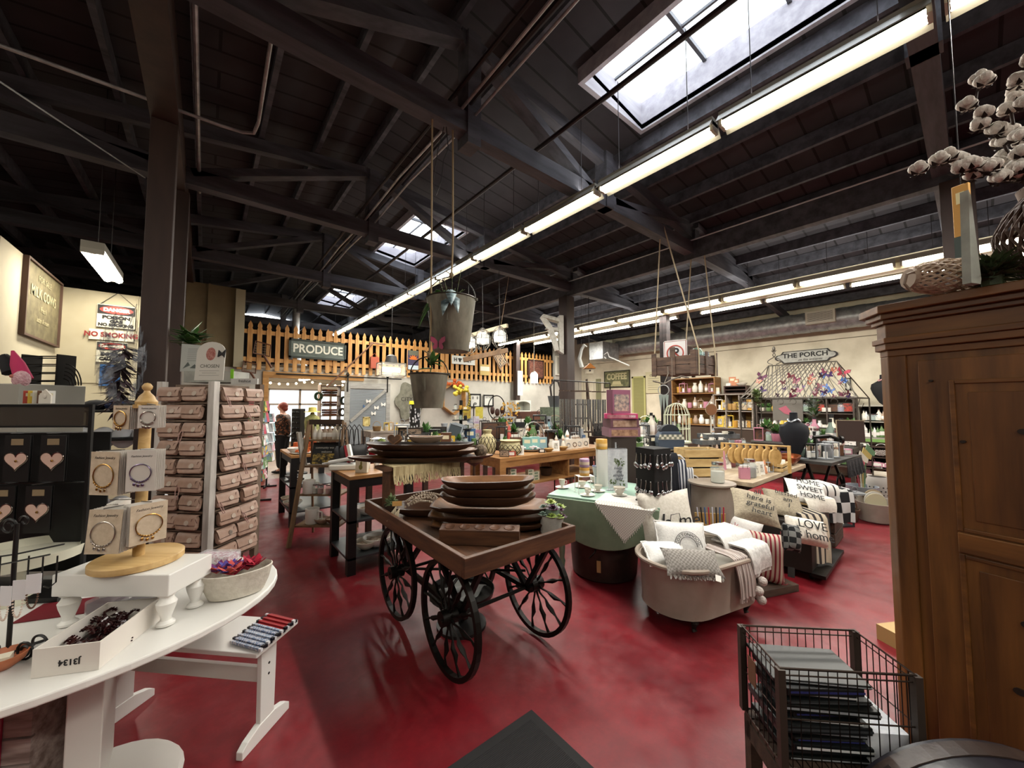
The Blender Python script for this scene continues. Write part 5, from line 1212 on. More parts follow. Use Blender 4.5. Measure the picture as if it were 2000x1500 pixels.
# ================================================================ SMALL GOODS: one of each kind is built once, then copied
NAMES = {'#cfc8b8': 'cream','#e0ddd6': 'white','#1a1a1c': 'black','#8c8f92': 'grey','#a8854f': 'honey brown','#5a3a26': 'dark brown','#b98a3a': 'amber','#c9a83a': 'yellow','#a33a2c': 'red',
         '#b5552a': 'orange','#5d7a4a': 'green','#7fa0a8': 'pale blue','#3f5f86': 'blue','#b27a8a': 'pink','#6a4a78': 'purple','#9c8672': 'tan','#6f7f74': 'sage','#7fb0aa': 'turquoise','#b87a58': 'copper'}
CRM,WHT,BLK,GRY,HON,BRN,AMB,YEL,RED,ORG,GRN,PBL,BLU,PNK,PUR,TAN_,SGE,TRQ,COP = NAMES
PROTO = {}
GLS = mat('jar_glass','#c9d6d4',.08,alpha=.32)
def good(kind,col,label,loc,rz=0.,s=1.,group=None):
 """a small ware standing at loc; the first of a kind and colour is modelled, the others are copies"""
 key = (kind,col)
 if key in PROTO:
  o = dup(PROTO[key],loc,rz,label,group,scale=s)
  if not group and 'group' in o: del o['group']
  return o
 m = pal(col,.5); g = G()
 t = thing({'sign': 'framed_sign','plant': 'potted_plant','box': 'gift_box','card': 'standing_card','bag': 'gift_bag'}.get(kind,kind),label,kind if kind != 'sign' else 'framed sign',loc,rz,group); t.scale = (s,)*3
 PROTO[key] = t
 if kind == 'jar':
  build('glass',G().lathe([(.03,0),(.034,.004),(.034,.075),(.026,.088),(.026,.095)],n=14),GLS,t,True)
  build('contents',G().lathe([(.0,.003),(.031,.004),(.031,.06),(0,.062)],n=12),m,t,True)
  build('lid',G().lathe([(.028,.093),(.029,.095),(.029,.108),(0,.11)],n=14),SILV,t,True)
 elif kind == 'bottle':
  build('glass',G().lathe([(.024,0),(.027,.004),(.027,.1),(.011,.128),(.01,.16),(0,.16)],n=12),m,t,True)
  build('label',G().lathe([(.0275,.03),(.0277,.031),(.0277,.08),(.0275,.081)],n=12),PAPER,t,True); build('cap',G().cyl((0,0,.155),(0,0,.178),.012,n=10),pal('#1a1a1c',.5),t,True)
 elif kind == 'mug':
  build('cup',G().lathe([(.032,0),(.036,.005),(.038,.085),(.034,.085),(.032,.01),(0,.008)],n=16),m,t,True); build('handle',G().tube([(.036,0,.07),(.06,0,.066),(.062,0,.03),(.036,0,.02)],.005,6),m,t,True)
 elif kind == 'sign':
  build('frame',G().box(-.07,.07,-.008,.008,0,.1),pal('#2b211b',.6),t); build('face',G().box(-.062,.062,-.0095,-.008,.008,.092),mat('print_'+col[1:],col,.6,col2='#3a3632',scale=(55,55,80),mix=(.5,.62)),t)
 elif kind == 'box':
  build('box',G().box(-.045,.045,-.03,.03,0,.055),m,t,bev=.002); build('label',G().box(-.03,.03,-.0312,-.0302,.01,.045),PAPER,t)
 elif kind == 'candle':
  build('wax',G().lathe([(.03,0),(.032,.003),(.032,.08),(.029,.082),(0,.078)],n=14),m,t,True); build('wick',G().cyl((0,0,.078),(0,0,.09),.0015,n=4),TXT,t)
 elif kind == 'book':
  build('cover',G().box(-.055,.055,-.011,.011,0,.16),m,t,bev=.002); build('pages',G().box(-.052,.052,-.008,.008,.159,.1605),PAPER,t); build('title',G().box(-.035,.035,-.0115,-.011,.09,.13),pal('#d8cfb0',.6),t)
 elif kind == 'bowl':
  build('bowl',G().lathe([(.03,0),(.035,.003),(.07,.035),(.075,.05),(.07,.05),(.06,.03),(0,.01)],n=18),m,t,True); build('filling',G().lathe([(.058,.032),(.03,.042),(0,.045)],n=12),mat('mix_fill','#b9a996',.8,col2='#7a6656',scale=(60,60,60)),t,True)
 elif kind == 'figurine':
  build('body',G().lathe([(.026,0),(.03,.004),(.022,.04),(.014,.07),(.008,.075)],n=12),m,t,True); build('head',G().ball((0,0,.088),.017,10,7),pal('#c9a58c',.6),t,True); build('hat',G().lathe([(.018,.095),(.012,.115),(0,.14)],n=10),m,t,True)
 elif kind == 'plant':
  build('pot',G().lathe([(.028,0),(.032,.004),(.038,.06),(.032,.06),(0,.055)],n=14),m,t,True); f = build('foliage',leafy(G(),34,.07,.03,.014,(0,0,.055),.7,3),GREENL,t,solid=.001); f['kind'] = 'stuff'
 elif kind == 'card':
  build('card',G().add([(-.045,-.012,0),(.045,-.012,0),(.045,.006,.13),(-.045,.006,.13)],[(0,1,2,3)]).add([(-.045,.03,0),(.045,.03,0),(.045,.006,.13),(-.045,.006,.13)],[(3,2,1,0)]),m,t,solid=.0012)
  build('print',G().add([(-.025,-.0125,.03),(.025,-.0125,.03),(.025,-.0015,.1),(-.025,-.0015,.1)],[(0,1,2,3)]),mat('card_print','#7a7468',.8,col2='#c8c2b4',scale=(120,120,120),mix=(.45,.5)),t,solid=.001)
 elif kind == 'bag':
  build('body',G().box(-.045,.045,-.022,.022,0,.11),m,t,bev=.003); build('tissue',G().box(-.035,.035,-.015,.015,.11,.13),PAPER,t); build('handle',G().tube([(-.02,-.023,.1),(-.02,-.024,.15),(.02,-.024,.15),(.02,-.023,.1)],.002,4),TXT,t)
 elif kind == 'vase':
  build('vase',G().lathe([(.02,0),(.03,.01),(.036,.06),(.018,.1),(.022,.125),(.016,.12),(0,.1)],n=16),m,t,True); build('neck_band',G().lathe([(.0185,.098),(.02,.1),(.0185,.103)],n=16),pal('#8c8f92',.4),t,True)
 elif kind == 'lantern':
  g.box(-.04,.04,-.04,.04,0,.008).box(-.04,.04,-.04,.04,.12,.128)
  for x in (-.037,.037):
   for y in (-.037,.037): g.box(x-.003,x+.003,y-.003,y+.003,.008,.12)
  build('frame',g,m,t); build('candle',G().cyl((0,0,.008),(0,0,.06),.016,n=10),pal('#e0ddd6',.6),t,True); build('ring',G().tube([(.015*cos(a),0,.143+.015*sin(a)) for a in [.63*i for i in range(10)]],.002,4,True),m,t)
 elif kind == 'basket':
  build('body',G().lathe([(.045,0),(.05,.004),(.062,.07),(.058,.07),(.05,.01),(0,.008)],n=18),mat('weave_'+col[1:],col,.8,col2='#4a3a2c',scale=(1,1,1),pat='check',psc=110.,bump=.6),t,True); build('handle',G().tube([(.06*cos(a),0,.07+.07*sin(a)) for a in [pi*i/10 for i in range(11)]],.003,5),m,t,True)
 elif kind == 'tag':
  build('card',G().box(-.03,.03,-.001,.001,0,.09),pal('#cfc4b4',.8),t); build('cord',G().tube([(.016*cos(a),-.003,.04+.02*sin(a)) for a in [.52*i for i in range(12)]],.0025,4,True),m,t)
 return t
ORD = ['first','second','third','fourth','fifth','sixth','seventh','eighth','ninth','tenth','eleventh','twelfth','thirteenth','fourteenth','fifteenth','sixteenth','seventeenth','eighteenth']
def row(where,a,b,spec,rz=FACE,end='from its window end',jit=.02,s=1.,seed=0):
 """wares of the list spec = [(kind, colour[, size])] on the line a-b"""
 rnd = random.Random(seed or len(where)); n = len(spec); a,b = Vector(a),Vector(b)
 for i,q in enumerate(spec):
  if q is None: continue
  k,c = q[0],q[1]; sz = (q[2] if len(q) > 2 else 1.)*s
  p = a.lerp(b,(i+.5)/n)+Vector((rnd.uniform(-jit,jit),rnd.uniform(-jit,jit),0))
  nm = {'sign': 'framed sign','plant': 'potted plant','box': 'gift box','card': 'standing card','bag': 'gift bag','tag': 'jewellery card'}.get(k,k)
  lab = '%s %s %s, %s %s' % (NAMES[c],nm,where,ORD[i],end)
  if len(lab.split()) > 16: lab = '%s %s %s, %s along' % (NAMES[c],nm,where,ORD[i])
  good(k,c,lab,p,rz+rnd.uniform(-.25,.25),sz,'%ss %s' % (nm,where))
def table(name,label,x0,x1,y0,y1,z,top,legm,th=.04,leg=.06,shelves=(),cat='table',inset=.0,shm=None):
 t = thing(name,label,cat,((x0+x1)/2,(y0+y1)/2,0)); w,d = (x1-x0)/2,(y1-y0)/2
 build('tabletop',G().box(-w,w,-d,d,z-th,z),top,t,bev=.003)
 for x in (-w+inset+leg/2,w-inset-leg/2):
  for y in (-d+inset+leg/2,d-inset-leg/2): build('leg',G().box(x-leg/2,x+leg/2,y-leg/2,y+leg/2,0,z-th),legm,t)
 build('apron',G().box(-w+inset+.01,w-inset-.01,-d+inset+.01,d-inset-.01,z-th-.08,z-th-.001),legm,t)
 for s in shelves: build('shelf',G().box(-w+inset,w-inset,-d+inset,d-inset,s-.02,s),shm or legm,t)
 return t
OAK = mat('warm_table_top','#7d5530',.45,col2='#a07444',scale=(3,20,20),bump=.05)
DKT = mat('dark_shop_table','#2b1d15',.5,col2='#3f2c20',scale=(4,14,14))
GREYW = mat('weathered_boards','#6b6258',.8,col2='#948a7e',scale=(3,18,18),bump=.15)
# ---- black kitchen carts
k1 = table('kitchen_cart','black kitchen cart with oak top and steel shelves behind the flower cart',1.08,1.72,3.74,4.4,.92,OAK,BLACK,.035,.075,(.5,.16),shm=mat('steel_shelf','#4f5356',.35,.7))
build('caster',G().cyl((-.285,-.3,.035),(-.285,-.27,.035),.033,n=14),PAPER,k1,True)
k2 = table('kitchen_cart','black kitchen cart with oak top nearest the shop opening',.9,1.5,5.66,6.6,.93,OAK,BLACK,.035,.075,(.52,.2),shm=mat('steel_shelf','#4f5356',.35,.7))
CER = pal('#c9c5bb',.35)
q = P(672,917,z=.925)
t = thing('baking_dish','white rectangular baking dish with rolling pin on the black kitchen cart','dish',(q.x+.03,q.y+.05,.921),FACE+R(12))
build('dish',G().box(-.15,.15,-.09,.09,0,.055),CER,t,bev=.012); build('inside',G().box(-.135,.135,-.075,.075,.0555,.056),pal('#8d8a84',.4),t); build('rolling_pin',G().cyl((-.17,0,.07),(.12,.0,.12),.02,n=12).cyl((-.23,-.0,.06),(-.17,0,.07),.009,n=8),pal('#b9b6b2',.4),t,True)
t = thing('wrapped_towel','red and white wrapped tea towel box leaning in the baking dish','box',(q.x+.08,q.y+.06,.99),FACE,rot=(R(-20),R(-22),FACE))
build('box',G().box(-.03,.03,-.02,.02,0,.19),pal('#9c2230',.4),t); build('stripe',G().box(.0,.031,-.021,.021,.0,.191),PAPER,t)
q = P(707,923,z=.92)
t = thing('pear_card','upright cream block printed with a pear and bottle on the kitchen cart','sign',(q.x,q.y,.921),FACE+R(-6))
build('block',G().box(-.06,.06,-.02,.02,0,.15),pal('#c6beaa',.7),t,bev=.002); build('pear_print',G().ball((-.005,-.0205,.055),(.02,.001,.025),10,6).ball((0,-.0205,.09),(.01,.001,.025),8,6),pal('#6f6a34',.7),t,True)
row('on the oak top of the kitchen cart',(1.32,4.1,.921),(1.62,3.98,.921),[('bottle',CRM),('bottle',WHT),('jar',AMB),('bottle',WHT)])
row('on the upper steel shelf of the kitchen cart',(1.25,3.9,.501),(1.6,3.9,.501),[('bowl',WHT,1.6),('vase',PNK,1.1),('bowl',CRM,1.5)])
row('on the lower steel shelf of the kitchen cart',(1.25,3.9,.161),(1.6,3.95,.161),[('bowl',CRM,1.6),('bowl',WHT,1.9),('vase',CRM,1.4)])
row('on the far kitchen cart near the opening',(.98,5.8,.931),(1.1,6.4,.931),[('bowl',WHT,1.5),('bowl',ORG,1.3),('candle',ORG,1.4)])
row('on the steel shelf of the far kitchen cart',(1.0,5.8,.521),(1.0,6.4,.521),[('bowl',BLK,1.3),('figurine',BRN,1.2),('bowl',GRY,1.2)])
row('on the lowest shelf of the far kitchen cart',(1.0,5.8,.201),(1.0,6.4,.201),[('bowl',WHT,1.6),('bowl',CRM,1.6)])
t = thing('garland_plate','orange berry garland heaped on a white plate on the far kitchen cart','garland',(1.05,5.82,.931))
build('plate',G().lathe([(.08,0),(.13,.015),(.128,.018),(0,.008)],n=22),CER,t,True); random.seed(3)
g = G()
for i in range(60): a = uniform(0,6.3); r_ = uniform(0,.1); g.ball((r_*cos(a),r_*sin(a),.02+.04*(1-r_/.1)+uniform(0,.015)),.011,6,4)
b_ = build('berries',g,mat('orange_berry','#a8451c',.5,col2='#c9682a',scale=(30,30,30)),t,True); b_['kind'] = 'stuff'
t = thing('pumpkin_lantern','tall orange cut-paper lantern beside the garland plate','lantern',(1.18,5.98,.931))
build('shade',G().lathe([(.07,0),(.075,.01),(.085,.2),(.08,.2),(.07,.01)],n=20),mat('orange_cut','#8e3a1c',.6,col2='#cf7034',scale=(24,24,24),mix=(.48,.52)),t,True); build('handle',G().tube([(.08*cos(a),0,.2+.06*sin(a)) for a in [pi*i/10 for i in range(11)]],.006,5),PAPER,t,True)
# ---- ladder shelf
LX,LY = P(617,1075,z=0).x,P(617,1068,z=0).y
ld = thing('ladder_shelf','leaning wooden ladder shelf with bottles and a fruit tray between the kitchen carts','ladder shelf',(LX,LY,0),FACE)
LW = mat('ladder_wood','#5a4430',.6,col2='#7a5f44',scale=(12,12,2),bump=.1)
for s in (-1,1): build('side_rail',G().bar((s*.27,-.02,0),(s*.2,.22,1.4),.022,.05),LW,ld); build('rear_leg',G().bar((s*.27,.5,0),(s*.2,.26,1.38),.02,.035),LW,ld)
LS = [(.22,.255,.34),(.56,.24,.29),(.88,.225,.25),(1.18,.212,.2)]
for z,w,d in LS: build('shelf',G().box(-w,w,.02+z*.15,.02+z*.15+d,z-.02,z),LW,ld)
build('header_board',G().box(-.2,.2,.2,.215,1.36,1.42),DKT,ld)
LM = Matrix.Translation((LX,LY,0)) @ Matrix.Rotation(FACE,4,'Z')
def on(x,y,z): return LM @ Vector((x,y,z))
for i in range(6): good('bottle',[CRM,CRM,TAN_,TAN_,CRM,CRM][i],'%s lotion bottle on the top ladder shelf, %s from the towel side' % (NAMES[[CRM,CRM,TAN_,TAN_,CRM,CRM][i]],ORD[i]),on(-.15+.06*i,.25,1.181),FACE,1.0,'lotion bottles on the ladder shelf')
t = thing('fruit_tray','dark chalkboard sign with recipe lettering over a tray of bananas and lemons','sign',on(0,.2,.882),FACE)
build('board',G().bx((0,.06,.13),(.36,.012,.26),rx=R(-12)),pal('#14171a',.6),t)
for i,s in enumerate(('community words','welcome')): text(s,.035,pal('#c9c9c0',.7),t,(0,.035-.008*i*-1,.2-.05*i),rot=(R(78),0,0),depth=.0006)
build('fruit_print',G().bx((.0,.028,.07),(.32,.006,.12),rx=R(-12)),mat('banana_print','#2a2418',.6,col2='#b59a4a',scale=(14,14,22),mix=(.42,.55)),t)
row('on the third ladder shelf',on(-.18,.15,.561),on(.2,.15,.561),[('mug',WHT,1.8),('jar',CRM),('jar',RED),('jar',RED),('jar',WHT)],end='from the towel side')
row('on the lowest ladder shelf',on(-.18,.15,.221),on(.2,.15,.221),[('mug',WHT,2.0),('bowl',TAN_,1.2),('bowl',BRN,1.3)],end='from the towel side')
for k,(x,z) in enumerate(((-.25,1.28),(-.27,1.2))): one('linen_towel','pale linen towel hanging from the side rail of the ladder shelf, ' + ('outer' if k else 'inner'),'towel',G().grid(lambda u,v: ((u-.5)*.06,-.02+.01*sin(u*9+k)+.1*v,-.36*v),6,14,.006),mat('linen','#a8a49c',.95,col2='#c2beb6',scale=(20,20,4)),on(x,.1+.1*k,z),FACE,smooth=True,group='towels on the ladder shelf')
for k in range(4):
 t = thing('leather_bag','black leather tote hanging from the ladder shelf, ' + ['nearest its rail','second from the rail','third from the rail','outermost'][k],'bag',on(.27+.045*k,.1+.03*k,1.36),FACE+R(60),'black totes on the ladder shelf')
 build('body',pillow_g(.26,.34,.05,8),pal('#0f0f12',.4),t,True).location = (0,0,-.4)
 build('handle',G().tube([(-.07,0,-.25),(-.05,0,-.06),(0,0,.0),(.05,0,-.06),(.07,0,-.25)],.006,5),pal('#16161a',.4),t,True)
# ---- spinner racks of cards
def spinner(label,px,dist,z0,z1,w,cols,seed):
 v = ray(px,750); k = dist/(v.x*sin(YAW)+v.y*cos(YAW)); x,y = v.x*k,v.y*k
 t = thing('card_spinner',label,'card rack',(x,y,0),FACE+R(20))
 build('pole',G().cyl((0,0,0),(0,0,z1),.015,n=8),BLACK,t,True); build('foot',G().box(-w*.8,w*.8,-.015,.015,0,.03).box(-.015,.015,-w*.8,w*.8,0,.03),BLACK,t)
 rnd = random.Random(seed); nr = int((z1-z0)/.19)
 for r_ in range(nr):
  for s in range(4):
   for c in range(2):
    Tm = Matrix.Rotation(s*pi/2,4,'Z'); g = G(Tm)
    zz = z0+r_*.19; xx = -w*.5+w*.5*c+w*.02
    g.add([(xx,-w*.5,zz),(xx+w*.46,-w*.5,zz),(xx+w*.46,-w*.5+.03,zz+.165),(xx,-w*.5+.03,zz+.165)],[(0,1,2,3)])
    col = rnd.choice(cols); col2 = rnd.choice(cols)
    if s in (0,1,3): build('greeting_card',g,mat('gc_%s_%s' % (col[1:],col2[1:]),col,.6,col2=col2,scale=(9,9,14),mix=(.45,.55)),t,solid=.002)
  build('wire_tray',G().tube([(-w*.5,-w*.52,z0+r_*.19),(w*.5,-w*.52,z0+r_*.19),(w*.5,w*.52,z0+r_*.19),(-w*.5,w*.52,z0+r_*.19)],.004,4,True),BLACK,t)
 return t
spinner('tall spinner rack of greeting cards with yellow header beside the clutch rack',503,6.3,.35,1.75,.32,['#c9a83a','#4f6f94','#b8404f','#d8d8d4','#5d7a4a','#9c3a54','#7fa0a8'],3)
spinner('second spinner rack of pale greeting cards by the pine jamb',527,7.4,.5,1.6,.22,['#d8d8d4','#c9d0d4','#7fa0a8','#cf9aa4','#8fae6a'],5)
# ---- the woman
def skin(name,vs,es,rs,m,parent,sub=2):
 me = bpy.data.meshes.new(name); bm = bmesh.new(); L_ = bm.verts.layers.skin.verify()
 bv = [bm.verts.new(v) for v in vs]
 for a,b in es: bm.edges.new((bv[a],bv[b]))
 for i,v in enumerate(bv): v[L_].radius = (rs[i],rs[i]) if not isinstance(rs[i],tuple) else rs[i]; v[L_].use_root = (i == 0)
 bm.to_mesh(me); bm.free(); me.materials.append(m)
 o = bpy.data.objects.new(name,me); C.objects.link(o); o.parent = parent
 q = o.modifiers.new('skin','SKIN'); q.use_smooth_shade = True; q = o.modifiers.new('sub','SUBSURF'); q.levels = sub; q.render_levels = sub
 return o
def woman():
 X,Y = A(555,y=10.35)
 p = thing('person','woman with short red hair, dark patterned blouse and black trousers, hands clasped','person',(X,Y,0),R(-118))
 SK = mat('skin','#b98a78',.5); BL = mat('floral_blouse','#1d1612',.8,col2='#8a5638',scale=(28,28,28),mix=(.52,.6)); PT = pal('#0c0c10',.8)
 # local: faces -y... arms bent with the hands together in front
 vs = [(0,0,.9),(0,.01,1.05),(0,.02,1.2),(0,.01,1.33),(0,-.005,1.4),(0,-.02,1.46),(0,-.03,1.53),(0,-.02,1.6),
          (.15,.0,1.31),(.21,.0,1.2),(.21,-.05,1.07),(.12,-.2,1.08),(.05,-.26,1.1),
          (-.15,.0,1.31),(-.21,.0,1.2),(-.21,-.05,1.07),(-.12,-.2,1.06),(-.04,-.26,1.08),
          (.09,0,.86),(.1,.0,.5),(.1,.02,.1),(.1,-.08,.04),(-.09,0,.86),(-.1,0,.5),(-.1,.02,.1),(-.1,-.08,.04)]
 es = [(0,1),(1,2),(2,3),(3,4),(4,5),(5,6),(6,7),(3,8),(8,9),(9,10),(10,11),(11,12),(3,13),(13,14),(14,15),(15,16),(16,17),(0,18),(18,19),(19,20),(20,21),(0,22),(22,23),(23,24),(24,25)]
 rs = [.14,.12,.13,.12,.055,.055,.085,.075,.06,.05,.043,.035,.03,.06,.05,.043,.035,.03,.09,.06,.04,.035,.09,.06,.04,.035]
 skin('body',vs,es,rs,SK,p)
 skin('blouse',[(0,0,.84),(0,.01,1.0),(0,.02,1.2),(0,.01,1.34),(.16,.0,1.31),(.23,.0,1.18),(.22,-.07,1.06),(-.16,.0,1.31),(-.23,.0,1.18),(-.22,-.07,1.06)],
         [(0,1),(1,2),(2,3),(3,4),(4,5),(5,6),(3,7),(7,8),(8,9)],[.2,.17,.17,.14,.09,.08,.07,.09,.08,.07],BL,p)
 skin('trousers',[(0,0,1.0),(.1,0,.84),(.11,0,.45),(.11,.02,.1),(-.1,0,.82),(-.11,0,.45),(-.11,.02,.1)],[(0,1),(1,2),(2,3),(0,4),(4,5),(5,6)],[.19,.13,.1,.08,.13,.1,.08],PT,p)
 HR = mat('red_hair','#5e1d12',.6,col2='#7d2c1a',scale=(20,20,60))
 build('hair',G().ball((0,-.0,1.56),(.092,.1,.1),16,10).ball((0,.04,1.5),(.08,.06,.07),12,8),HR,p,True)
 build('face',G().ball((0,-.05,1.535),(.068,.07,.09),14,10).ball((0,-.122,1.53),(.012,.014,.018),8,6),SK,p,True)
 build('eyes',G().ball((-.027,-.115,1.55),(.01,.005,.006),8,6).ball((.027,-.115,1.55),(.01,.005,.006),8,6),pal('#2a1a14',.4),p,True)
 build('mouth',G().ball((0,-.114,1.495),(.02,.004,.005),8,6),pal('#8a4038',.5),p,True)
 for s in (1,-1):
  build('ear',G().ball((s*.072,-.02,1.53),(.01,.018,.026),8,6),SK,p,True)
  for k in range(4): build('finger',G().tube([(s*.04,-.27-.004*k,1.1-.016*k),(s*.005,-.3,1.095-.016*k),(-s*.03,-.285,1.09-.016*k)],.0085,6),SK,p,True)
  build('thumb',G().tube([(s*.045,-.26,1.115),(s*.02,-.28,1.135),(-s*.005,-.285,1.13)],.0095,6),SK,p,True)
  build('shoe',G().ball((s*.1,-.06,.035),(.045,.12,.035),12,6),PT,p,True)
 return p
woman()
# ---- wares of the room beyond
def hatstack():
 X,Y = A(644,y=10.4)
 t = thing('shelf_tower','narrow wooden tower shelf beyond the opening stacked with brown leather hats','shelf',(X,Y,0),0)
 for k in range(7): build('shelf',G().box(-.22,.22,-.16,.16,.55+.25*k,.57+.25*k),LW,t)
 build('side_panel',G().box(-.24,-.22,-.16,.16,0,2.1),LW,t); build('side_panel',G().box(.22,.24,-.16,.16,0,2.1),LW,t)
 for k in range(6):
  for j in range(3 if k % 2 else 2):
   z = .571+.25*k+.055*j; c = ['#4a2418','#6b3a24','#2c1812','#7d4a30'][(k+j) % 4]
   h = thing('leather_wallet','%s leather piece on the tower shelf, %s tier up, %s layer up' % ({'#4a2418': 'dark russet','#6b3a24': 'chestnut','#2c1812': 'near-black','#7d4a30': 'tan'}[c],ORD[k],ORD[j]),'wallet',(X,Y-.02,z),.2*j,'leather goods on the tower shelf')
   build('body',G().box(-.15,.15,-.11,.1,0,.048),pal(c,.5),h,bev=.012); build('clasp',G().ball((0,-.112,.024),.012,8,5),BRASS,h,True)
 for k,(dx,z,c) in enumerate(((-.3,1.8,'#23402c'),(.3,1.7,'#1c2620'),(.28,1.1,'#24402e'),(.27,1.4,'#2a2420'))):
  g = G(); 
  for i in range(3): g.tube([(.07*cos(a)+.02*i,.02*i,.07*sin(a)*1.3) for a in [.42*i_ for i_ in range(15)]],.02,6,True)
  one('felt_bag',['dark green ring bag hung high on the tower shelf','black-green bag on the wall side of the tower shelf','green bag hanging low on the tower shelf','dark brown bag halfway down the tower shelf'][k],'bag',g,pal(c,.8),(X+dx,Y-.15,z),smooth=True,group='bags on the tower shelf')
hatstack()
X,Y = A(583,y=9.9)
t = thing('sunglasses_rack','black rack of sunglasses standing in the opening beside the woman','display rack',(X+.02,Y,0),FACE)
build('column',G().box(-.1,.1,-.1,.1,.1,1.5),BLACK,t); build('foot',G().lathe([(.22,0),(.22,.03),(.05,.06)],n=20),BLACK,t,True)
g = G()
for r_ in range(7):
 for s in (-1,1): g.ball((s*.045,-.115,.7+.12*r_),(.036,.02,.026),8,6)
build('sunglasses',g,pal('#17181c',.15),t,True)
X,Y = A(612,y=9.2)
t = thing('dress_form','yellow-topped clothes form in green print beside the sunglasses rack','mannequin',(X,Y,0),FACE)
build('bust',G().lathe([(.03,.75),(.15,.8),(.13,.95),(.17,1.2),(.15,1.32),(.05,1.38),(.04,1.42),(0,1.43)],n=18,sy=.65),mat('green_print','#6f7a4a',.9,col2='#a8a46a',scale=(14,14,14)),t,True); build('stand',G().cyl((0,0,0),(0,0,.76),.02,n=8).lathe([(.18,0),(.16,.02),(0,.03)],n=16),BLACK,t,True)
one('straw_hat','pale yellow sun hat resting on the green print clothes form','hat',G().lathe([(.17,1.43),(.16,1.44),(.085,1.45),(.08,1.53),(0,1.55)],n=20),pal('#c9bf6a',.8),(X,Y,0),smooth=True)
tb_ = table('shop_table','low display table in the shop room beyond the opening',1.9,2.9,10.9,11.5,.85,OAK,DKT,shelves=(.3,))
row('on the low table beyond the opening',(1.95,11.0,.851),(2.85,11.0,.851),[('sign',CRM,1.6),('vase',WHT,1.8),('plant',GRN,1.8),('box',YEL,1.6),('jar',AMB,1.6),('plant',WHT,1.8)])
# string of bulbs
g = G(); 
for i in range(24): x = -.3+.22*i; g.ball((x,12.9,2.3-.1*abs(sin(i*.5))),.035,8,6)
t = thing('string_lights','string of glowing white bulbs across the bright shop windows','string lights')
build('bulbs',g,mat('bulb_lit','#fff0d0',.4,emis=5.),t,True); build('cord',G().tube([(-.3+.22*i,12.9,2.34-.1*abs(sin(i*.5))) for i in range(24)],.006,4),TXT,t)
# ---- barn door with louvre
bdr = thing('barn_door','weathered grey louvred sliding door with a diagonal brace on strap hangers','sliding door',(2.56,9.44,0))
GW = mat('weathered_grey','#7f7d78',.8,col2='#a09e98',scale=(3,12,12),bump=.1)
build('frame',G().box(0,.12,-.04,0,.1,2.12).box(1.0,1.1,-.04,0,.1,2.12).box(.12,1.0,-.04,0,1.98,2.12).box(.12,1.0,-.04,0,.1,.25),GW,bdr,bev=.003)
g = G()
for i in range(56): z = .26+.0305*i; g.add([(.12,-.03,z),(1.0,-.03,z),(1.0,-.008,z+.026),(.12,-.008,z+.026)],[(0,1,2,3)])
build('louvre_slats',g,pal('#8d9296',.7),bdr,solid=.004); build('diagonal_brace',G().bar((.14,-.05,1.2),(.98,-.05,1.96),.02,.07,up=(0,0,1)),GW,bdr)
build('rail',G().box(-1.4,1.4,-.03,-.012,2.24,2.27),IRON,bdr)
for x in (.06,1.02): build('strap_hanger',G().box(x-.015,x+.015,-.055,-.042,1.9,2.3).prism([(x-.045,2.3),(x,2.37),(x+.045,2.3),(x,2.25)],-.055,-.042,'y'),IRON,bdr)
for k,(x,z,c) in enumerate(((.48,1.55,BLU),(.55,1.68,WHT),(.75,1.52,WHT),(.68,1.38,WHT),(.92,1.6,WHT))):
 one('hanging_charm','%s butterfly charm on the louvred door, %s' % (NAMES[c],['largest','topmost','right of the brace','lowest','beside the frame'][k]),'charm',G().prism([(0,0),(.05,.05),(.06,.0),(.04,-.05),(0,-.015),(-.04,-.05),(-.06,0),(-.05,.05)],-.01,0,'y'),pal(c,.6),(2.56+x,9.39,z),group='charms on the louvred door')
# ---- picket fence on the wall
PK_ = mat('cedar_picket','#a8743a',.6,col2='#c99a5c',scale=(14,14,1.5),bump=.08)
o = [(-.043,0),(.043,0),(.043,.86),(.03,.88),(.043,.91),(.036,.955),(.0,1.03),(-.036,.955),(-.043,.91),(-.03,.88),(-.043,.86)]
pf = thing('picket_fence','long cedar picket fence with pointed tops standing on the wall above the opening','fence',(0,9.46,2.32))
x = .52; me0 = None
while x < 9.6:
 if me0 is None: me0 = build('picket',G().prism(o,-.02,0,'y'),PK_,pf); me0.location = (x,0,0)
 else: c = me0.copy(); C.objects.link(c); c.parent = pf; c.location = (x,0,.006*sin(x*9))
 x += .1655
for z in (.18,.76): build('fence_rail',G().box(.5,9.62,.0,.035,z,z+.085),PK_,pf)
build('fence_post',G().box(5.25,5.34,.04,.12,0,1.0).box(2.2,2.29,.04,.12,0,1.0).box(7.9,7.99,.04,.12,0,1.0),PK_,pf)
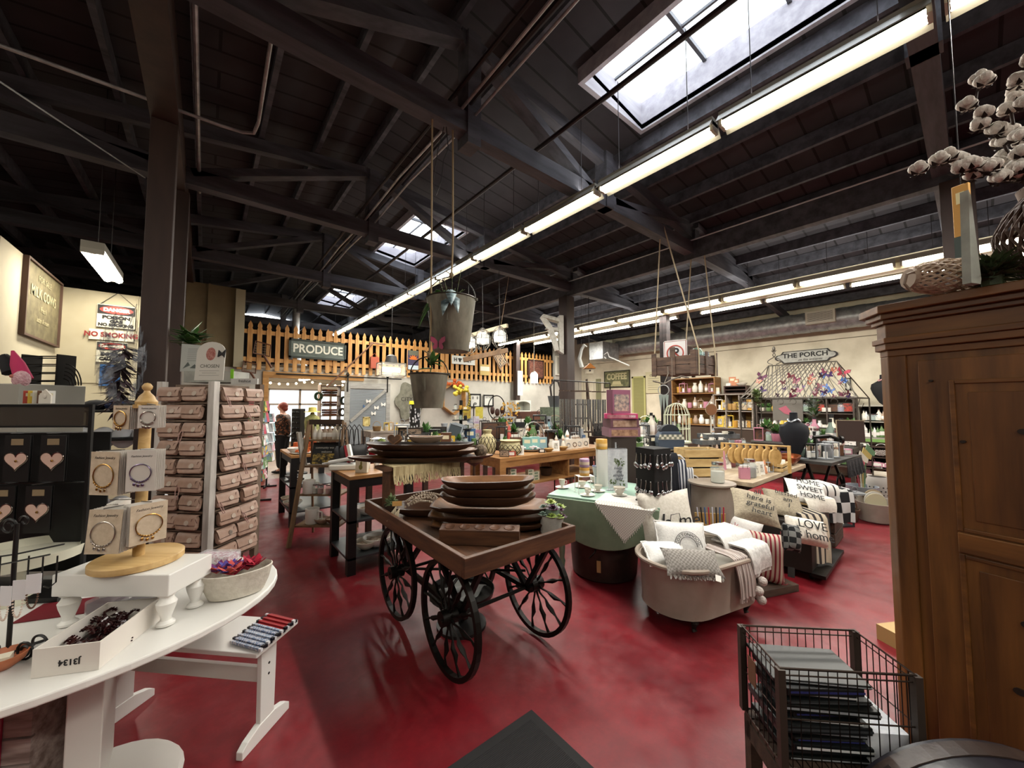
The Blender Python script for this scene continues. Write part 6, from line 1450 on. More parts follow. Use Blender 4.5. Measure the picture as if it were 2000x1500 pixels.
def wallsign(name,label,cat,px0,py0,px1,py1,y,m,frame=None,txt=None,tm=None,rz=0,th=.025,tsize=.6,sx=1.,bold=0.):
 """a flat sign on the plane Y=y spanning the given pixels"""
 a,b = P(px0,py1,y=y),P(px1,py0,y=y); w = b.x-a.x
 zc = (P((px0+px1)/2,py0,y=y).z+P((px0+px1)/2,py1,y=y).z)/2; h = P((px0+px1)/2,py0,y=y).z-P((px0+px1)/2,py1,y=y).z
 t = thing(name,label,cat,((a.x+b.x)/2,y,zc),0,rot=(0,rz,0))
 build('panel',G().box(-w/2,w/2,-th,0,-h/2,h/2),m,t)
 if frame: g = G(); k = .035*min(1,h/.4)+.008; g.box(-w/2,w/2,-th-.012,-th+.001,h/2-k,h/2).box(-w/2,w/2,-th-.012,-th+.001,-h/2,-h/2+k).box(-w/2,-w/2+k,-th-.012,-th+.001,-h/2,h/2).box(w/2-k,w/2,-th-.012,-th+.001,-h/2,h/2); build('frame',g,frame,t)
 if txt: text(txt,h*tsize,tm or TXT,t,(0,-th-.003,0),depth=.004,sx=sx,bold=bold)
 return t,w,h
wallsign('produce_sign','weathered grey board sign with white letters reading PRODUCE on the fence','sign',563,666,676,702,9.42,mat('grey_sign','#4d554e',.8,col2='#68706a',scale=(4,20,20)),pal('#3a3f3a',.8),'PRODUCE',pal('#d8d6c6',.8),sx=.86,tsize=.62,bold=.006)
t,w,h = wallsign('honey_sign','white sign reading HONEY with a bee for its O on the picket fence','sign',882,696,927,712,9.42,pal('#cfd2cc',.7),None,None)
text('H',h*.62,TXT,t,(-w*.36,-.03,0),bold=.004); text('NEY',h*.62,TXT,t,(w*.17,-.03,0),bold=.004); build('bee',G().ball((-w*.17,-.03,0),(.035,.006,.06),10,6).ball((-w*.17-.04,-.03,.03),(.03,.005,.02),8,5).ball((-w*.17+.04,-.03,.03),(.03,.005,.02),8,5),TXT,t,True)
t,w,h = wallsign('license_plate','stacked old plates with an orange sunburst hanging on the fence beside the pail','sign',796,685,817,722,9.42,pal('#3d3550',.6)); build('sunburst',G().prism([(0,h*.02)]+[(w*.5*cos(a)*k_,h*.02+w*.5*sin(a)*k_) for i in range(13) for a,k_ in ((pi*i/12,1 if i % 2 else .55),)],-.032,-.026,'y'),pal('#c96a22',.6),t); build('plate',G().box(-w*.48,w*.48,-.034,-.026,-h*.5,-h*.28),pal('#b8c6cc',.5),t); build('plate',G().box(-w*.45,w*.45,-.034,-.026,h*.25,h*.5),pal('#5f6152',.7),t)
for k,(px,py,s,lab) in enumerate(((512,681,.3,'pale wooden tennis racket press hanging askew on the fence start'),(487,717,.24,'second wooden tennis racket hanging low by the fence start'))):
 q = P(px,py,y=9.38); g = G(); h = s*.5
 g.tube([(-h,0,-h*.7),(h*.9,0,-h),(h,0,h*.6),(-h*.8,0,h)],.016,5,True).tube([(h*.2,0,-h*.9),(h*1.2,0,-h*2.6)],.022,6)
 g2 = G()
 for i in range(5): a = -h*.7+i*h*.35; g2.cyl((a,0,-h*.85),(a,0,h*.8),.003,n=4).cyl((-h*.85,0,a),(h*.9,0,a),.003,n=4)
 t = thing('tennis_racket',lab,'racket',q,group='rackets on the fence'); build('frame',g,mat('racket_wood','#5e3a26',.5),t,True); build('strings',g2,pal('#8d7860',.7),t)
q = P(705,700,y=9.38); one('garden_rake','old rake with a long handle leaning diagonally across the fence','rake',G().tube([(-.75,0,-.72),(.3,0,.42)],.018,6).box(.2,.6,-.01,.01,.38,.42),mat('rake_wood','#6b4a36',.7),q)
q = P(731,707,y=9.38); one('red_lantern','small red lantern hanging on the fence by the rake','lantern',G().box(-.1,.1,-.05,.02,-.16,.12).tube([(-.08,0,.12),(0,0,.22),(.08,0,.12)],.008,5),pal('#9c4a34',.6),q)
q = P(975,698,y=9.4)
t = thing('washboard','wooden washboard hung at an angle on the picket fence beside the lights','washboard',q,rot=(0,R(-35),0)); build('frame',G().box(-.2,-.16,-.03,0,-.42,.26).box(.16,.2,-.03,0,-.42,.26).box(-.16,.16,-.03,0,.16,.26).box(-.16,.16,-.03,0,-.3,-.26),LW,t)
g = G()
for i in range(5): g.box(-.13+.058*i,-.105+.058*i,-.02,-.01,-.26,.16)
build('ribs',g,pal('#a89a84',.6),t)
t,w,h = wallsign('basket_sign','yellow and white beehive-shaped sign hanging low on the picket fence','sign',937,712,955,733,9.42,pal('#b39a5a',.7)); build('white_band',G().box(-w*.5,w*.5,-.03,-.026,-h*.1,h*.3),pal('#d0ccbc',.7),t)
t,w,h = wallsign('fireplace_grate','dark rusty iron grate panel hanging on the fence near the corner','grate',1031,703,1061,739,9.42,mat('rust_grate','#3b2018',.8,col2='#6b4030',scale=(22,22,22),bump=.6),pal('#2a1610',.7))
# ---- things on the back wall
for k,(a,b,c,d,lab) in enumerate(((916,769,938,796,'framed white print of a cow face on the back wall'),(943,771,963,794,'framed white lettered print beside the cow print'))):
 t,w,h = wallsign('picture_frame',lab,'picture',a,b,c,d,9.48,pal('#c8c8c0',.6),pal('#15120f',.5))
 if k: text('DO THIS',h*.16,TXT,t,(0,-.03,h*.25))
 else: build('print',G().ball((-w*.2,-.026,h*.2),(w*.07,.002,h*.12),8,6).ball((w*.2,-.026,h*.2),(w*.07,.002,h*.12),8,6).ball((0,-.026,-h*.22),(w*.16,.002,h*.1),8,6),pal('#6b6b66',.7),t)
q = P(885,778,y=9.385)
t = thing('hexagon_shelf','hexagonal wooden wall shelf crowned with orange flowers','shelf',q)
hx = [(.4*sin(pi*i/3),.46*cos(pi*i/3)) for i in range(6)]
g = G()
for i in range(6): g.bar((hx[i][0],0,hx[i][1]),(hx[(i+1) % 6][0],0,hx[(i+1) % 6][1]),.02,.22,up=(0,1,0))
build('frame',g,PINE,t); build('back',G().prism(hx,.1,.11,'y'),pal('#9c9a94',.8),t)
random.seed(9); g = G()
for i in range(14): g.ball((uniform(-.35,.3),-.12,.42+uniform(-.05,.09)),uniform(.04,.07),8,6)
build('flowers',g,mat('orange_flower','#a8441a',.8,col2='#cf6a2a',scale=(14,14,14)),t,True)
g = G()
for i in range(24): a = uniform(-1.2,1.0); g.ball((.42*cos(a)+.06,-.12,.42*sin(a)),uniform(.025,.04),6,5)
build('berry_vine',g,mat('berry_vine','#6b5a24',.8,col2='#a89a3a',scale=(20,20,20)),t,True)
q = P(795,780,y=9.44)
t = thing('tin_sign','scalloped grey wooden sign half hidden behind the lower pail, reading CITY','sign',q+Vector((.1,0,-.05)))
build('board',G().prism([((.5+.06*cos(6*a))*cos(a)*.8,(.5+.06*cos(6*a))*sin(a)) for a in [2*pi*i/48 for i in range(48)]],-.03,0,'y'),mat('tin_grey','#5f5d50',.8,col2='#7a786a',scale=(9,9,9)),t); text('CITY',.15,pal('#2c2a24',.8),t,(-.12,-.033,.05)); 
q = P(430,742,y=9.3)
# ---- console by the louvred door
con = table('console_table','grey console table with galvanised front under the louvred door',2.75,4.1,8.1,8.75,1.02,GREYW,GREYW,.05,.08,(.45,))
row('on the grey console below the louvred door',(2.85,8.25,1.021),(3.5,8.25,1.021),[('basket',HON,1.5),('box',CRM,1.6),('jar',AMB,1.5),('card',YEL,1.4),('lantern',HON,1.4),('figurine',YEL,1.3),('bowl',WHT,1.6)],jit=.05)
q = P(677+70,790,y=8.5); t,w,h = wallsign('framed_sign','small square sunflower picture propped on the grey console','picture',708,814,722,832.5,8.6,mat('sunflower','#8f7a2a',.7,col2='#d0c48a',scale=(9,9,9)),pal('#b9a56a',.6))
t = thing('earring_spinner','black spinner tower with yellow top hung with white tags on the grey console','display rack',(3.83,8.3,1.021),FACE)
build('column',G().cyl((0,0,.0),(0,0,.58),.12,n=14),BLACK,t,True); build('yellow_top',G().cyl((0,0,.58),(0,0,.66),.14,.13,16),pal('#c9c02a',.5),t,True); build('knob',G().cyl((0,0,.66),(0,0,.74),.012,n=6),BLACK,t)
g = G(); random.seed(6)
for i in range(70): a = uniform(0,6.3); g.bx((.128*cos(a),.128*sin(a),uniform(.05,.55)),(.006,.025,.045),rz=a)
f = build('tag',g,pal('#b9b9bc',.4),t); f['kind'] = 'stuff'
# red popcorn jar and things between console and cart
t = thing('gumball_jar','shiny red stand mixer bowl with chrome top behind the kitchen cart','appliance',(1.75,4.9,.8)); build('body',G().ball((0,0,.16),(.16,.14,.16),14,10),pal('#7d0f18',.2),t,True); build('lid',G().lathe([(.1,.28),(.12,.3),(.1,.36),(0,.38)],n=16),SILV,t,True)
st1 = table('side_table','small dark table behind the kitchen cart carrying the red mixer',1.55,2.35,4.65,5.2,.8,DKT,DKT)
row('on the small dark table behind the kitchen cart',(1.95,4.8,.801),(2.3,5.1,.801),[('plant',GRY,1.6),('vase',CRM,1.5),('plant',BRN,1.5)])
# ---- long oak table with soaps on the shelf
lt = table('display_table','long oak display table with square posts and an open shelf below',2.98,5.3,3.9,4.6,.9,OAK,OAK,.05,.1,(.52,),shm=OAK)
build('divider',G().box(.15,.18,-.33,.3,.52,.85),OAK,lt)
SOAP = None
for c in range(4):
 for z_ in range([5,2,4,3][c]):
  p = (3.28+.11*c+(.1 if c > 1 else 0),4.02,.521+.041*z_); lab = 'cream and green soap box on the open shelf, stack %s, layer %s' % (ORD[c],ORD[z_])
  if SOAP is None:
   SOAP = thing('soap_box',lab,'soap',p,.1,'soap boxes on the open shelf'); build('box',G().box(-.05,.05,-.035,.035,0,.038),pal('#c2bda6',.6),SOAP,bev=.002); build('label',G().box(-.04,.02,-.0362,-.0352,.008,.03),pal('#5f6f58',.6),SOAP)
  else: dup(SOAP,p,.1*sin(c+z_),lab)
for c in range(2): good('basket',BRN,'dark wicker basket on the open shelf, %s the divider' % ('before','past')[c],(4.1+.35*c,4.2,.521),0,1.6,'baskets on the open shelf')
q = P(1045,882,z=.9)
t = thing('shell_plate','black-rimmed white plate of wrapped sweets at the edge of the long oak table','plate',(q.x,q.y+.1,.901)); build('plate',G().lathe([(.09,0),(.16,.02),(.17,.035),(.165,.037),(.14,.022),(0,.01)],n=26),pal('#cfcac2',.3),t,True); build('rim',G().tube([(.168*cos(a),.168*sin(a),.036) for a in [.2094*i for i in range(30)]],.004,4,True),TXT,t,True)
random.seed(15); g = G()
for i in range(26): a = uniform(0,6.3); r_ = uniform(0,.12); g.ball((r_*cos(a),r_*sin(a),.035+uniform(0,.03)),(.028,.02,.014),7,5)
f = build('sweets',g,mat('sweets','#b9a4a4',.5,col2='#e0dcdc',scale=(26,26,26)),t,True); f['kind'] = 'stuff'
# baskets with net pattern
def net_basket(label,loc,r,h,neck):
 t = thing('net_basket',label,'basket',loc,0,'cream net-patterned baskets')
 pr = [(r*.75,0),(r,h*.3),(r*.95,h*.6),(r*neck,h*.85),(r*(neck+.12),h),(r*neck*.95,h*.98),(0,h*.7)]
 build('body',G().lathe(pr,n=24),mat('cream_basket','#a89c74',.85,col2='#c2b78e',scale=(30,30,90),bump=.3),t,True)
 g = G()
 for i in range(14):
  for s in (1,-1): g.tube([((pr[k][0]*(1-f)+pr[k+1][0]*f+.003)*cos(2*pi*i/14+s*(k+f)*.35),(pr[k][0]*(1-f)+pr[k+1][0]*f+.003)*sin(2*pi*i/14+s*(k+f)*.35),pr[k][1]*(1-f)+pr[k+1][1]*f) for k in range(3) for f in (0,.5)],.0035,4)
 build('net_pattern',g,pal('#2c241c',.8),t)
net_basket('tall cream basket with narrow neck and dark net pattern on the oak table end',(3.12,4.38,.901),.13,.34,.4); net_basket('wide cream basket with dark net pattern beside the sweets plate',(3.33,4.12,.901),.16,.2,.8)
row('along the aisle edge of the long oak table',(3.05,4.0,.901),(4.9,4.02,.901),[('sign',TAN_,.9),('box',RED,1.2),('card',WHT),None,None,('box',BLK),('bowl',HON,1.0),('card',WHT,1.2),('bowl',HON,1.1),('tag',GRY,1.7),('tag',BRN,1.7),('tag',GRY,1.7),('tag',BLK,1.7)],jit=.01,end='from the basket end')
row('in the second line of the long oak table',(3.7,4.25,.901),(5.1,4.25,.901),[('book',TRQ,1.3),('book',TRQ,1.3),('book',PBL,1.2),('vase',CRM,1.2),('figurine',CRM,1.5),('figurine',CRM,1.5),('mug',WHT,1.5),('bag',TAN_,1.4),('vase',BLU,1.4)],end='from the basket end')
row('at the rear of the long oak table',(3.4,4.48,.901),(5.2,4.48,.901),[('plant',CRM,1.6),('bag',BRN,1.8),('plant',BRN,2.),('bottle',BRN,1.5),('bag',BRN,2.2),('lantern',BLK,1.8),('bottle',PBL,1.6),('lantern',GRY,1.6)],end='from the basket end')
# keychain cards with tassels
t = thing('tassel_display','white wire arch display hung with wooden-bead tassels behind the turquoise books','display rack',(4.05,4.42,.901),FACE)
for k in range(4): build('wire_arch',G().tube([(.17*cos(a),.04*k,.14+.28*sin(a)) for a in [pi*i/14 for i in range(15)]],.006,5),pal('#8d8a88',.4),t,True)
g = G(); random.seed(18)
for i in range(60): x = uniform(-.17,.17); z = uniform(.12,.24); g.ball((x,-.03,z),.01,6,4)
f = build('beads',g,mat('mixed_beads','#7d5048',.6,col2='#c9b8ac',scale=(50,50,50)),t,True); f['kind'] = 'stuff'
g = G()
for i in range(9): x = -.16+.04*i; g.lathe([(.006,.13),(.014,.1),(.022,.05),(.018,.045)],(x,-.03,0),8)
build('tassels',g,pal('#a8784a',.9),t,True)
# ---- second rank of tables in the middle of the shop
t2 = table('display_table','dark display table behind the dough bowls crowded with gift signs',2.5,4.6,5.7,6.5,.86,DKT,DKT)
row('on the dark table behind the dough bowls, front rank',(2.55,5.8,.861),(4.5,5.8,.861),[('sign',YEL,1.8),('bag',PBL,1.5),('sign',TRQ,1.6),('figurine',CRM,1.6),('book',BRN,1.6),('card',YEL,1.5),('plant',GRY,1.6),('jar',SGE,1.4),('candle',GRN,1.4),('box',BLK,1.5),('bowl',WHT,1.4),('jar',WHT,1.2),('plant',CRM,1.3)],jit=.04)
row('on the dark table behind the dough bowls, rear rank',(2.55,6.2,.861),(4.5,6.2,.861),[('bottle',BLK,1.6),('sign',GRY,2.2),('lantern',BLK,1.8),('book',BLK,1.8),('plant',TAN_,1.8),('sign',WHT,1.7),('box',RED,1.8),('lantern',BLK,1.9),('vase',CRM,1.8),('bottle',BRN,1.5)],jit=.04)
# leaning chalk frames
q = (3.45,6.0,.861)
for k in range(3): 
 t = thing('slate_frame','grey-edged slate board leaning on the dark table, ' + ['foremost','middle','rearmost'][k]+' of three','framed sign',(q[0]+.09*k,q[1]+.07*k,.861),0,'slate boards on the dark table',rot=(R(-12),R(14),FACE-R(20)))
 build('board',G().box(-.13,.13,0,.01,0,.38),pal('#3b4348',.6),t); build('edge',G().box(-.14,-.12,-.006,.014,0,.39).box(.12,.14,-.006,.014,0,.39).box(-.12,.12,-.006,.014,.375,.39),pal('#8d9398',.6),t)
# black tiered tower with yellow flowers
def tiers_black(x,y,label,cols,seed,top='flowers',w=.3):
 t = thing('tiered_display',label,'display rack',(x,y,.861),FACE)
 for k in range(4): build('shelf',G().box(-w/2,w/2,-.12,.12,.02+.2*k,.035+.2*k),BLACK,t)
 build('back_post',G().box(-.03,.03,.0,.04,0,.82),BLACK,t)
 M = Matrix.Translation((x,y,.861)) @ Matrix.Rotation(FACE,4,'Z')
 rnd = random.Random(seed)
 for k in range(4):
  for j in range(3):
   kd = rnd.choice(['box','jar','candle','sign']); c = rnd.choice(cols); p = M @ Vector((-w*.33+w*.33*j,-.06,.036+.2*k))
   good(kd,c,'%s %s on the %s tier of the yellow-bloom tower, %s across' % (NAMES[c],{'sign': 'framed sign','box': 'gift box'}.get(kd,kd),ORD[k],ORD[j]),p,FACE,1.0,'wares on the black towers')
 return t,M
tk_,M = tiers_black(3.95,6.45,'black four-tier display tower topped with yellow blooms in the shop middle',[CRM,AMB,BLK,BRN,GRN,YEL],4)
g = G(); random.seed(4)
for i in range(16): g.ball((uniform(-.14,.14),uniform(-.08,.08),.9+uniform(0,.2)),uniform(.03,.045),8,6)
build('yellow_blooms',g,mat('yellow_bloom','#b59a1c',.8,col2='#d8c450',scale=(20,20,20)),tk_,True)
for k in range(2):
 q = P(917+19*k if k else 912,806,y=6.6)
 one('info_card','bright yellow notice card on the black stand, ' + ('smooth one' if k else 'one with the faded photo'),'sign',G().box(-.08,.08,-.002,.002,-.12,.12),mat('yellow_notice' if k else 'yellow_photo','#c2b03a',.6,col2='#d6c95c' if k else '#8f6a3a',scale=(16,16,16)),q,FACE,group='yellow notices on the black stand')
q = P(925,840,y=6.6)
t = thing('card_stand','black wire stand of photo cards below the yellow notices','card rack',(q.x,q.y,.861),FACE)
build('pole',G().cyl((0,0,0),(0,0,.75),.012,n=6),BLACK,t)
for k,c in enumerate(('#3f5f86','#a88aa8','#8c8f92','#b5903a')): build('photo_card',G().bx((-.07+.13*(k % 2),-.03,.42-.17*(k//2)),(.12,.006,.15)),mat('photo_'+c[1:],c,.5,col2='#d0d0d4',scale=(12,12,12)),t)
# white shelf units near the far wall
def white_shelf(label,px0,px1,pyt,pyb,y,arch=False):
 a,b = P(px0,pyb,y=y),P(px1,pyt,y=y); w = b.x-a.x; h = b.z-a.z
 t = thing('white_cubby',label,'shelf',((a.x+b.x)/2,y,a.z))
 m = pal('#c6c6bc',.5); build('carcass',G().box(-w/2,w/2,0,.3,0,.03).box(-w/2,w/2,0,.3,h-.03,h).box(-w/2,-w/2+.03,0,.3,.03,h-.03).box(w/2-.03,w/2,0,.3,.03,h-.03),m,t); build('back',G().box(-w/2,w/2,.3,.31,0,h),pal('#a9ab9e',.7),t)
 if arch: build('arched_valance',G().prism([(-w/2+.03,h-.03)]+[(-(w/2-.03)*cos(x_),h*.6+h*.3*sin(x_)) for x_ in [pi*i/12 for i in range(13)]]+[(w/2-.03,h-.03)],0,.015,'y'),m,t)
 return t,a,w,h
white_shelf('small white arched cubby on a brown cabinet by the far wall',1007,1037,782,804,8.6,True)
ws_,a,w,h = white_shelf('low white shelf unit in front of the floral display',955,995,821,858,7.85)
one('white_plinth','plain white base under the low white shelf unit','plinth',G().box(a.x,a.x+w,7.85,8.15,0,a.z-.002),pal('#b9b9b0',.6))
row('on top of the low white shelf unit',(a.x+.05,7.95,a.z+h+.001),(a.x+w-.05,7.95,a.z+h+.001),[('candle',WHT,1.6),('box',BLK,1.8),('lantern',BRN,1.8)])
t = thing('brown_cabinet','reddish brown cabinet near the corner carrying the arched white cubby','cabinet',(8.1,8.75,0)); build('carcass',G().box(-.9,.9,-.3,.3,0,P(1020,804,y=8.6).z-.002),pal('#4a2c20',.6),t); build('door',G().box(-.85,-.02,-.315,-.3,.08,1.2),pal('#553425',.6),t); build('door',G().box(.02,.85,-.315,-.3,.08,1.2),pal('#553425',.6),t)
t3 = table('display_table','dark display table along the aisle to the far corner',5.1,6.9,6.9,7.6,.88,DKT,DKT)
row('on the dark far-corner table, front rank',(5.15,7.0,.881),(6.85,7.0,.881),[('plant',GRN,2.2),('bowl',WHT,1.6),('figurine',ORG,2.4),('vase',BLU,1.6),('figurine',RED,2.4),('plant',YEL,1.8),('basket',TAN_,1.8),('bag',BRN,2.),('lantern',GRY,2.),('bottle',PBL,2.)],jit=.05)
row('on the dark far-corner table, rear rank',(5.15,7.45,.881),(6.85,7.45,.881),[('lantern',BLK,2.6),('sign',BRN,2.6),('lantern',BRN,2.8),('plant',TAN_,2.6),('sign',WHT,2.4),('figurine',YEL,3.),('vase',CRM,2.6),('bag',GRY,2.6),('plant',SGE,2.6)],jit=.05)
t = thing('wagon_wheel_rack','round dark metal hoop rack hung with brown purses before the back wall','display rack',(P(970,800,y=7.6).x,7.6,1.1))
build('hoop',G().tube([(.26*cos(a),0,.42+.3*sin(a)) for a in [.2618*i for i in range(24)]],.014,6,True),IRON,t,True); build('purses',G().ball((-.15,-.03,.35),(.07,.04,.1),8,6).ball((.0,-.03,.3),(.08,.04,.1),8,6).ball((.15,-.03,.36),(.07,.04,.1),8,6),pal('#3c2016',.6),t,True); build('foot',G().cyl((0,0,-.22),(0,0,.13),.02,n=6).lathe([(.15,-.22),(.02,-.19)],n=14),IRON,t)
g = G(); random.seed(2)
for i in range(90): g.ball((uniform(-.25,.3),uniform(-.1,.1),uniform(-.1,.5)),uniform(.012,.03),6,4)
t = thing('dried_flowers','spray of orange and yellow dried flowers beside the brown post','flower arrangement',(P(990,815,y=7.6).x,7.5,1.15)); f = build('blooms',g,mat('dried_mix','#a8722a',.9,col2='#d0a848',scale=(9,9,9)),t,True); f['kind'] = 'stuff'; build('vase',G().lathe([(.06,-.27),(.09,-.2),(.05,-.05),(.07,0)],n=14),pal('#8c8f92',.5),t,True)
# grey galvanised buckets stacked high by the post
t = thing('milk_can_stack','galvanised bucket holding an old pulley, high on a shelf by the post','bucket',(P(1085,760,y=7.2).x,7.2,P(1085,795,y=7.2).z)); build('bucket',G().lathe([(.16,0),(.22,.3),(.2,.3),(0,.05)],n=20),pal('#6c7176',.4,.7),t,True); build('pulley_hook',G().tube([(-.16,0,.3),(-.2,0,.55),(-.05,0,.72),(.1,0,.7),(.2,0,.5),(.15,0,.28)],.03,6),pal('#2e2624',.6),t,True)
one('crate_tower','tall weathered crate standing under the galvanised bucket','crate',G().box(-.3,.3,-.2,.3,0,P(1085,795,y=7.2).z-.003),mat('green_grey_crate','#56604f',.7,col2='#6f7a68',scale=(4,14,14)),(P(1085,760,y=7.2).x,7.2,0))
# ================================================================ HANGING THINGS
ZN = mat('old_zinc','#4c493f',.55,.3,col2='#7d796b',scale=(7,7,2.5),bump=.15)
ROPE = pal('#8d7b60',.9)
def bucket(name,label,px,pyt,pyb,wpx,y,ztop,label2=None,tilt=0.,back=0.):
 X,Y = A(px,y=y); d = X*sin(YAW)+Y*cos(YAW); r = wpx/2/FPX*d*.97
 zt = P(px,pyt,d=d).z; zb = P(px,pyb,d=d).z; h = zt-zb
 t = thing(name,label,'bucket',(X,Y,zb),0,rot=(0,0,FACE) if not tilt else (0,tilt,FACE))
 build('bucket',G().lathe([(r*.72,0),(r*.735,.01),(r*.78,h*.2),(r*.79,h*.21),(r*.995,h-.012),(r*1.01,h),(r*.98,h),(r*.76,h*.2),(r*.7,.02),(0,.02)],n=34),ZN,t,True)
 build('rolled_rim',G().tube([(r*cos(a),r*sin(a),h) for a in [2*pi*i/32 for i in range(32)]],.007,6,True),pal('#3c3830',.5,.6),t,True)
 build('seam',G().box(-.006,.006,-r*.97,-r*.92,h*.5,h),ZN,t)
 for s in (-1,1): build('ear',G().lathe([(.02,-.01),(.02,.01)],(s*r*1.0,0,h),8),pal('#3c3830',.5,.6),t)
 hb_ = r*.95
 build('bail_handle',G().tube([(r*cos(a),0,h+hb_*sin(a)) for a in [pi*i/18 for i in range(19)]],.005,6),pal('#2a2622',.5,.5),t,True)
 build('hanging_rope',G().tube([(0,0,h+hb_),(.01,0,h+hb_+.3),(back*sin(YAW),-back*cos(YAW),ztop-zb)],.009,6),ROPE,t,True)
 build('rope_knot',G().ball((0,0,h+hb_+.015),(.022,.022,.03),8,6).tube([(0,0,h+hb_+.02),(-.05,0,h+hb_+.05)],.006,5),ROPE,t,True)
 return t,X,Y,zb,h,r
tb1,X,Y,zb,h,r = bucket('hanging_bucket','large galvanised bucket hung on a rope from the truss, leafy plants inside',880,585,687,99,2.86,4.06)
def leafblade(g,o,d,L,w,droop=.3):
 o = Vector(o); d = Vector(d).normalized(); s = d.cross(Vector((0,0,1))).normalized() if abs(d.z) < .98 else Vector((1,0,0)); n = s.cross(d)
 pr = [(0,.1),(.2,.8),(.45,1),(.75,.6),(1,0)]; v = []
 for t_,k in pr:
  c = o+d*L*t_-Vector((0,0,1))*droop*L*t_*t_; v += [c-s*w*k,c+n*w*.25*(1 if k else 0),c+s*w*k]
 return g.add(v,[(3*i+a,3*i+a+1,3*i+a+4,3*i+a+3) for i in range(4) for a in (0,1)])
ivy = thing('trailing_plant','variegated leafy plant spilling over the rim of the large hanging bucket','plant',(X,Y,zb+h-.06),FACE)
g = G(); random.seed(14)
for (dx,dy,dz,L,dr) in ((-.6,-.4,.3,.14,1.2),(-.8,-.3,-.1,.17,1.3),(-.5,-.5,.9,.12,.5),(-.2,-.4,1.,.13,.4),(-.9,0,.2,.15,1.1),(.3,.1,1.,.12,.3),(-.3,.2,1.2,.13,.3),(-.7,-.5,-.4,.2,1.)): leafblade(g,(-.09+.02*dx,-.03,.06),(dx,dy,dz),L,.038,dr)
build('leaf',g,GREENL,ivy,True,solid=.002)
g = G()
for (ox,dx,dy,dz) in ((.0,-.1,-.5,-.5),(.03,.3,-.6,-.5),(.02,.1,-.6,-.2)): leafblade(g,(ox,-.13,.1),(dx,dy,dz),.19,.045,.6)
build('pale_leaf',g,mat('variegated','#2a3f48',.5,col2='#9fb4b8',scale=(9,9,22)),ivy,True,solid=.002)
g = G()
for i in range(9): a = i*.7; g.tube([(0,0,0),(.07*cos(a),.05*sin(a),.12),(.12*cos(a),.09*sin(a),.15+.02*i)],.003,4)
build('stem',g,pal('#4a5632',.7),ivy)
def butterfly(label,loc,s,c1,c2='#1c1214',rot=(0,0,0),group=None):
 t = thing('metal_butterfly',label,'butterfly',loc,group=group,rot=rot); t.scale = (s,)*3
 o_ = [(0,.01),(.03,.05),(.06,.06),(.062,.02),(.03,-.002),(.045,-.03),(.035,-.05),(.012,-.04),(0,-.01)]
 for k in (1,-1):
  build('wing',G().add([(k*x,-abs(x)*.25,z) for x,z in o_],[tuple(range(len(o_)))]),pal(c1,.5),t,solid=.002)
  build('wing_edge',G().tube([(k*x,-abs(x)*.25,z) for x,z in o_[1:4]],.003,4),pal(c2,.5),t)
 build('body',G().ball((0,-.002,0),(.005,.005,.035),8,6),pal(c2,.5),t,True)
 return t
q = P(856,671,y=2.72); butterfly('crimson butterfly ornament clipped low on the large hanging bucket',P(856,671,d=3.06),1.0,'#8a2a4a',rot=(0,0,FACE))
tb2,X2,Y2,zb2,h2,r2 = bucket('hanging_bucket','smaller rusty pail tilted on its rope below the large bucket',838,731,797,76,2.86,4.06,)
l2 = thing('trailing_plant','young plant with long pale-green leaves growing from the lower pail','plant',(tb2.location.x,tb2.location.y,zb2+h2-.05),FACE)
g = G()
for (dx,dz,L) in ((.5,.8,.14),(-.4,.7,.12),(.9,.2,.12),(-.9,.1,.12),(.1,1.,.16),(.7,-.1,.1)): leafblade(g,(.03,-.02,.12+.03*dx),(dx,-.3,dz),L,.025,.2)
g.tube([(0,0,0),(.02,0,.12),(.04,0,.2)],.004,5); build('leaf',g,GREENL,l2,True,solid=.002)
one('bead_chain','black beaded chain coil dangling from the truss beside the bucket ropes','chain',G().tube([(0,0,0),(-.05,0,-.2),(-.09,.0,-.5),(-.06,0,-.62),(-.02,.0,-.5),(0,0,-.3),(.04,0,-.2),(.02,0,0)],.004,5),TXT,(A(862,y=2.86)[0],2.86,4.05),FACE)
# planter crate with rope loops
X,Y = A(1338,y=2.86); dC = X*sin(YAW)+Y*cos(YAW); zc = P(1338,735,d=dC).z
pc_ = thing('hanging_crate','rustic wooden crate hung on four ropes holding signs and glass','hanging crate',(X,Y,zc),FACE+R(38))
CW = mat('rustic_crate','#3b2c24',.75,col2='#5c473a',scale=(4,4,22),bump=.2); w = .33
hh = .3
for (a,b,c,d) in ((-w,w,-w,-w+.02),(-w,w,w-.02,w),(-w,-w+.02,-w+.02,w-.02),(w-.02,w,-w+.02,w-.02)):
 for k in range(2): build('side_board',G().box(a,b,c,d,.02+k*.14,.02+k*.14+.13),CW,pc_,bev=.003)
build('floor_board',G().box(-w+.02,w-.02,-w+.02,w-.02,0.02,.04),CW,pc_)
for x in (-w-.012,-.03,w-.05):
 build('upright_slat',G().box(x,x+.07,-w-.018,-w,-.0,hh+.06),CW,pc_,bev=.003)
 build('upright_slat',G().box(-w-.018,-w,x,x+.08,-.0,hh+(.13 if x == -.03 else .06)),CW,pc_,bev=.003)
for y in (-w+.02,.0,w-.08): build('upright_slat',G().box(w,w+.018,y,y+.06,0,hh+.03),CW,pc_,bev=.003)
RT = Matrix.Translation((X,Y,zc)) @ Matrix.Rotation(FACE+R(38),4,'Z')
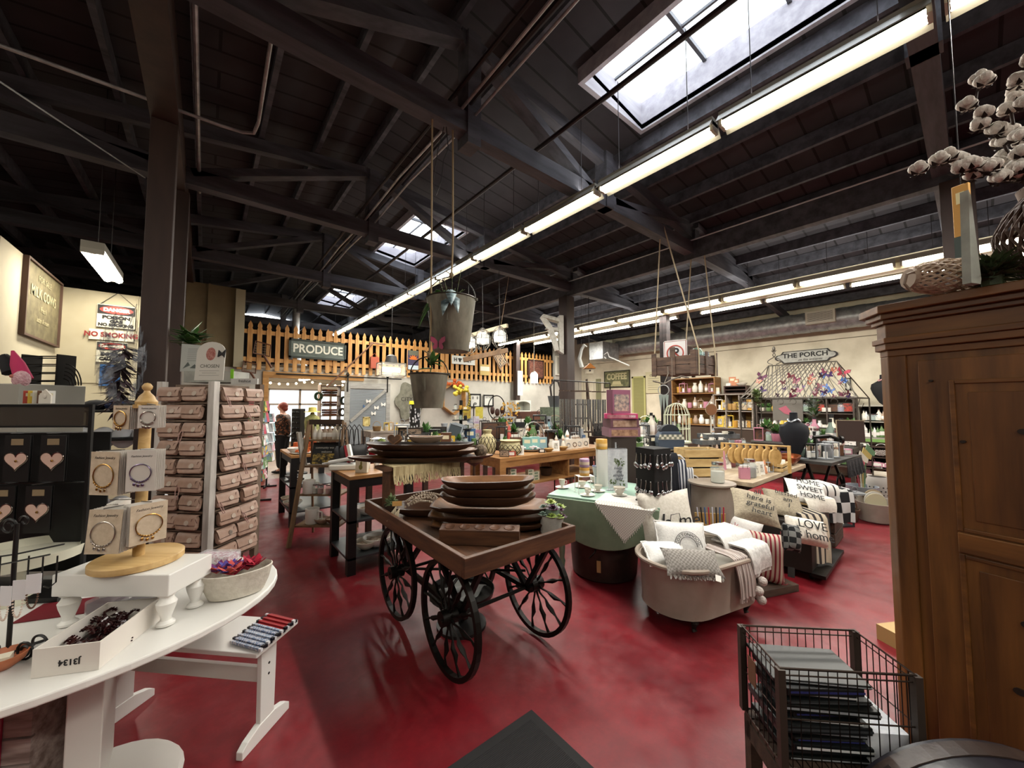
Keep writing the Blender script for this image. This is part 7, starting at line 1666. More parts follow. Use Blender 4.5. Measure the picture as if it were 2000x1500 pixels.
for (x,y),tp in zip(((-w*.8,w+.02),(-w*.8,-w-.02),(w+.02,w*.5),(w*.8,-w-.02)),((1297,2.82),(1303,2.8),(1356,None),(1383,None))):
 build('rope',G().tube([(x,y,-.01),(x*1.02,y*1.02,.2),(x,y,.36),(x*.35,y*.35,4.06-zc if False else 2.0),(x*.3,y*.3,4.08-zc)][:3]+[tuple(RT.inverted() @ (Vector((*A(tp[0],y=tp[1]),4.24)) if tp[1] else Vector((*A(tp[0],x=6.1),3.98))))],.01,6),pal('#a89a80',.9),pc_,True)
M_ = Matrix.Translation((X,Y,zc)) @ Matrix.Rotation(FACE+R(38),4,'Z')
ns = thing('no_parking_sign','white road sign with red ring and slashed letter P standing in the hanging crate','road sign',M_ @ Vector((-.24,.02,.1)),R(-74))
build('plate',G().prism([(-.15,0),(.15,0),(.17,.02),(.17,.43),(.15,.45),(-.15,.45),(-.17,.43),(-.17,.02)],0,.008,'y'),pal('#c9c7c6',.5),ns); build('border',G().tube([(-.155,-.002,.02),(.155,-.002,.02),(.155,-.002,.435),(-.155,-.002,.435)],.005,4,True),pal('#8d3a30',.5),ns)
build('ring',G().tube([(.117*cos(a),-.004,.25+.117*sin(a)) for a in [.1745*i for i in range(36)]],.011,4,True),pal('#a3392c',.5),ns)
build('slash',G().bx((0,-.005,.25),(.22,.003,.022),ry=R(45)),pal('#a3392c',.5),ns); text('P',.2,TXT,ns,(.005,-.003,.25),depth=.002,bold=.004)
one('glass_cloche','green-tinted glass globe with a leaf inside standing in the hanging crate','cloche',G().ball((0,0,.2),(.11,.11,.15),16,10),mat('green_glass','#8fb8a4',.1,alpha=.45),M_ @ Vector((.05,-.17,.09)),smooth=True)
one('rusty_flue','brown metal stovepipe piece leaning in the hanging crate','pipe',G().cyl((0,0,0),(.07,0,.44),.07,.1,14),pal('#3a2820',.6),M_ @ Vector((.2,.12,.05)),FACE,smooth=True)
one('grey_pail','small banded metal pail with red ribbon in the hanging crate','pail',G().lathe([(.06,0),(.085,.28),(.075,.28)],n=16),mat('banded','#7c8894',.4,.5,col2='#b9c4cc',pat='stripe_z',psc=9.,scale=(1,1,1)),M_ @ Vector((.2,-.2,.09)),smooth=True)
# caged lamps on a frame
LB = mat('lit_bulb','#fff4e0',.4,emis=22.)
def cage(px,py,y,s,label):
 q = P(px,py,y=y); t = thing('cage_lamp',label,'pendant lamp',q,group='caged lamps')
 g = G(); r_ = .13*s
 for i in range(8): a = 2*pi*i/8; g.tube([(r_*k*cos(a),r_*k*sin(a),z*s) for k,z in ((.25,.19),(.75,.13),(1,.02),(.95,-.08),(.5,-.16),(.1,-.17))],.0045,5)
 for z,k in ((.02,1.),(-.1,.9),(.14,.7)): g.tube([(r_*k*cos(a),r_*k*sin(a),z*s) for a in [.3927*i for i in range(16)]],.004,4,True)
 build('wire_cage',g,pal('#55524c',.4,.7),t); build('bulb',G().ball((0,0,-.02),.045*s,12,8),LB,t,True); build('glass',G().lathe([(.05*s,.13*s),(.1*s,.08*s),(.105*s,-.06*s)],n=16),mat('ribbed_glass','#d0d4d6',.15,alpha=.25),t,True); build('socket',G().cyl((0,0,.13*s),(0,0,.2*s),.03*s,.02*s,10),pal('#4a443e',.5),t,True)
 build('cord',G().tube([(0,0,.2*s),(.0,0,.45),(-.02,0,4.06-q.z)],.005,5),TXT,t); point('cage_bulb',q,14,.05)
cage(976,660,5.45,1.1,'caged glass pendant lamp farthest from the bucket'); cage(943,664,5.6,1.1,'caged glass pendant lamp in the middle of three'); cage(916,672,5.9,1.1,'caged glass pendant lamp half hidden by the bucket')
# box lantern pendant
q = P(764,722,y=8.2); t = thing('lantern_pendant','rectangular glass lantern pendant glowing before the picket fence','pendant lamp',q)
g = G(); a,b,c = .27,.16,.14
for x in (-a,a):
 for y in (-b,b): g.cyl((x,y,-c),(x,y,c),.01,n=5)
for z in (-c,c): g.tube([(-a,-b,z),(a,-b,z),(a,b,z),(-a,b,z)],.01,4,True)
build('frame',g,pal('#7a7770',.4,.6),t); build('glass',G().box(-a,a,-b,b,-c,c),mat('lantern_glass','#e8e6dc',.2,alpha=.2),t); build('lamp_row',G().cyl((-.2,0,0),(.2,0,0),.05,n=10),mat('lamp_glow','#fff6e6',.4,emis=8.),t,True); build('hood',G().lathe([(.15,.14),(.11,.3),(.03,.34)],n=12),pal('#3a3836',.6),t,True); build('cord',G().cyl((0,0,.34),(0,0,4.06-q.z),.006,n=5),TXT,t)
point('lantern_bulb',q+Vector((0,-.1,-.2)),20,.1)
q = P(1043,738,y=8.2); t = thing('jar_pendant','glowing mason jar pendant hanging on a chain before the far fence section','pendant lamp',q)
build('jar',G().lathe([(.08,-.16),(.11,-.15),(.11,.1),(.08,.15)],n=14),mat('jar_glow','#fff8ea',.4,emis=3.),t,True); build('lid',G().cyl((0,0,.15),(0,0,.19),.08,.05,12),pal('#9a968a',.4,.7),t,True); build('cord',G().cyl((0,0,.19),(0,0,4.07-q.z),.008,n=5),pal('#8a867c',.5),t)
# second narrow crate under the lamps, white corbel, birdhouse
q = P(1000,685,y=5.6)
one('shelf_brace','long brown board hung under the caged lamps','board',G().bar(tuple(P(905,703,y=6.3)),tuple(P(992,684,y=5.7)),.06,.09).cyl(P(970,690,y=5.9),P(970,690,y=5.9)+Vector((0,-.4,4.1-P(970,690,y=5.9).z)),.004,n=4),LW)
one('shelf_brace','pale board joining the tops of the caged lamps','board',G().bar(tuple(P(920,655,y=6.3)),tuple(P(991,636,y=5.5)),.06,.07),mat('pale_brace','#9a8f78',.7))
co = P(1108,660,x=6.02)
cb_ = thing('corbel_bracket','chippy white scrolled corbel bracket fixed to the brown post under the girder','bracket',(6.02,5.62,co.z-.35))
build('bracket',G().prism([(0,0),(0,.85),(-.1,.85),(-.1,.06)],-.08,.08,'y').prism([(-.1,.78),(-.46,.86),(-.5,.8),(-.1,.7)],-.1,.1,'y').prism([(-.5,.8),(-.44,.84),(-.26,.62),(-.16,.36),(-.1,.08),(-.17,.08),(-.26,.34),(-.34,.56)],-.07,.07,'y').prism([(-.1,.5),(-.4,.55),(-.36,.6),(-.1,.58)],-.05,.05,'y'),mat('chippy_white','#a9a89e',.8,col2='#cfcec6',scale=(12,12,12),bump=.2,mix=(.3,.5)),cb_,bev=.008); cb_.rotation_euler = (0,0,R(-30))
t = thing('thermometer_sign','tall white thermometer sign fixed on the slim far post','sign',(7.82,9.2,P(1007,772,y=9.2).z)); build('plate',G().box(-.1,.1,-.03,0,0,P(1007,724,y=9.2).z-P(1007,772,y=9.2).z),pal('#cdd0d0',.5),t)
build('scale',G().cyl((0,-.033,.12),(0,-.033,.5),.012,n=6),pal('#9aa0a2',.5),t)
# ================================================================ RIGHT WALL
WX = 11.19
def wsign(name,label,cat,px0,py0,px1,py1,x,m,frame=None,txt=None,tm=None,th=.03,tsize=.6,sx=1.,outline=None,bold=0.):
 a = P(px0,(py0+py1)/2,x=x); b = P(px1,(py0+py1)/2,x=x); w = abs(a.y-b.y); pm = (px0+px1)/2
 z0,z1 = P(pm,py1,x=x).z,P(pm,py0,x=x).z; h = z1-z0
 t = thing(name,label,cat,(x,(a.y+b.y)/2,(z0+z1)/2),R(-90))
 build('panel',G().prism([(p*w/2,q_*h/2) for p,q_ in (outline or [(-1,-1),(1,-1),(1,1),(-1,1)])],-th,0,'y'),m,t)
 if frame: k = .02+.02*h; build('frame',G().box(-w/2,w/2,-th-.01,-th,h/2-k,h/2).box(-w/2,w/2,-th-.01,-th,-h/2,-h/2+k).box(-w/2,-w/2+k,-th-.01,-th,-h/2,h/2).box(w/2-k,w/2,-th-.01,-th,-h/2,h/2),frame,t)
 if txt: text(txt,h*tsize,tm or TXT,t,(0,-th-.004,0),depth=.004,sx=sx,bold=bold)
 return t,w,h
t,w,h = wsign('coffee_sign','old green and cream sign with the word COFFEE above a cup, on the long wall','sign',1181,724,1231,757,WX,mat('coffee_green','#4a4c34',.8,col2='#6d6c4a',scale=(9,9,9)),pal('#2f2c22',.7))
text('COFFEE',h*.5,pal('#a8a078',.7),t,(0,-.036,h*.14),sx=.8,bold=.012); build('cup',G().prism([(-w*.18,-h*.32),(w*.18,-h*.32),(w*.14,-h*.12),(-w*.14,-h*.12)],-.036,-.03,'y').prism([(-w*.25,-h*.4),(w*.25,-h*.4),(w*.22,-h*.34),(-w*.22,-h*.34)],-.036,-.03,'y'),pal('#a8a078',.7),t)
po = [(-1,-.15),(-.93,-.4),(-.8,-.5),(-.72,-.95),(.72,-.95),(.8,-.5),(.93,-.4),(1,-.15),(1,.15),(.93,.4),(.8,.5),(.72,.95),(-.72,.95),(-.8,.5),(-.93,.4),(-1,.15)]
t,w,h = wsign('porch_sign','white scalloped sign reading THE PORCH above the wire gazebo','sign',1514,683,1637,708,WX,pal('#2a2826',.7),outline=po)
build('face',G().prism([(p*w*.47,q_*h*.44) for p,q_ in po],-.034,-.03,'y'),mat('porch_grey','#9a9a92',.7,col2='#b5b5ac',scale=(9,9,9)),t); text('THE PORCH',h*.5,TXT,t,(0,-.037,h*.1),sx=1.05,bold=.004); text('on fox antiques',h*.24,TXT,t,(w*.08,-.037,-h*.26),shear=.3)
wsign('shutter','yellow-green louvred shutter leaning on the long wall beside the coffee sign','shutter',1236,735,1262,838,WX,mat('yellow_green','#5f5c34',.7,col2='#9c9860',scale=(1,1,1),pat='stripe_z',psc=12.),pal('#a8a468',.7))
t,w,h = wsign('market_list_sign','tall cream wooden sign with a handwritten list, beside the shutter','sign',1262,726,1293,768,WX,pal('#b9b08e',.7))
text('Order',h*.15,TXT,t,(0,-.034,h*.33),shear=.2)
for i in range(6): build('list_line',G().box(-w*.35,w*.35,-.033,-.03,h*(.17-.1*i),h*(.185-.1*i)),pal('#5f5a48',.7),t)
wsign('picture_frame','small framed leaf print hung on the wall right of the gazebo roof','picture',1651,738,1663,762,WX,pal('#b9b5a4',.6),pal('#3a3832',.6))
wsign('window_panel','old green-grey panel leaning at the corner left of the coffee sign','panel',1165,740,1174,800,WX,pal('#7a785a',.7))
# wall shelf with glassware (open brown cupboard)
def cab(name,label,px0,px1,pyt,pyb,x,depth,m,mi,shelves,dividers=0,cat='cabinet'):
 a,b = P(px0,780,x=x),P(px1,780,x=x); z1 = P((px0+px1)/2,pyt,x=x).z; z0 = P((px0+px1)/2,pyb,x=x).z; w = a.y-b.y; h = z1-z0
 t = thing(name,label,cat,(x,(a.y+b.y)/2,z0),R(-90))
 build('carcass',G().box(-w/2,w/2,0,depth,0,.03).box(-w/2,w/2,0,depth,h-.03,h).box(-w/2,-w/2+.03,0,depth,.03,h-.03).box(w/2-.03,w/2,0,depth,.03,h-.03),m,t); build('back_panel',G().box(-w/2,w/2,depth-.01,depth,0,h),mi,t)
 for i in range(1,shelves): build('shelf',G().box(-w/2+.03,w/2-.03,.01,depth-.01,h*i/shelves-.01,h*i/shelves+.01),m,t)
 for i in range(dividers): xx = -w/2+w*(i+1)/(dividers+1); build('divider',G().box(xx-.012,xx+.012,.005,depth-.01,.03,h-.03),m,t)
 return t,a.y,b.y,z0,z1
def ledge(where,x,ya,yb,z,n,kinds,cols,seed,s=1.5,end='from the corner end'):
 rnd = random.Random(seed); row(where,(x,ya-.06,z),(x,yb+.06,z),[(rnd.choice(kinds),rnd.choice(cols),rnd.uniform(.8,1.15)) for _ in range(n)],rz=R(-90),s=s,seed=seed,jit=.012,end=end)
HNY = mat('honey_cupboard','#6b4a26',.6,col2='#8f6636',scale=(4,4,16))
c1,ya,yb,z0,z1 = cab('wall_cupboard','honey wooden wall cupboard of glassware behind the birdcage',1312,1397,738,830,10.75,.4,HNY,pal('#8a6a3c',.7),3)
for i in range(3): ledge('in the honey wall cupboard, %s shelf up' % ORD[i],10.9,ya,yb,z0+(z1-z0)*i/3+.035,7,['jar','vase','candle','bottle','lantern'],[AMB,CRM,WHT,PNK,BRN,TAN_],50+i,1.9)
one('cupboard_plinth','dark closed base under the honey wall cupboard','cabinet',G().box(10.8,11.15,yb,ya,0,z0-.002),pal('#3a2c20',.7))
c2,ya,yb,z0,z1 = cab('cubby_shelf','grey-edged cubby shelf of honey-coloured compartments holding candles',1392,1470,769,838,10.7,.42,GREYW,pal('#9c7a3c',.7),2,2)
for i in range(2): ledge('in the candle cubby shelf, %s tier' % ('lower','upper')[i],10.85,ya,yb,z0+(z1-z0)*i/2+.035,7,['candle','sign','card','lantern','jar'],[AMB,CRM,YEL,HON,BRN],60+i,2.2)
zt = z1; one('cubby_plinth','dark closed base under the candle cubby shelf','cabinet',G().box(10.72,11.12,yb,ya,0,z0-.002),pal('#3a2c20',.7))
c3,ya3,yb3,z03,z13 = cab('drawer_box','dark open wooden box with copper pan, on top of the candle cubby shelf',1414,1459,752,768,10.85,.25,pal('#3a241a',.6),pal('#2a1a12',.7),2)
c3.location.z = zt+.001
ledge('on top of the dark open box',10.95,ya3,yb3,zt+(z13-z03)+.003,5,['book','box','bowl'],[CRM,COP,WHT],71,1.3)
ledge('on top of the candle cubby shelf before the dark box',10.85,ya,ya3+.1,zt+.003,2,['book','box'],[CRM,WHT],72,1.2)
# wall shelving behind the gazebo and further right
c4,ya,yb,z0,z1 = cab('wall_shelves','tall dark wall shelves packed with bottles behind the wire gazebo',1475,1668,775,905,10.75,.35,pal('#4a4038',.6),pal('#8c8474',.8),4,3)
for i in range(4): ledge('on the tall dark wall shelves, %s shelf up' % ORD[i],10.85,ya,yb,z0+(z1-z0)*i/4+.04,14,['bottle','jar','box','plant','sign','vase'],[GRN,PNK,RED,YEL,WHT,BRN,PUR,CRM],80+i,1.8)
c5,ya,yb,z0,z1 = cab('bottle_shelves','white-edged shelf unit of small tinted bottles beside the armoire',1672,1760,791,858,10.45,.4,pal('#8c887c',.6),pal('#15120f',.8),2,0)
ledge('on the white-edged bottle shelves, upper tier',10.55,ya,yb,z0+(z1-z0)/2+.03,11,['bottle','jar','bottle'],[CRM,PNK,SGE,TAN_,WHT],90,1.25,'from the gazebo end'); ledge('on the white-edged bottle shelves, lower tier',10.55,ya,yb,z0+.035,10,['bottle','bottle','box'],[BLK,WHT,CRM,GRN],91,1.4,'from the gazebo end')
build('label_strip',G().box(-.5,.4,-.012,0,-.06,.0),pal('#6a8f4a',.6),c5)
c6,ya,yb,z02,z12 = cab('dark_shelves','long low dark wooden shelves with purple boxes beside the armoire',1672,1762,872,938,10.3,.6,pal('#33241c',.6),pal('#1c1410',.8),3,0)
for i in range(3): ledge('on the low dark shelves beside the armoire, %s up' % ORD[i],10.4,ya,yb,z02+(z12-z02)*i/3+.035,9,['box','bag','box','basket'],[PUR,PNK,BRN,WHT,CRM][i:i+3],95+i,1.6,'from the gazebo end')
one('rolled_rugs','white folded linens with a cream roll beside the low dark shelves','linens',G().box(-.35,.35,-.2,.2,0,.2).cyl((-.35,0,.26),(.35,0,.26),.07,n=12),pal('#bfb5a4',.9),(10.0,P(1755,935,x=10.).y,0),R(-90))
# black velvet busts
def bust(name,label,px,pyb,x,s,col,neck,rz=FACE,zb=None):
 q = P(px,pyb,x=x); t = thing(name,label,'mannequin bust',(q.x,q.y,q.z if zb is None else zb),rz); t.scale = (s,)*3
 build('bust',G().lathe([(.03,0),(.07,.04),(.15,.2),(.18,.3),(.165,.38),(.09,.43),(.05,.46),(.047,.55),(0,.56)],n=24,sy=.55),pal(col,.85),t,True); build('necklace',G().tube([(.065*cos(a),.045*sin(a)-.005,.45+.015*sin(a*3)) for a in [.3*i for i in range(21)]],.012,5,True),neck,t,True)
 return t
bust('velvet_bust','dark navy velvet neck bust with silver collar on the sewing table',1553,893,6.35,1.12,'#0e1118',pal('#a8adb4',.3,.8),zb=P(1553,893,x=6.35).z); one('bust_plinth','pale grey block under the navy velvet bust','plinth',G().box(-.12,.12,-.09,.09,0,P(1553,893,x=6.35).z-.861),pal('#8c9298',.7),(6.35,P(1553,893,x=6.35).y,.86),FACE)
bust('velvet_bust','black velvet bust with shell necklace on the bottle shelves beside the armoire',1728,792,10.55,1.1,'#0c0b0d',pal('#b98a8a',.5),R(-90),zb=z1+.002)
# wire gazebo
IR2 = pal('#3f3a33',.5,.5)
gy0,gy1 = P(1470,775,x=9.4).y,P(1688,775,x=9.4).y; gx0,gx1 = 8.7,9.9; zb = 1.72; zr = 2.42
gz = thing('wire_gazebo','black wrought-iron house-shaped arbour with lattice roof before the long wall','arbour')
for y in (gy0,gy1):
 for x in (gx0,gx1): build('post',G().cyl((x,y,0),(x,y,zb),.012,n=6),IR2,gz,True)
g = G(); xm = (gx0+gx1)/2; yr0,yr1 = gy0-.35,gy1+.35
g.tube([(gx0,gy0,zb),(gx0,gy1,zb),(gx1,gy1,zb),(gx1,gy0,zb)],.012,5,True).cyl((xm,yr0,zr),(xm,yr1,zr),.012,n=5)
for x in (gx0,gx1): g.cyl((x,gy0,zb),(xm,yr0,zr),.01,n=5).cyl((x,gy1,zb),(xm,yr1,zr),.01,n=5)
build('roof_frame',g,IR2,gz)
g = G(); n = 20
for i in range(n):
 u = i/(n-1)
 for s in (-5,5):
  v = u+s/n
  if -.02 < v < 1.02: g.cyl((gx0,gy0+(gy1-gy0)*u,zb),(xm,yr0+(yr1-yr0)*v,zr),.009,n=4)
build('roof_lattice',g,IR2,gz)
g = G()
for x in (gx1,):
 for i in range(14): u = i/13; g.cyl((x,gy0+(gy1-gy0)*u,zb),(xm,yr0+(yr1-yr0)*u,zr),.005,n=4)
build('rear_roof_bars',g,IR2,gz)
g = G()
for k,s in ((0,1),(1,-1)):
 c = (yr0+yr1)/2+.45
 g.tube([(xm,c+s*(.03+.11*sin(t_)*(1-t_/9)),zr+.02+.045*t_) for t_ in [i*.35 for i in range(20)]],.009,5)
build('finial_scroll',g.ball((xm,c,zr+.35),(.03,.03,.06),8,6),IR2,gz,True)
g = G()
for y in (gy0,gy1):
 for s in (1,-1): g.tube([(gx0,y+s*.02+.1*t_*s*cos(t_*3),zb-.1+.08*sin(t_*6)) for t_ in [i*.07 for i in range(16)]],.006,4)
for i in range(9): y = gy0+(gy1-gy0)*(i+.5)/9; g.tube([(gx0,y+.05*cos(t_),zb-.07+.05*sin(t_)) for t_ in [i_*.5 for i_ in range(11)]],.005,4)
build('eave_scrolls',g,IR2,gz)
random.seed(77); BC = ['#43141f','#274270','#5c1f38','#2a1824','#6e3a24','#36204a','#501a24']; BN = ['maroon','blue','magenta','dark plum','rust','violet','wine']
bf = {}
for i in range(44):
 u = random.betavariate(2.2,1.3); v = random.random()*.75
 p = Vector((gx0+(xm-gx0)*v-.03,gy0+(gy1-gy0)*u+(-.35+.7*u)*-v*0,zb+(zr-zb)*v)); p.y = (gy0+(gy1-gy0)*u)*(1-v)+(yr0+(yr1-yr0)*u)*v
 k = i % 7; lab = '%s metal butterfly on the arbour roof, %s of that colour' % (BN[k],ORD[i//7]); s = uniform(.55,1.05); ro = (uniform(-.6,.2),uniform(-.8,.8),R(-90)+uniform(-.8,.8))
 if k not in bf: bf[k] = butterfly(lab,p,s,BC[k],rot=ro,group='butterflies on the arbour roof')
 else: dup(bf[k],p,label=lab,rot=ro,scale=s)
for i,(px,py) in enumerate(((1487,737),(1646,728))): butterfly('large %s butterfly perched at the %s corner of the arbour roof' % (('plum','crimson')[i],('glass-cupboard','armoire')[i]),P(px,py,x=9.2),1.5,('#4a2038','#7d1f30')[i],rot=(0,.4,R(-80)))
g = G(); leafy(g,200,.16,.25,.02,(0,0,0),.3,8); f = one('hanging_greenery','dried green and white foliage bunched on the glass-cupboard end of the arbour','greenery',g,SAGE,(gx0,gy0-.3,zb-.12)); 
g = G(); leafy(g,160,.2,.3,.02,(0,0,0),.8,18)
build('pale_sprigs',g,pal('#8d9690',.8),one('hanging_greenery','silvery wreath spray hanging low in the arbour doorway','greenery',leafy(G(),120,.18,.3,.025,(0,0,0),.6,4),GREENL,(gx0+.1,gy0-1.2,1.35)))
t = thing('tin_watering_sign','grey metal tray sign with pink bird motif inside the arbour','sign',P(1538,800,x=9.0),R(-90)); build('plate',G().box(-.25,.25,-.01,.01,-.22,.2),pal('#6d6a62',.6),t); build('bird_motif',G().prism([(-.15,.02),(-.02,.08),(.05,-.02),(.1,-.12),(-.05,-.08)],-.015,-.01,'y'),pal('#a85a6a',.6),t)
table('potting_table','grey metal potting table inside the arbour',8.9,9.8,gy1+.1,gy0-.1,.85,mat('grey_metal_top','#5c5c58',.5,.4),IR2)
ledge('on the grey potting table in the arbour',9.0,gy0-.1,gy1+.1,.851,14,['bottle','plant','vase','jar','lantern','sign'],[GRN,PNK,PUR,RED,WHT,BRN,SGE],120,2.4)
ledge('at the rear of the potting table in the arbour',9.5,gy0-.1,gy1+.1,.851,11,['plant','bottle','vase','sign'],[GRN,PNK,YEL,CRM,WHT],121,3.2)
# ================================================================ RIGHT-HAND DISPLAYS
PT_ = mat('pale_plank_top','#8d7c66',.6,col2='#b09e84',scale=(2,14,14),bump=.08)
pt = table('display_table','long pale plank table with crates, cards and hangers, pillows stuffed beneath it',4.24,6.1,1.42,2.35,.82,PT_,OLDW,.045,.08,(.3,),inset=.12)
def slat_crate(label,loc,rz,w,d,h,n=3,m=None,group='pale slatted crates',nb=False,name='wooden_crate',rot=None):
 m = m or mat('new_pine','#a88a58',.6,col2='#c9ac78',scale=(3,14,14),bump=.05)
 t = thing(name,label,'crate',loc,rz,group,rot=rot)
 for k in range(n):
  z = h*k/n+.008; hh_ = h/n-.016
  for y in (-d/2,d/2-.012): build('slat',G().box(-w/2,w/2,y,y+.012,z,z+hh_),m,t,bev=.002)
  for x in (-w/2,w/2-.012): build('slat',G().box(x,x+.012,-d/2+.012,d/2-.012,z,z+hh_),m,t)
 build('floor_board',G().box(-w/2+.012,w/2-.012,-d/2+.012,d/2-.012,0,.01),m,t); build('dark_filler',G().box(-w/2+.02,w/2-.02,-d/2+.02,d/2-.02,.012,h-.03),pal('#1f1a16',.9),t)  # dark block added to darken the slat gaps, standing in for contents
 g = G()
 for x in (-w/2+.012,w/2-.042):
  for y in (-d/2+.012,d/2-.027): g.box(x,x+.03,y,y+.015,.01,h-.01)
 build('corner_block',g,m,t)
 return t
q = P(1378,933,z=.82); slat_crate('large pale slatted crate turned upside down at the tub end of the plank table',(q.x+.1,q.y+.12,.821),FACE+R(4),.42,.26,.3)
q = P(1393,945,z=.82); good('jar',CRM,'big square glass jar with silver lid on the wooden tub stand',(4.02,1.66,.817),0,1.9)
one('barrel_stand','taupe metal churn with glass tray top at the plank table corner','churn',G().lathe([(.17,0),(.19,.02),(.2,.4),(.19,.78),(.22,.8),(.22,.815),(0,.815)],n=26),ZINC,(4.02,1.72,0),smooth=True)
row('along the near edge of the pale plank table',(4.35,1.55,.821),(5.95,1.5,.821),[('bag',PNK,1.1),('jar',BRN,1.8),('card',CRM,1.1),('card',WHT,1.1),('figurine',COP,1.1),('lantern',GRY,.9),None,None,None,('box',WHT,1.),None,None],jit=.01,end='from its corner')
slat_crate('small pale crate filled with striped cards on the plank table',(5.3,1.5,.821),R(4),.34,.16,.1,2)
for k in range(9): good('card',WHT if k % 2 else CRM,'%s card filed in the small pale crate, %s from its corner end' % ('white' if k % 2 else 'cream',ORD[k]),(5.16+.035*k,1.5,.832),R(90),.8,'cards in the small pale crate')
CP = mat('copper_tray','#6b3216',.35,.6,col2='#8f4a24',scale=(8,8,8))
g = bowl_g(.5,.26,.1,sq=7); t = one('copper_tray','deep oblong copper tray at the far end of the plank table','tray',g,[CP,CP],(5.95,1.58,.821),R(6),smooth=True)
build('handle',G().tube([(.25,-.05,.08),(.31,-.05,.07),(.31,.05,.07),(.25,.05,.08)],.006,5),CP,t,True)
# rack of round wooden tags
HANGW = mat('tag_wood','#9c7a42',.6,col2='#bd9a62',scale=(9,9,9))
rk_ = thing('tag_rack','wooden rail rack hung with pale wooden bag-shaped boards on the plank table','display rack',(5.0,1.85,.821),0)
build('rail',G().cyl((-.02,.14,.3),(.16,-.5,.3),.01,n=8),HANGW,rk_,True)
for x,y in ((-.02,.14),(.16,-.5)): build('upright',G().box(x-.012,x+.012,y-.015,y+.015,0,.31),HANGW,rk_)
hg = None
for k in range(8):
 x = 5.0+.018*k; yk = 1.94-.066*k; lab = 'pale wooden rounded board on the rail rack, %s from the crate end' % ORD[k]
 if hg is None:
  hg = thing('wooden_board',lab,'cutting board',(x,yk,1.115),R(-22),'rounded boards on the rail rack'); o_ = [(.085*cos(a)*(1+.12*(sin(a) > .6)),-.13+.1*sin(a)) for a in [2*pi*i/26 for i in range(26)]]
  build('board',G().prism(o_,-.01,.01,'y').box(-.025,.025,-.01,.01,-.05,.0),HANGW,hg,bev=.003); build('hook',G().tube([(0,0,-.01),(0,0,.012),(.01,0,.02)],.003,4),IRON,hg)
 else: dup(hg,(x,yk,1.115),R(-22-5*(k % 3)),lab)
# crates, cart and pillows under the table
slat_crate('honey slatted crate on the floor under the checked blanket',(5.75,1.22,.0),R(2),.5,.34,.3,2,OLDW,'floor crates under the plank table')
slat_crate('pale slatted crate stacked on the floor crate under the checked blanket',(5.45,1.28,.302),R(-3),.42,.32,.26,2,None,'floor crates under the plank table')
ot = thing('ottoman_cart','low dark wheeled chest carrying the striped blankets','chest',(4.72,1.2,0),R(2)); build('body',G().box(-.42,.42,-.2,.2,.07,.5),pal('#1f1813',.6),ot,bev=.006)
build('lower_tray',G().box(-.46,.46,-.3,-.2,.06,.09),IRON,ot)
for x in (-.36,.36): build('caster',G().cyl((x,-.2,.035),(x,-.17,.035),.034,n=12),IRON,ot,True)
BUR2 = mat('oatmeal_cloth','#8a7f6e',.95,col2='#a0957f',scale=(60,60,60),bump=.3); STR1 = mat('striped_blanket','#2e2a2a',.95,col2='#b5a894',scale=(1,1,1),pat='stripe_x',psc=5.,mix=(.25,.35)); CHK = mat('buffalo_check','#151517',.95,col2='#b9b9b6',scale=(1,1,1),pat='check',psc=9.)
def words_(o,lines,size,y=-.07,z0=.1,dz=.1,sh=.25):
 for i,s in enumerate(lines): text(s,size,TXT,o,(0,y,z0-dz*i),shear=sh,depth=.002)
o = pillow('oatmeal pillow with script lettering leaning out from under the table corner',P(1474,990,y=1.2),(R(-48),R(14),R(-50)),.36,.3,.14,BUR2,group='pillows by the plank table'); words_(o,['all','here is','grateful','heart'],.07,-.078,.1,.065)
o = pillow('tan lettered pillow further along under the plank table',P(1530,985,y=1.25),(R(-48),R(14),R(-50)),.36,.3,.13,BUR2,group='pillows by the plank table'); words_(o,['blessed','am','I'],.07,-.075,.08,.07)
o = pillow('white lettered pillow reading HOME SWEET HOME highest under the table',P(1575,962,y=1.15),(R(-45),R(12),R(-50)),.38,.28,.12,COTTON,group='pillows by the plank table'); words_(o,['HOME','SWEET','HOME'],.08,-.068,.085,.085,0)
o = pillow('cream rolled pillow lettered LOVE lowest beside the striped blankets',P(1574,1038,y=1.0),(R(-30),R(10),R(-46)),.34,.24,.18,BAG,group='pillows by the plank table'); words_(o,['LOVE','is home'],.1,-.1,.03,.085,0)
o = pillow('dark windowpane-check pillow end under the LOVE pillow',P(1545,1050,y=1.0),(R(-20),R(10),R(-46)),.13,.22,.14,mat('windowpane','#0f1012',.95,col2='#6a6a68',scale=(1,1,1),pat='check',psc=22.,mix=(.7,.9)),group='pillows by the plank table')
drape('striped_blanket','oatmeal blanket with dark stripes hanging down the front of the dark chest',(4.55,1.02,.52),R(-40),.26,.5,.42,STR1,2,.02,'blankets by the plank table',cat='blanket')
drape('striped_blanket','cream blanket with black edging folded over the tan lettered pillow',(4.9,1.05,.62),R(-40),.3,.5,.12,BAG,1,.01,'blankets by the plank table',cat='blanket')
drape('checked_blanket','black and white buffalo check blanket hanging over the stacked crates',(5.55,1.02,.62),R(-40),.32,.5,.34,CHK,2,.02,'blankets by the plank table',cat='blanket')
drape('white_blanket','white blanket with black stripes lying above the checked blanket',(5.25,1.1,.7),R(-40),.34,.5,.1,mat('white_striped','#c9c6c0',.95,col2='#1c1a1c',scale=(1,1,1),pat='stripe_x',psc=4.,mix=(.85,.95)),1,.012,'blankets by the plank table',cat='blanket')
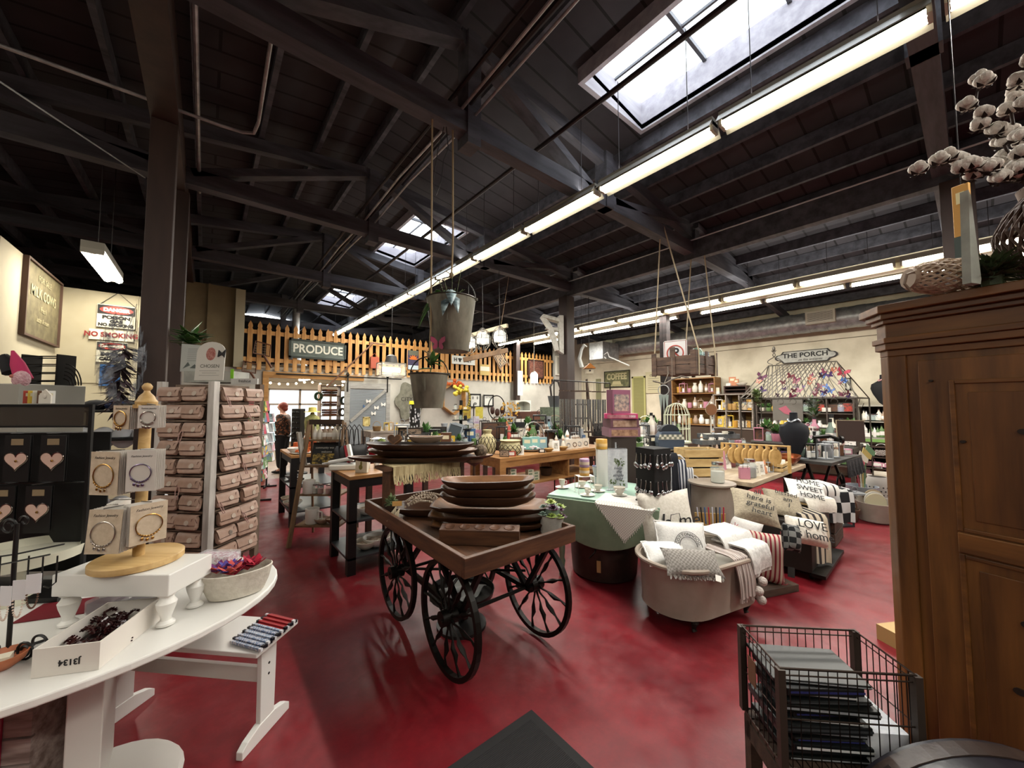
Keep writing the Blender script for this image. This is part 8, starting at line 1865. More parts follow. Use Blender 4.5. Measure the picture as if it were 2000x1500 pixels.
# red striped pillow in crate by the tub
q = P(1470,1128,z=0)
one('low_crate','low brown tray crate on the floor holding the red striped pillow','crate',G().box(-.24,.24,-.17,.17,0,.06),OLDW,(3.84,1.26,0),R(-22),bev=.004)
REDS = mat('red_stripes','#7d2430',.95,col2='#b0a090',scale=(1,1,1),pat='stripe_x',psc=9.,mix=(.3,.5))
o = pillow('red and cream striped pillow with tasselled corners standing beside the tub',(3.84,1.26,.27),(R(-14),R(6),FACE+R(-20)),.4,.42,.2,REDS,group='pillows beside the tub')
g = G(); random.seed(19)
for cx,cz in ((-.19,.2),(.19,.2),(.19,-.2)):
 for i in range(14): g.tube([(cx,0,cz),(cx+uniform(-.035,.035),uniform(-.02,.02),cz+uniform(-.03,.04))],.003,4)
q_ = build('corner_tassels',g,pal('#b05a62',.9),o); q_['kind'] = 'stuff'
build('price_tag',G().bx((.23,-.04,-.08),(.05,.003,.08)),pal('#15120f',.7),o)
o = pillow('white pillow with red striped edge and blue tag behind the striped one',(4.02,1.5,.33),(R(-12),R(14),FACE+R(-20)),.4,.38,.14,COTTON,group='pillows beside the tub'); build('leather_patch',G().bx((.04,-.075,0),(.06,.006,.06)),pal('#8a6a42',.7),o)
# red box with wooden caddy
rb = thing('red_chest','low red painted chest between the tub and the plank table','chest',(3.72,1.6,0),R(-30)); build('body',G().box(-.22,.22,-.11,.11,0,.34),pal('#6b1218',.5),rb,bev=.006); build('lid_edge',G().box(-.23,.23,-.12,.12,.34,.36),pal('#8a1a20',.5),rb)
cd_ = thing('desk_caddy','plywood desk caddy with angled pockets of pens on the red chest','desk caddy',(3.72,1.6,.361),FACE+R(-10)); cd_.scale = (.8,)*3
PLY = pal('#b08f58',.6)
build('back',G().box(-.17,.17,.05,.062,0,.26),PLY,cd_); build('floor',G().box(-.17,.17,-.08,.05,0,.01),PLY,cd_)
for k,(x0,x1,h0,h1) in enumerate(((-.17,.0,.2,.13),(.0,.17,.12,.07))): build('angled_pocket',G().prism([(x0,.01),(x1,.01),(x1,h1),(x0,h0)],-.085,-.075,'y').box(x1-.008,x1,-.075,.05,.01,h1),PLY,cd_)
for k in range(8): one('pencil','%s pencil standing in the plywood caddy, %s from its tall end' % (['striped','black','blue','red'][k % 4],ORD[k]),'pencil',G().cyl((0,0,0),(-.02+.006*k,.02,.26),.006,n=6),[pal('#b9b9c4'),TXT,pal('#3a5a86'),pal('#a3283a')][k % 4],Vector((3.73,1.61,.372))+Matrix.Rotation(FACE,3,'Z') @ Vector((-.11+.03*k,-.02,0)),FACE,'pencils in the plywood caddy')
# scarf chair: white scrolled metal with striped towels
sc2 = thing('scroll_towel_rack','white scrolled iron rack behind the green table hung with striped scarves','towel rack',(3.93,2.08,0),FACE)
g = G()
for x in (-.2,.2): g.tube([(x,0,0),(x,0,.8),(x*.9,0,.95),(x*.4,0,1.05)],.011,6)
g.tube([(-.08,0,1.05),(.08,0,1.05)],.011,6).tube([(-.2,0,.7),(.2,0,.7)],.009,6).tube([(-.2,0,.3),(.2,0,.3)],.009,6)
g.tube([(.2+(.02+.05*(1-i/22))*cos(i*.4),-.02,.78+(.02+.05*(1-i/22))*sin(i*.4)) for i in range(22)],.008,5)
build('frame',g,pal('#cfcdca',.4),sc2,True)
SCF = [mat('scarf_navy','#1a1f30',.95,col2='#b0b0b4',scale=(1,1,1),pat='stripe_x',psc=9.,mix=(.4,.5)),mat('scarf_grey','#6d6f76',.95,col2='#c4c4c6',scale=(1,1,1),pat='stripe_x',psc=12.,mix=(.4,.5)),pal('#14151c',.95)]
M_ = Matrix.Translation((3.93,2.08,0)) @ Matrix.Rotation(FACE,4,'Z')
for k in range(5): drape('scarf',['navy striped','grey striped','plain black','second navy striped','second grey striped'][k]+' scarf on the white scrolled rack, '+ORD[k]+' from the spoon tower',M_ @ Vector((-.16+.08*k,-.01-.01*(k % 2),1.05-.07*abs(k-2))),FACE,.09,.55,.55,SCF[k % 3],1,.012,'scarves on the scrolled rack',back=.03,cat='scarf')
# checkout counter in navy and its wares
cc = thing('checkout_counter','navy checkout counter with pale top behind the spoon tower','counter',(5.15,3.2,0)); build('body',G().box(-.58,.58,-.35,.35,0,.93),pal('#1c1f28',.6),cc); build('top',G().box(-.62,.62,-.4,.4,.93,.965),mat('pale_counter','#a8a58c',.5,col2='#bdb9a0',scale=(3,9,9)),cc,bev=.004)
row('on the navy checkout counter, front',(4.6,2.95,.966),(5.7,2.9,.966),[('plant',GRN,1.8),('lantern',BLK,1.4),None,('book',BLK,1.2),None,('box',BLK,1.8),('card',CRM,1.2),('figurine',TAN_,1.6),('bag',PNK,1.2)],end='from the puzzle boxes')
row('on the navy checkout counter, rear',(4.6,3.4,.966),(5.7,3.4,.966),[('bottle',BLK,1.6),('plant',SGE,2.),('lantern',BLK,2.2),('bottle',BRN,1.6),('vase',CRM,2.),('lantern',BLK,2.4),('bowl',WHT,1.6)],end='from the puzzle boxes')
q = P(1307,868,d=5.4); t = thing('lunch_caddy','slate-blue bag with plaid band and rounded top on the checkout counter','bag',(q.x,q.y,.966),FACE); build('body',G().prism([(-.17,0),(.17,0),(.19,.1),(.18,.18),(.12,.25),(-.12,.25),(-.18,.18),(-.19,.1)],-.08,.08,'y'),pal('#3a4452',.7),t,bev=.01); build('plaid_band',G().prism([(-.185,.14),(.185,.14),(.165,.21),(-.165,.21)],-.086,-.08,'y'),mat('plaid','#6a6c60',.9,col2='#c2beac',scale=(1,1,1),pat='check',psc=28.),t)
build('dark_flap',G().prism([(.13*cos(a),.25+.1*sin(a)) for a in [pi*i/12 for i in range(13)]],-.05,.05,'y'),pal('#171b22',.7),t)
q = P(1322,835,d=6.3); bcg = thing('bird_cage','white wire birdcage with domed top standing behind the checkout bag','birdcage',(q.x,q.y,.97),0)
one('cage_table','small dark table under the white birdcage','table',G().box(-.24,.24,-.24,.24,.93,.968).box(-.05,.05,-.05,.05,.03,.93).box(-.2,.2,-.2,.2,0,.03),DKT,(q.x,q.y,0))
zt = P(1322,787,d=6.0).z-.97; g = G()
for i in range(20): a = 2*pi*i/20; g.tube([(.2*cos(a),.2*sin(a),0),(.2*cos(a),.2*sin(a),zt*.7),(.15*cos(a),.15*sin(a),zt*.9),(.05*cos(a),.05*sin(a),zt*.99),(0,0,zt)],.0055,4)
for z in (.02,zt*.35,zt*.7): g.tube([(.2*cos(a),.2*sin(a),z) for a in [.3307*i for i in range(19)]],.006,4,True)
build('wire_bars',g,pal('#c4c8b0',.5),bcg); build('base',G().lathe([(.21,0),(.215,.02),(0,.022)],n=24),pal('#c4c8b0',.5),bcg,True)
# tiered galvanised stand
TZN = mat('dark_galvanised','#55585a',.45,.6,col2='#7c8082',scale=(6,6,6))
ts = thing('tiered_stand','grey galvanised tiered tray stand behind the pale slatted crate','tiered stand',(5.25,2.12,.821),FACE+R(8))
M_ = Matrix.Translation((5.25,2.12,.821)) @ Matrix.Rotation(FACE+R(8),4,'Z')
for (x,y,z,w,d) in ((-.18,.02,.13,.34,.2),(.12,-.02,.1,.42,.22),(-.06,.12,.26,.36,.2),(.28,.1,.22,.3,.2),(.12,.2,.33,.46,.2)):
 g = G().prism([(x-w/2,y-d/2),(x+w/2,y-d/2),(x+w/2+.01,y+d/2),(x-w/2-.01,y+d/2)],z-.006,z).box(x-w/2-.01,x+w/2+.01,y-d/2-.008,y-d/2,z-.01,z+.05).box(x-w/2-.01,x+w/2+.01,y+d/2,y+d/2+.008,z-.01,z+.05).box(x-w/2-.012,x-w/2-.004,y-d/2,y+d/2,z-.01,z+.05).box(x+w/2+.004,x+w/2+.012,y-d/2,y+d/2,z-.01,z+.05)
 build('tray',g,TZN,ts); build('support',G().cyl((x,y,0),(x,y,z-.006),.02,n=8),TZN,ts,True)
rr = random.Random(9); n_ = 0; tn = ['lowest tray by the crate','lowest tray by the boards','middle tray by the crate','middle tray by the boards','topmost tray']
for ti,(x,y,z,w,d) in enumerate(((-.18,.02,.13,.34,.2),(.12,-.02,.1,.42,.22),(-.06,.12,.26,.36,.2),(.28,.1,.22,.3,.2),(.12,.2,.33,.46,.2))):
 for j in range(5):
  kd = rr.choice(['mug','candle','card','jar','tag'] if ti % 2 else ['mug','bowl','box','figurine']); c = rr.choice([WHT,CRM,GRY,BLK,TAN_,PNK,WHT])
  good(kd,c,'%s %s on the galvanised stand, %s, %s' % (NAMES[c],kd if kd != 'tag' else 'jewellery card',tn[ti],ORD[j]),M_ @ Vector((x-w*.38+w*.19*j,y-.02,z+.001)),FACE,.95,'wares on the galvanised stand')
t = thing('round_wall_tag','round brown leather-look sign on a white ribbon hanging above the galvanised stand','sign',P(1389,800,d=6.2),FACE); build('disc',G().cyl((0,-.01,0),(0,.01,0),.09,n=26),pal('#8a5c3c',.7),t); build('ring',G().tube([(.092*cos(a),0,.092*sin(a)) for a in [.2417*i for i in range(26)]],.006,5,True),pal('#b9a890',.7),t,True); build('ribbon',G().tube([(-.08,0,.05),(0,0,.16),(.08,0,.05)],.007,4),PAPER,t); build('stand_rod',G().cyl((0,.02,-.1),(0,.02,-(P(1389,800,d=6.2).z-.0)),.012,n=6),pal('#cfc8ba',.6),t,True)
t = thing('dream_catcher','silver round dream catcher with feathers hanging by the dark post','dream catcher',P(1296,762,x=7.8),R(-70)); build('hanging_cord',G().cyl((0,0,.11),(.0,0,3.6-P(1296,762,x=7.8).z),.004,n=4),TXT,t); build('hoop',G().tube([(.11*cos(a),0,.11*sin(a)) for a in [.3*i for i in range(21)]],.01,5,True),pal('#8c8f8c',.6),t,True); build('feathers',G().prism([(-.1,-.1),(-.06,-.5),(-.03,-.12),(0,-.55),(.03,-.12),(.07,-.48),(.1,-.1)],-.008,.008,'y'),pal('#8f9c96',.9),t)
# branch hanging below crate
one('drift_branch','bare twisted branch with crystals hanging below the rope-hung crate','branch',G().tube([P(1275,744,d=5.2),P(1297,750,d=5.2),P(1313,741,d=5.2),P(1330,735,d=5.2),P(1345,738,d=5.25)],.012,5).tube([P(1297,750,d=5.2),P(1305,730,d=5.2),P(1304,715,d=5.2)],.007,5).cyl(P(1313,741,d=5.2),P(1313,741,d=5.2)+Vector((0,0,.3)),.003,n=4),pal('#6a6258',.7))
# sewing machine table and garden goods
sw = thing('sewing_table','black cast-iron treadle sewing table with grey top beyond the plank table','table',(6.95,1.42,0),R(-4)); build('tabletop',G().box(-.75,.6,-.3,.3,.82,.858),mat('grey_top2','#242220',.6,col2='#3a3734',scale=(5,5,5)),sw)
g = G()
for x in (-.6,.45):
 g.bar((x,-.22,0),(x,.0,.8),.04,.03).bar((x,.22,0),(x,0,.8),.04,.03).bar((x,-.2,.3),(x,.2,.3),.03,.03)
g.bar((-.6,0,.32),(.45,0,.32),.03,.03); build('iron_legs',g,IRON,sw)
build('treadle_wheel',G().tube([(.3+.17*cos(a),-.12,.42+.17*sin(a)) for a in [.3*i for i in range(21)]],.014,6,True).bar((.14,-.12,.42),(.46,-.12,.42),.02,.02),IRON,sw,True)
row('on the black sewing table',(6.35,1.3,.86),(7.5,1.25,.86),[None,('lantern',GRY,1.6),('vase',GRY,1.5),('lantern',GRY,1.7),('figurine',CRM,1.4),('bag',BRN,1.4),('jar',GRY,1.4),('box',PNK,1.4)],end='from the navy bust')
row('at the rear of the black sewing table',(6.4,1.6,.86),(7.5,1.6,.86),[('plant',SGE,2.),('vase',WHT,1.8),('plant',TAN_,2.),('vase',GRY,1.8),('bottle',BLK,1.8)],end='from the navy bust')
mr = thing('leaning_mirror','brown-backed frame leaning on the sewing table beside the arbour','frame',P(1663,862,x=7.3),R(-75),rot=(R(-8),0,R(-75))); build('board',G().box(-.15,.15,0,.02,0,.3),mat('brown_back','#3a2820',.7),mr); build('edge',G().box(-.16,.16,-.004,.024,.3,.31).box(-.16,-.15,-.004,.024,0,.3),pal('#a8987c',.6),mr)
zt_ = thing('oval_wash_tub','oval zinc tub of round signs on the floor beyond the blankets','tub',(7.3,.93,0),R(10)); build('tub',loft(G(),[(stad(.55,.34),0),(stad(.6,.38),.02),(stad(.66,.42),.26),(stad(.63,.39),.26),(stad(.54,.32),.04)]),ZINC,zt_,True)
for k in range(3): one('round_sign',['cream round sign lettered HELLO in the oval zinc tub','plain white round sign in the oval zinc tub','tan round sign in the oval zinc tub'][k],'sign',G().cyl((0,-.006,0),(0,.006,0),.13,n=26),pal(['#b9b294','#c9c6bc','#a8987c'][k],.7),(7.1+.16*k,.9+.03*k,.26),FACE-R(10),group='round signs in the oval tub')
gb = thing('galvanised_bucket','tall galvanised bucket of garden stakes beside the patterned can','bucket',(7.72,1.12,0)); build('bucket',G().lathe([(.15,0),(.155,.01),(.19,.38),(.18,.38),(.14,.02)],n=24),mat('bright_galv','#787c84',.5,.25,col2='#9aa0a8',scale=(8,8,3)),gb,True); build('strap',G().tube([(.17*cos(a),.17*sin(a),.2) for a in [.3*i for i in range(21)]],.008,4,True),pal('#5a5040',.5),gb)
for k,(c,cn) in enumerate((('#a8505a','coral'),('#c4c4b4','white'),('#a8975a','ochre'),('#5a7a5a','green'))): one('garden_stake',cn+' metal garden stake with filigree head in the tall galvanised bucket','garden stake',G().cyl((0,0,.03),(.05*(k-1.5),0,.75+.05*k),.008,n=5).prism([(.05*(k-1.5)-.02,.72+.05*k),(.05*(k-1.5)+.12,.66+.05*k),(.05*(k-1.5)+.14,.72+.05*k),(.05*(k-1.5)+.02,.85+.05*k)],-.005,.005,'y'),pal(c,.6),(7.70+.03*k,1.12,0),FACE,group='stakes in the galvanised bucket')
cn = thing('pierced_can','pale grey tall can pierced with diamond holes on the floor near the armoire','can',(8.0,.98,0)); build('can',G().lathe([(.13,0),(.15,.02),(.15,.4),(.11,.5),(.105,.5),(.14,.4),(.14,.02)],n=24),mat('pale_grey_can','#8c8680',.6),cn,True)
g = G()
for r_ in range(6):
 for i in range(18): a = 2*pi*(i+.5*(r_ % 2))/18; g.bx((.1505*cos(a),.1505*sin(a),.08+.055*r_),(.003,.018,.018),rz=a,rx=R(45))
f = build('pierced_pattern',g,TXT,cn); one('small_pine_crate','small pale crate on the red floor beside the armoire','crate',G().box(-.12,.2,-.1,.1,0,.1).box(-.13,.21,-.11,-.1,.0,.06).box(-.13,.21,-.11,-.1,.07,.13),pal('#a88a58',.6),(P(1775,1262,z=0).x,P(1775,1262,z=0).y,0),R(-30))
# ladder rack with birdhouse and garden goods beyond the post
la = thing('step_ladder','old brown step ladder display with perched birdhouse beyond the post','ladder',(6.9,5.9,0),FACE)
for s in (-1,1): build('side_rail',G().bar((s*.32,-.2,0),(s*.16,0,2.2),.03,.06),OLDW,la); build('rear_leg',G().bar((s*.32,.5,0),(s*.16,.06,2.2),.03,.05),OLDW,la)
for k in range(6): build('tread',G().box(-.3+.02*k,.3-.02*k,-.2+.03*k,.0+.03*k,.3+.32*k,.33+.32*k),OLDW,la)
bh = thing('birdhouse','small orange-roofed birdhouse hanging near the ladder top','birdhouse',P(1151,720,y=5.5),FACE); build('house',G().box(-.08,.08,-.07,.07,-.12,.02),pal('#b9b09a',.7),bh); build('roof',G().prism([(-.13,.0),(0,.12),(.13,.0)],-.11,.11,'y'),pal('#a86a2a',.7),bh); build('entrance',G().cyl((0,-.072,-.05),(0,-.07,-.05),.022,n=12),TXT,bh); build('hook',G().tube([(0,0,.12),(0,0,.5),(.0,0,4.06-bh.location.z)],.006,5),IRON,bh)
t = thing('white_goose','white wooden goose head ornament hooked near the ladder','ornament',P(1136,700,y=5.5),FACE); build('cord',G().cyl((0,0,.2),(0,0,4.06-t.location.z),.004,n=4),TXT,t); build('neck',G().tube([(0,0,-.2),(-.05,0,0),(0,0,.2),(.06,0,.3),(.12,0,.26)],[.05,.04,.03,.04,.015],8),pal('#c4c8c4',.6),t,True)
t = thing('white_arrow_bracket','white wrought bracket with curled arm on the long wall duct','bracket',P(1190,700,x=9.85),R(-60)); build('arm',G().tube([(-.1,0,.0),(-.2,0,.1),(-.05,0,.2),(0,0,.05),(.3,0,-.1),(.6,0,-.25)],.02,6),pal('#cfd0cc',.5),t,True)
t4 = table('display_table','dark display table with wind chimes between the post and the long wall',6.6,9.2,4.6,5.4,.9,DKT,DKT)
rr = random.Random(33)
row('on the dark wind-chime table, front rank',(6.7,4.7,.901),(9.1,4.7,.901),[(rr.choice(['lantern','vase','sign','plant','bottle']),rr.choice([BLK,GRN,GRY,CRM,BRN,WHT]),rr.uniform(1.6,3.)) for _ in range(13)],jit=.04,end='from the post')
row('on the dark wind-chime table, rear rank',(6.7,5.2,.901),(9.1,5.2,.901),[(rr.choice(['lantern','basket','sign','plant','bag']),rr.choice([BLK,TAN_,GRY,CRM,BRN]),rr.uniform(2.4,3.6)) for _ in range(10)],jit=.04,end='from the post')
ch = None
for k in range(9):
 X = 5.2+.16*k; lab = 'silver wind chime hanging behind the puzzle boxes, %s from the post' % ORD[k]; p = (X,4.9,1.85)
 if ch is None:
  ch = thing('wind_chime',lab,'wind chime',p,0,'wind chimes behind the puzzle boxes'); build('top_disc',G().cyl((0,0,0),(0,0,.02),.05,n=12),OLDW,ch,True)
  for i in range(5): a = i*1.257; build('chime_tube',G().cyl((.035*cos(a),.035*sin(a),-.15),(.035*cos(a),.035*sin(a),-.6-.05*i),.01,n=7),SILV,ch,True)
  build('cord',G().cyl((0,0,.02),(0,0,.2),.003,n=4),TXT,ch)
 else: dup(ch,p,label=lab)
one('chime_rail','dark iron rail on two legs holding the wind chimes','rail',G().cyl((5.0,4.9,2.05),(6.7,4.9,2.05),.012).cyl((5.0,4.9,0),(5.0,4.9,2.05),.012).cyl((6.7,4.9,0),(6.7,4.9,2.05),.012),IRON)
# ================================================================ OFFICE SIDE
t = thing('milk_cows_sign','old ochre board sign lettered MILK COWS on the cream office wall','sign',(-1.36,(P(45,600,x=-1.36).y+P(105,620,x=-1.36).y)/2,P(75,595,x=-1.36).z),R(90))
ya,yb = P(38,600,x=-1.36).y,P(108,620,x=-1.36).y; w = yb-ya; h = P(75,530,x=-1.36).z-P(75,668,x=-1.36).z
build('panel',G().box(-w/2,w/2,-.02,0,-h/2,h/2),mat('ochre_board','#4c452f',.8,col2='#665d42',scale=(9,9,9)),t); build('frame',G().box(-w/2-.02,-w/2,-.04,.0,-h/2-.02,h/2+.02).box(w/2,w/2+.02,-.04,.0,-h/2-.02,h/2+.02).box(-w/2,w/2,-.04,0,h/2,h/2+.02).box(-w/2,w/2,-.04,0,-h/2-.02,-h/2),pal('#4a3428',.7),t)
OC = pal('#8f8768',.8); text('FOR SALE',h*.13,OC,t,(0,-.024,h*.34)); text('MILK COWS',h*.2,OC,t,(0,-.024,h*.13),sx=min(1.,w/(h*.2*6.2)),bold=.003); text('Fresh',h*.12,OC,t,(0,-.024,-h*.08),shear=.3); text('butter & cream',h*.11,OC,t,(0,-.024,-h*.24),shear=.3,sx=.8)
YW = 6.78
def osign(label,px0,py0,px1,py1,lines,danger=False,m=None):
 a,b = P(px0,py1,y=YW),P(px1,py0,y=YW); zc = (P((px0+px1)/2,py0,y=YW).z+P((px0+px1)/2,py1,y=YW).z)/2; w = b.x-a.x; h = P((px0+px1)/2,py0,y=YW).z-P((px0+px1)/2,py1,y=YW).z
 t = thing('warning_sign',label,'sign',((a.x+b.x)/2,YW,zc)); build('plate',G().box(-w/2,w/2,-.01,0,-h/2,h/2),m or pal('#c9c6b4',.6),t)
 if danger: build('black_panel',G().box(-w*.49,w*.49,-.013,-.01,h*.08,h*.47),TXT,t); build('red_oval',G().prism([(w*.44*cos(a),h*.275+h*.17*sin(a)) for a in [.2618*i for i in range(24)]],-.016,-.013,'y'),pal('#8f2c22',.5),t); text('DANGER',h*.2,pal('#d6d2c4',.6),t,(0,-.018,h*.27),sx=min(1.,w/(h*.2*4.6)),bold=.004)
 for s,z,sz,c,sx in lines: text(s,h*sz,c,t,(0,-.014,h*z),sx=sx,bold=.003)
 return t
RD = pal('#7d1a1c',.5)
osign('metal DANGER sign reading POISON GAS NO SMOKING, topmost on the office wall',188,597,266,641,[('POISON',-.06,.19,TXT,1.25),('GAS',-.23,.17,TXT,1.25),('NO SMOKING',-.39,.17,TXT,1.0)],True)
one('hanging_wire','thin wire loop from which the poison gas sign hangs','wire',G().tube([P(190,597,y=YW),P(231,572,y=YW),P(264,600,y=YW)],.004,4),TXT)
osign('narrow white sign reading NO SMOKING in red under the poison gas sign',173,645,262,665,[('NO SMOKING',0,.62,RD,.92)])
osign('lower DANGER sign partly behind the cellophane bundle',187,668,250,708,[('EXTREME',-.12,.2,TXT,.9),('CAUTION',-.34,.2,TXT,.9)],True)
osign('blue notice poster low on the office wall behind the cellophane',193,712,236,754,[],m=pal('#24558c',.6))
g = G(); random.seed(22)
for i in range(70): a = uniform(0,6.28); z = uniform(-.45,.25); r_ = .05+.09*sin((z+.45)/.7*3.1); g.add([Vector((r_*cos(a+d_),r_*sin(a+d_),z+e_)) for d_,e_ in ((0,0),(.5,.05),(.4,.14),(-.1,.1))],[(0,1,2,3)])
cw = thing('cellophane_bouquet','hanging bunch of dried flowers wrapped in shiny cellophane on the brown post','bouquet',P(238,700,d=2.9)); build('wrapping',g,mat('cellophane','#a8adb4',.08,alpha=.4,col2='#3a3a44',scale=(20,20,20)),cw); f = build('dried_stems',leafy(G(),160,.16,.5,.016,(0,0,-.4),-.5,12),mat('dried_dark','#2a2428',.8,col2='#5c4a50',scale=(20,20,20)),cw); f['kind'] = 'stuff'; build('hanging_string',G().tube([(0,0,.1),(.06,.06,.45)],.003,4),PAPER,cw)
# black shelving of caps behind the necklace rack
bs = thing('black_shelving','tall black wire shelving of caps behind the necklace display','shelf',(-.55,4.95,0),R(-12)); bs.scale = (.7,1,1)
for z in (.35,.68,1.0,1.3,1.55): build('shelf',G().box(-.5,.5,-.2,.2,z-.02,z),BLACK,bs)
for x in (-.48,.48):
 for y in (-.19,.19): build('upright',G().cyl((x,y,0),(x,y,1.56),.012,n=6),BLACK,bs,True)
M_ = Matrix.Translation((-.55,4.95,0)) @ Matrix.Rotation(R(-12),4,'Z') @ Matrix.Diagonal((.7,1,1,1)); cp_ = None
for r_,z in enumerate((1.3,1.0,.68)):
 for k in range(5):
  lab = 'white-crowned cap on the black shelving, %s shelf down, %s from the office' % (ORD[r_],ORD[k]); p = M_ @ Vector((-.38+.19*k,-.05,z))
  if cp_ is None: cp_ = thing('baseball_cap',lab,'cap',p,FACE,'caps on the black shelving'); build('crown',G().ball((0,0,.0),(.08,.085,.1),14,8),pal('#c4c4c8',.8),cp_,True); build('visor',G().prism([(-.07,-.06),(.07,-.06),(.06,-.14),(0,-.165),(-.06,-.14)],.0,.008),pal('#14141a',.8),cp_)
  else: dup(cp_,p,label=lab)
for k in range(4): one('folded_cap',['black','navy blue','charcoal','black knit'][k]+' folded cap on top of the black shelving','cap',G().ball((0,0,.04),(.09,.09,.05),12,6),pal(['#101014','#16264e','#2a2a2e','#0c0c0e'][k],.9),M_ @ Vector((-.3+.2*k,0,1.552)),smooth=True,group='folded caps')
row('on a side shelf below the bracelet cards',M_ @ Vector((.1,-.15,1.001)),M_ @ Vector((.46,-.15,1.001)),[('box',PNK,1.2),('jar',YEL,1.1)],end='from the office')
# counter top box, gnome and rack behind the header
q = P(52,790,d=2.75)
ob = thing('grey_console','grey metal cabinet behind the clear header of the necklace rack','cabinet',(q.x-.0,q.y+.0,0),FACE); build('body',G().box(-.15,.2,-.2,.2,0,P(52,752,d=2.75).z),pal('#8f8d84',.6),ob,bev=.006); zt = P(52,752,d=2.75).z
M_ = Matrix.Translation(ob.location) @ Matrix.Rotation(FACE,4,'Z')
wr = thing('wire_file_rack','black wire filing rack with curved plate holder on the grey cabinet','wire rack',M_ @ Vector((.05,.08,zt)),FACE); g = G()
for z in (.03,.09,.15,.21): g.box(-.13,.12,-.06,-.055,z,z+.008).box(-.13,.12,.05,.055,z,z+.008)
g.box(-.14,-.13,-.06,.06,0,.23).box(.12,.13,-.06,.06,0,.23)
for i in range(5): g.tube([(.13+(.06+.02*i)*cos(a),-.02,(.05+.028*i)*sin(a)) for a in [.16*j for j in range(10)]],.004,4)
build('frame',g,IRON,wr)
gn = thing('gnome_doll','plush gnome with dark spotted and bright pink hats leaning on the wire rack','gnome',M_ @ Vector((.07,-.14,zt)),FACE); build('dark_hat',G().tube([(0,0,.08),(-.03,0,.14),(-.07,0,.2)],[.05,.045,.02],10),mat('spotted','#121216',.9,col2='#b9b9b9',scale=(60,60,60),mix=(.68,.72)),gn,True); build('pink_hat',G().tube([(.08,0,.03),(.04,-.01,.14),(.0,-.01,.23)],[.045,.035,.008],10),pal('#b0305a',.9),gn,True); build('beard',G().ball((.1,-.03,.03),(.05,.04,.06),10,7),mat('pink_beard','#b98a90',.98,col2='#d6b4b8',scale=(60,60,60),bump=.9),gn,True); build('nose',G().ball((.08,-.065,.05),.012,8,6),pal('#a86a5a',.7),gn,True)
for k in range(5): good('book',[RED,YEL,CRM,BRN,WHT][k],'%s valentine book standing above the clear header, %s from the wall' % (NAMES[[RED,YEL,CRM,BRN,WHT][k]],ORD[k]),P(58+9*k,788,d=2.0),FACE+R(50),.42,'valentine books above the header')
one('heart_card','small white arched card with a red heart above the clear header','card',G().prism([(-.03,0),(.03,0),(.03,.04),(.0,.07),(-.03,.04)],-.003,.003,'y').ball((0,-.004,.035),(.01,.003,.012),8,6),pal('#cfc8bc',.7),P(88,788,d=1.85),FACE)
row('on the white oval table edge by the black display',P(110,1150,z=.72)+Vector((0,.35,.001)),P(200,1120,z=.72)+Vector((0,.3,.001)),[('jar',PUR,1.0),('box',PNK,1.0),('jar',YEL,1.0)],end='from the rack')
# more wares in the crowded middle of the shop
row('crowded before the slate boards',(2.6,5.98,.861),(4.4,5.98,.861),[('bottle',WHT,1.3),('sign',CRM,2.3),('jar',AMB,1.6),('plant',SGE,2.),('sign',YEL,2.4),None,('bag',GRY,1.7),('lantern',BLK,2.3),('book',BLU,1.8),('card',PNK,2.),('mug',CRM,1.8),('plant',GRN,2.1)],jit=.05)
row('along the back rim of the middle table',(2.6,6.42,.861),(3.7,6.42,.861),[('lantern',GRY,3.),('sign',TAN_,3.2),('plant',CRM,3.),('sign',BLK,3.2),('vase',GRY,3.)],jit=.04)
tA = table('gift_table','narrow dark table filling the gap behind the long oak table',4.0,5.9,5.25,5.75,.95,DKT,DKT)
row('on the narrow gap table, front',(4.05,5.36,.951),(5.85,5.36,.951),[('lantern',BLK,2.),('figurine',RED,2.),('plant',BRN,2.2),('sign',CRM,2.2),('figurine',CRM,2.2),('vase',GRN,2.),('lantern',BRN,2.4),('bag',TAN_,2.),('bottle',PBL,2.),('plant',GRY,2.),('lantern',BLK,2.4),('vase',BLK,2.2)],jit=.04)
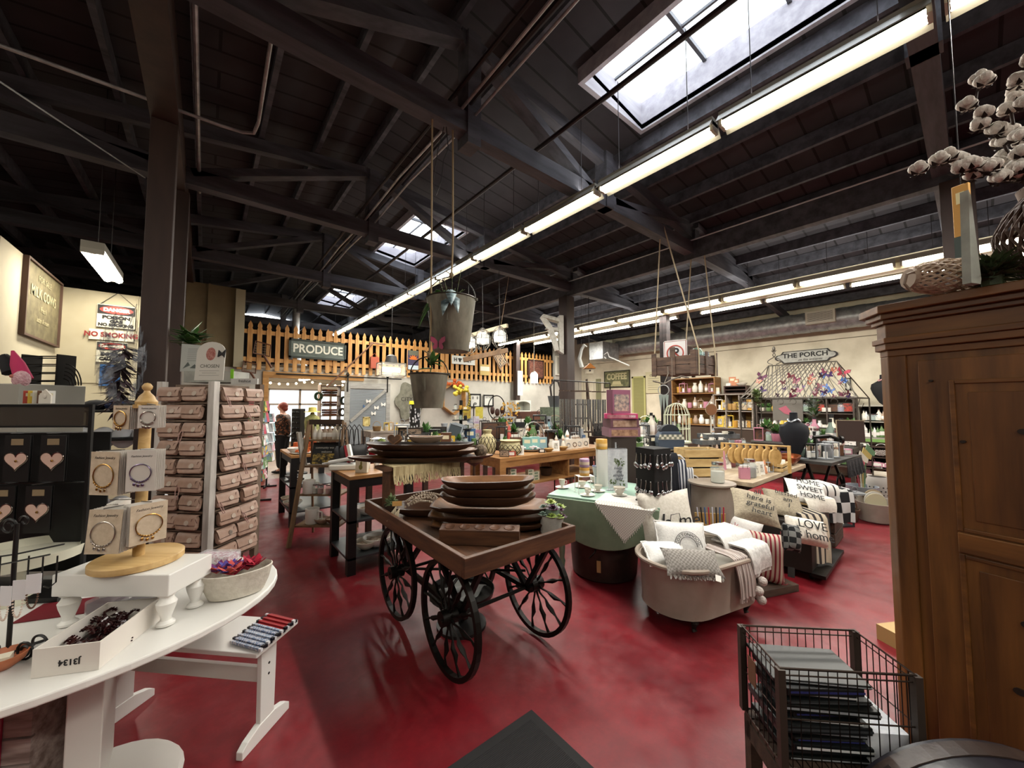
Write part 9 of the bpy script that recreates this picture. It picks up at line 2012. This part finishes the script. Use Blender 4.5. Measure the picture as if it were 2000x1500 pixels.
row('on the narrow gap table, back',(4.05,5.64,.951),(5.85,5.64,.951),[('sign',BRN,3.2),('plant',GRN,3.),('lantern',GRY,3.2),('bag',BLK,2.8),('plant',ORG,3.),('sign',BLK,3.4),('lantern',BLK,3.4),('vase',GRY,3.2),('basket',TAN_,3.)],jit=.04)
row('beside the tassel arch on the long oak table',(4.3,4.36,.901),(5.2,4.36,.901),[('lantern',BLK,2.2),('plant',GRY,2.2),('figurine',WHT,2.),('lantern',BLK,2.6),('vase',GRY,2.2)],jit=.03)
row('in front of the tiered stand',(4.75,1.98,.821),(5.9,2.0,.821),[('card',PNK,1.7),('card',WHT,1.7),('bag',PNK,1.5),('mug',GRY,1.5),('lantern',GRY,1.6),('jar',CRM,1.6),('tag',BLK,1.8),('box',WHT,1.6)],jit=.03,end='from the slatted crate')
smc = thing('sewing_machine','old black sewing machine head standing on the treadle table','sewing machine',(7.15,1.42,.86),R(-50))
build('bed',G().box(-.2,.2,-.08,.08,0,.04),IRON,smc,bev=.006); build('arm',G().tube([(.15,0,.03),(.15,0,.24),(.05,0,.27),(-.14,0,.25),(-.15,0,.08)],[.04,.035,.035,.03,.025],8),IRON,smc,True); build('hand_wheel',G().cyl((.19,0,.22),(.22,0,.22),.06,n=16),pal('#3a3836',.4,.8),smc,True)
row('among the black lace on the sewing table',(6.4,1.44,.86),(7.0,1.4,.86),[('lantern',BLK,1.6),('box',GRY,1.6),('tag',PNK,1.8),('vase',BLK,1.6),('card',BLK,1.6)],jit=.04,end='from the navy bust')
one('black_lace_cloth','black lace cloth crumpled over the edge of the sewing table','cloth',G().grid(lambda u,v: (-.35+.7*u,-.34+.02*sin(u*30)*v-.02*v,-.01-.22*v),26,6,.006),mat('black_lace','#0e0e10',.95,col2='#2a2a2c',scale=(40,40,40)),(7.0,1.42,.86),R(-4))
row('on the floor shelf of the sewing table',(6.5,1.2,0.001),(7.4,1.15,0.001),[('lantern',BLK,2.6),None,('basket',BRN,2.4),None,('lantern',GRY,2.6)],end='from the navy bust')
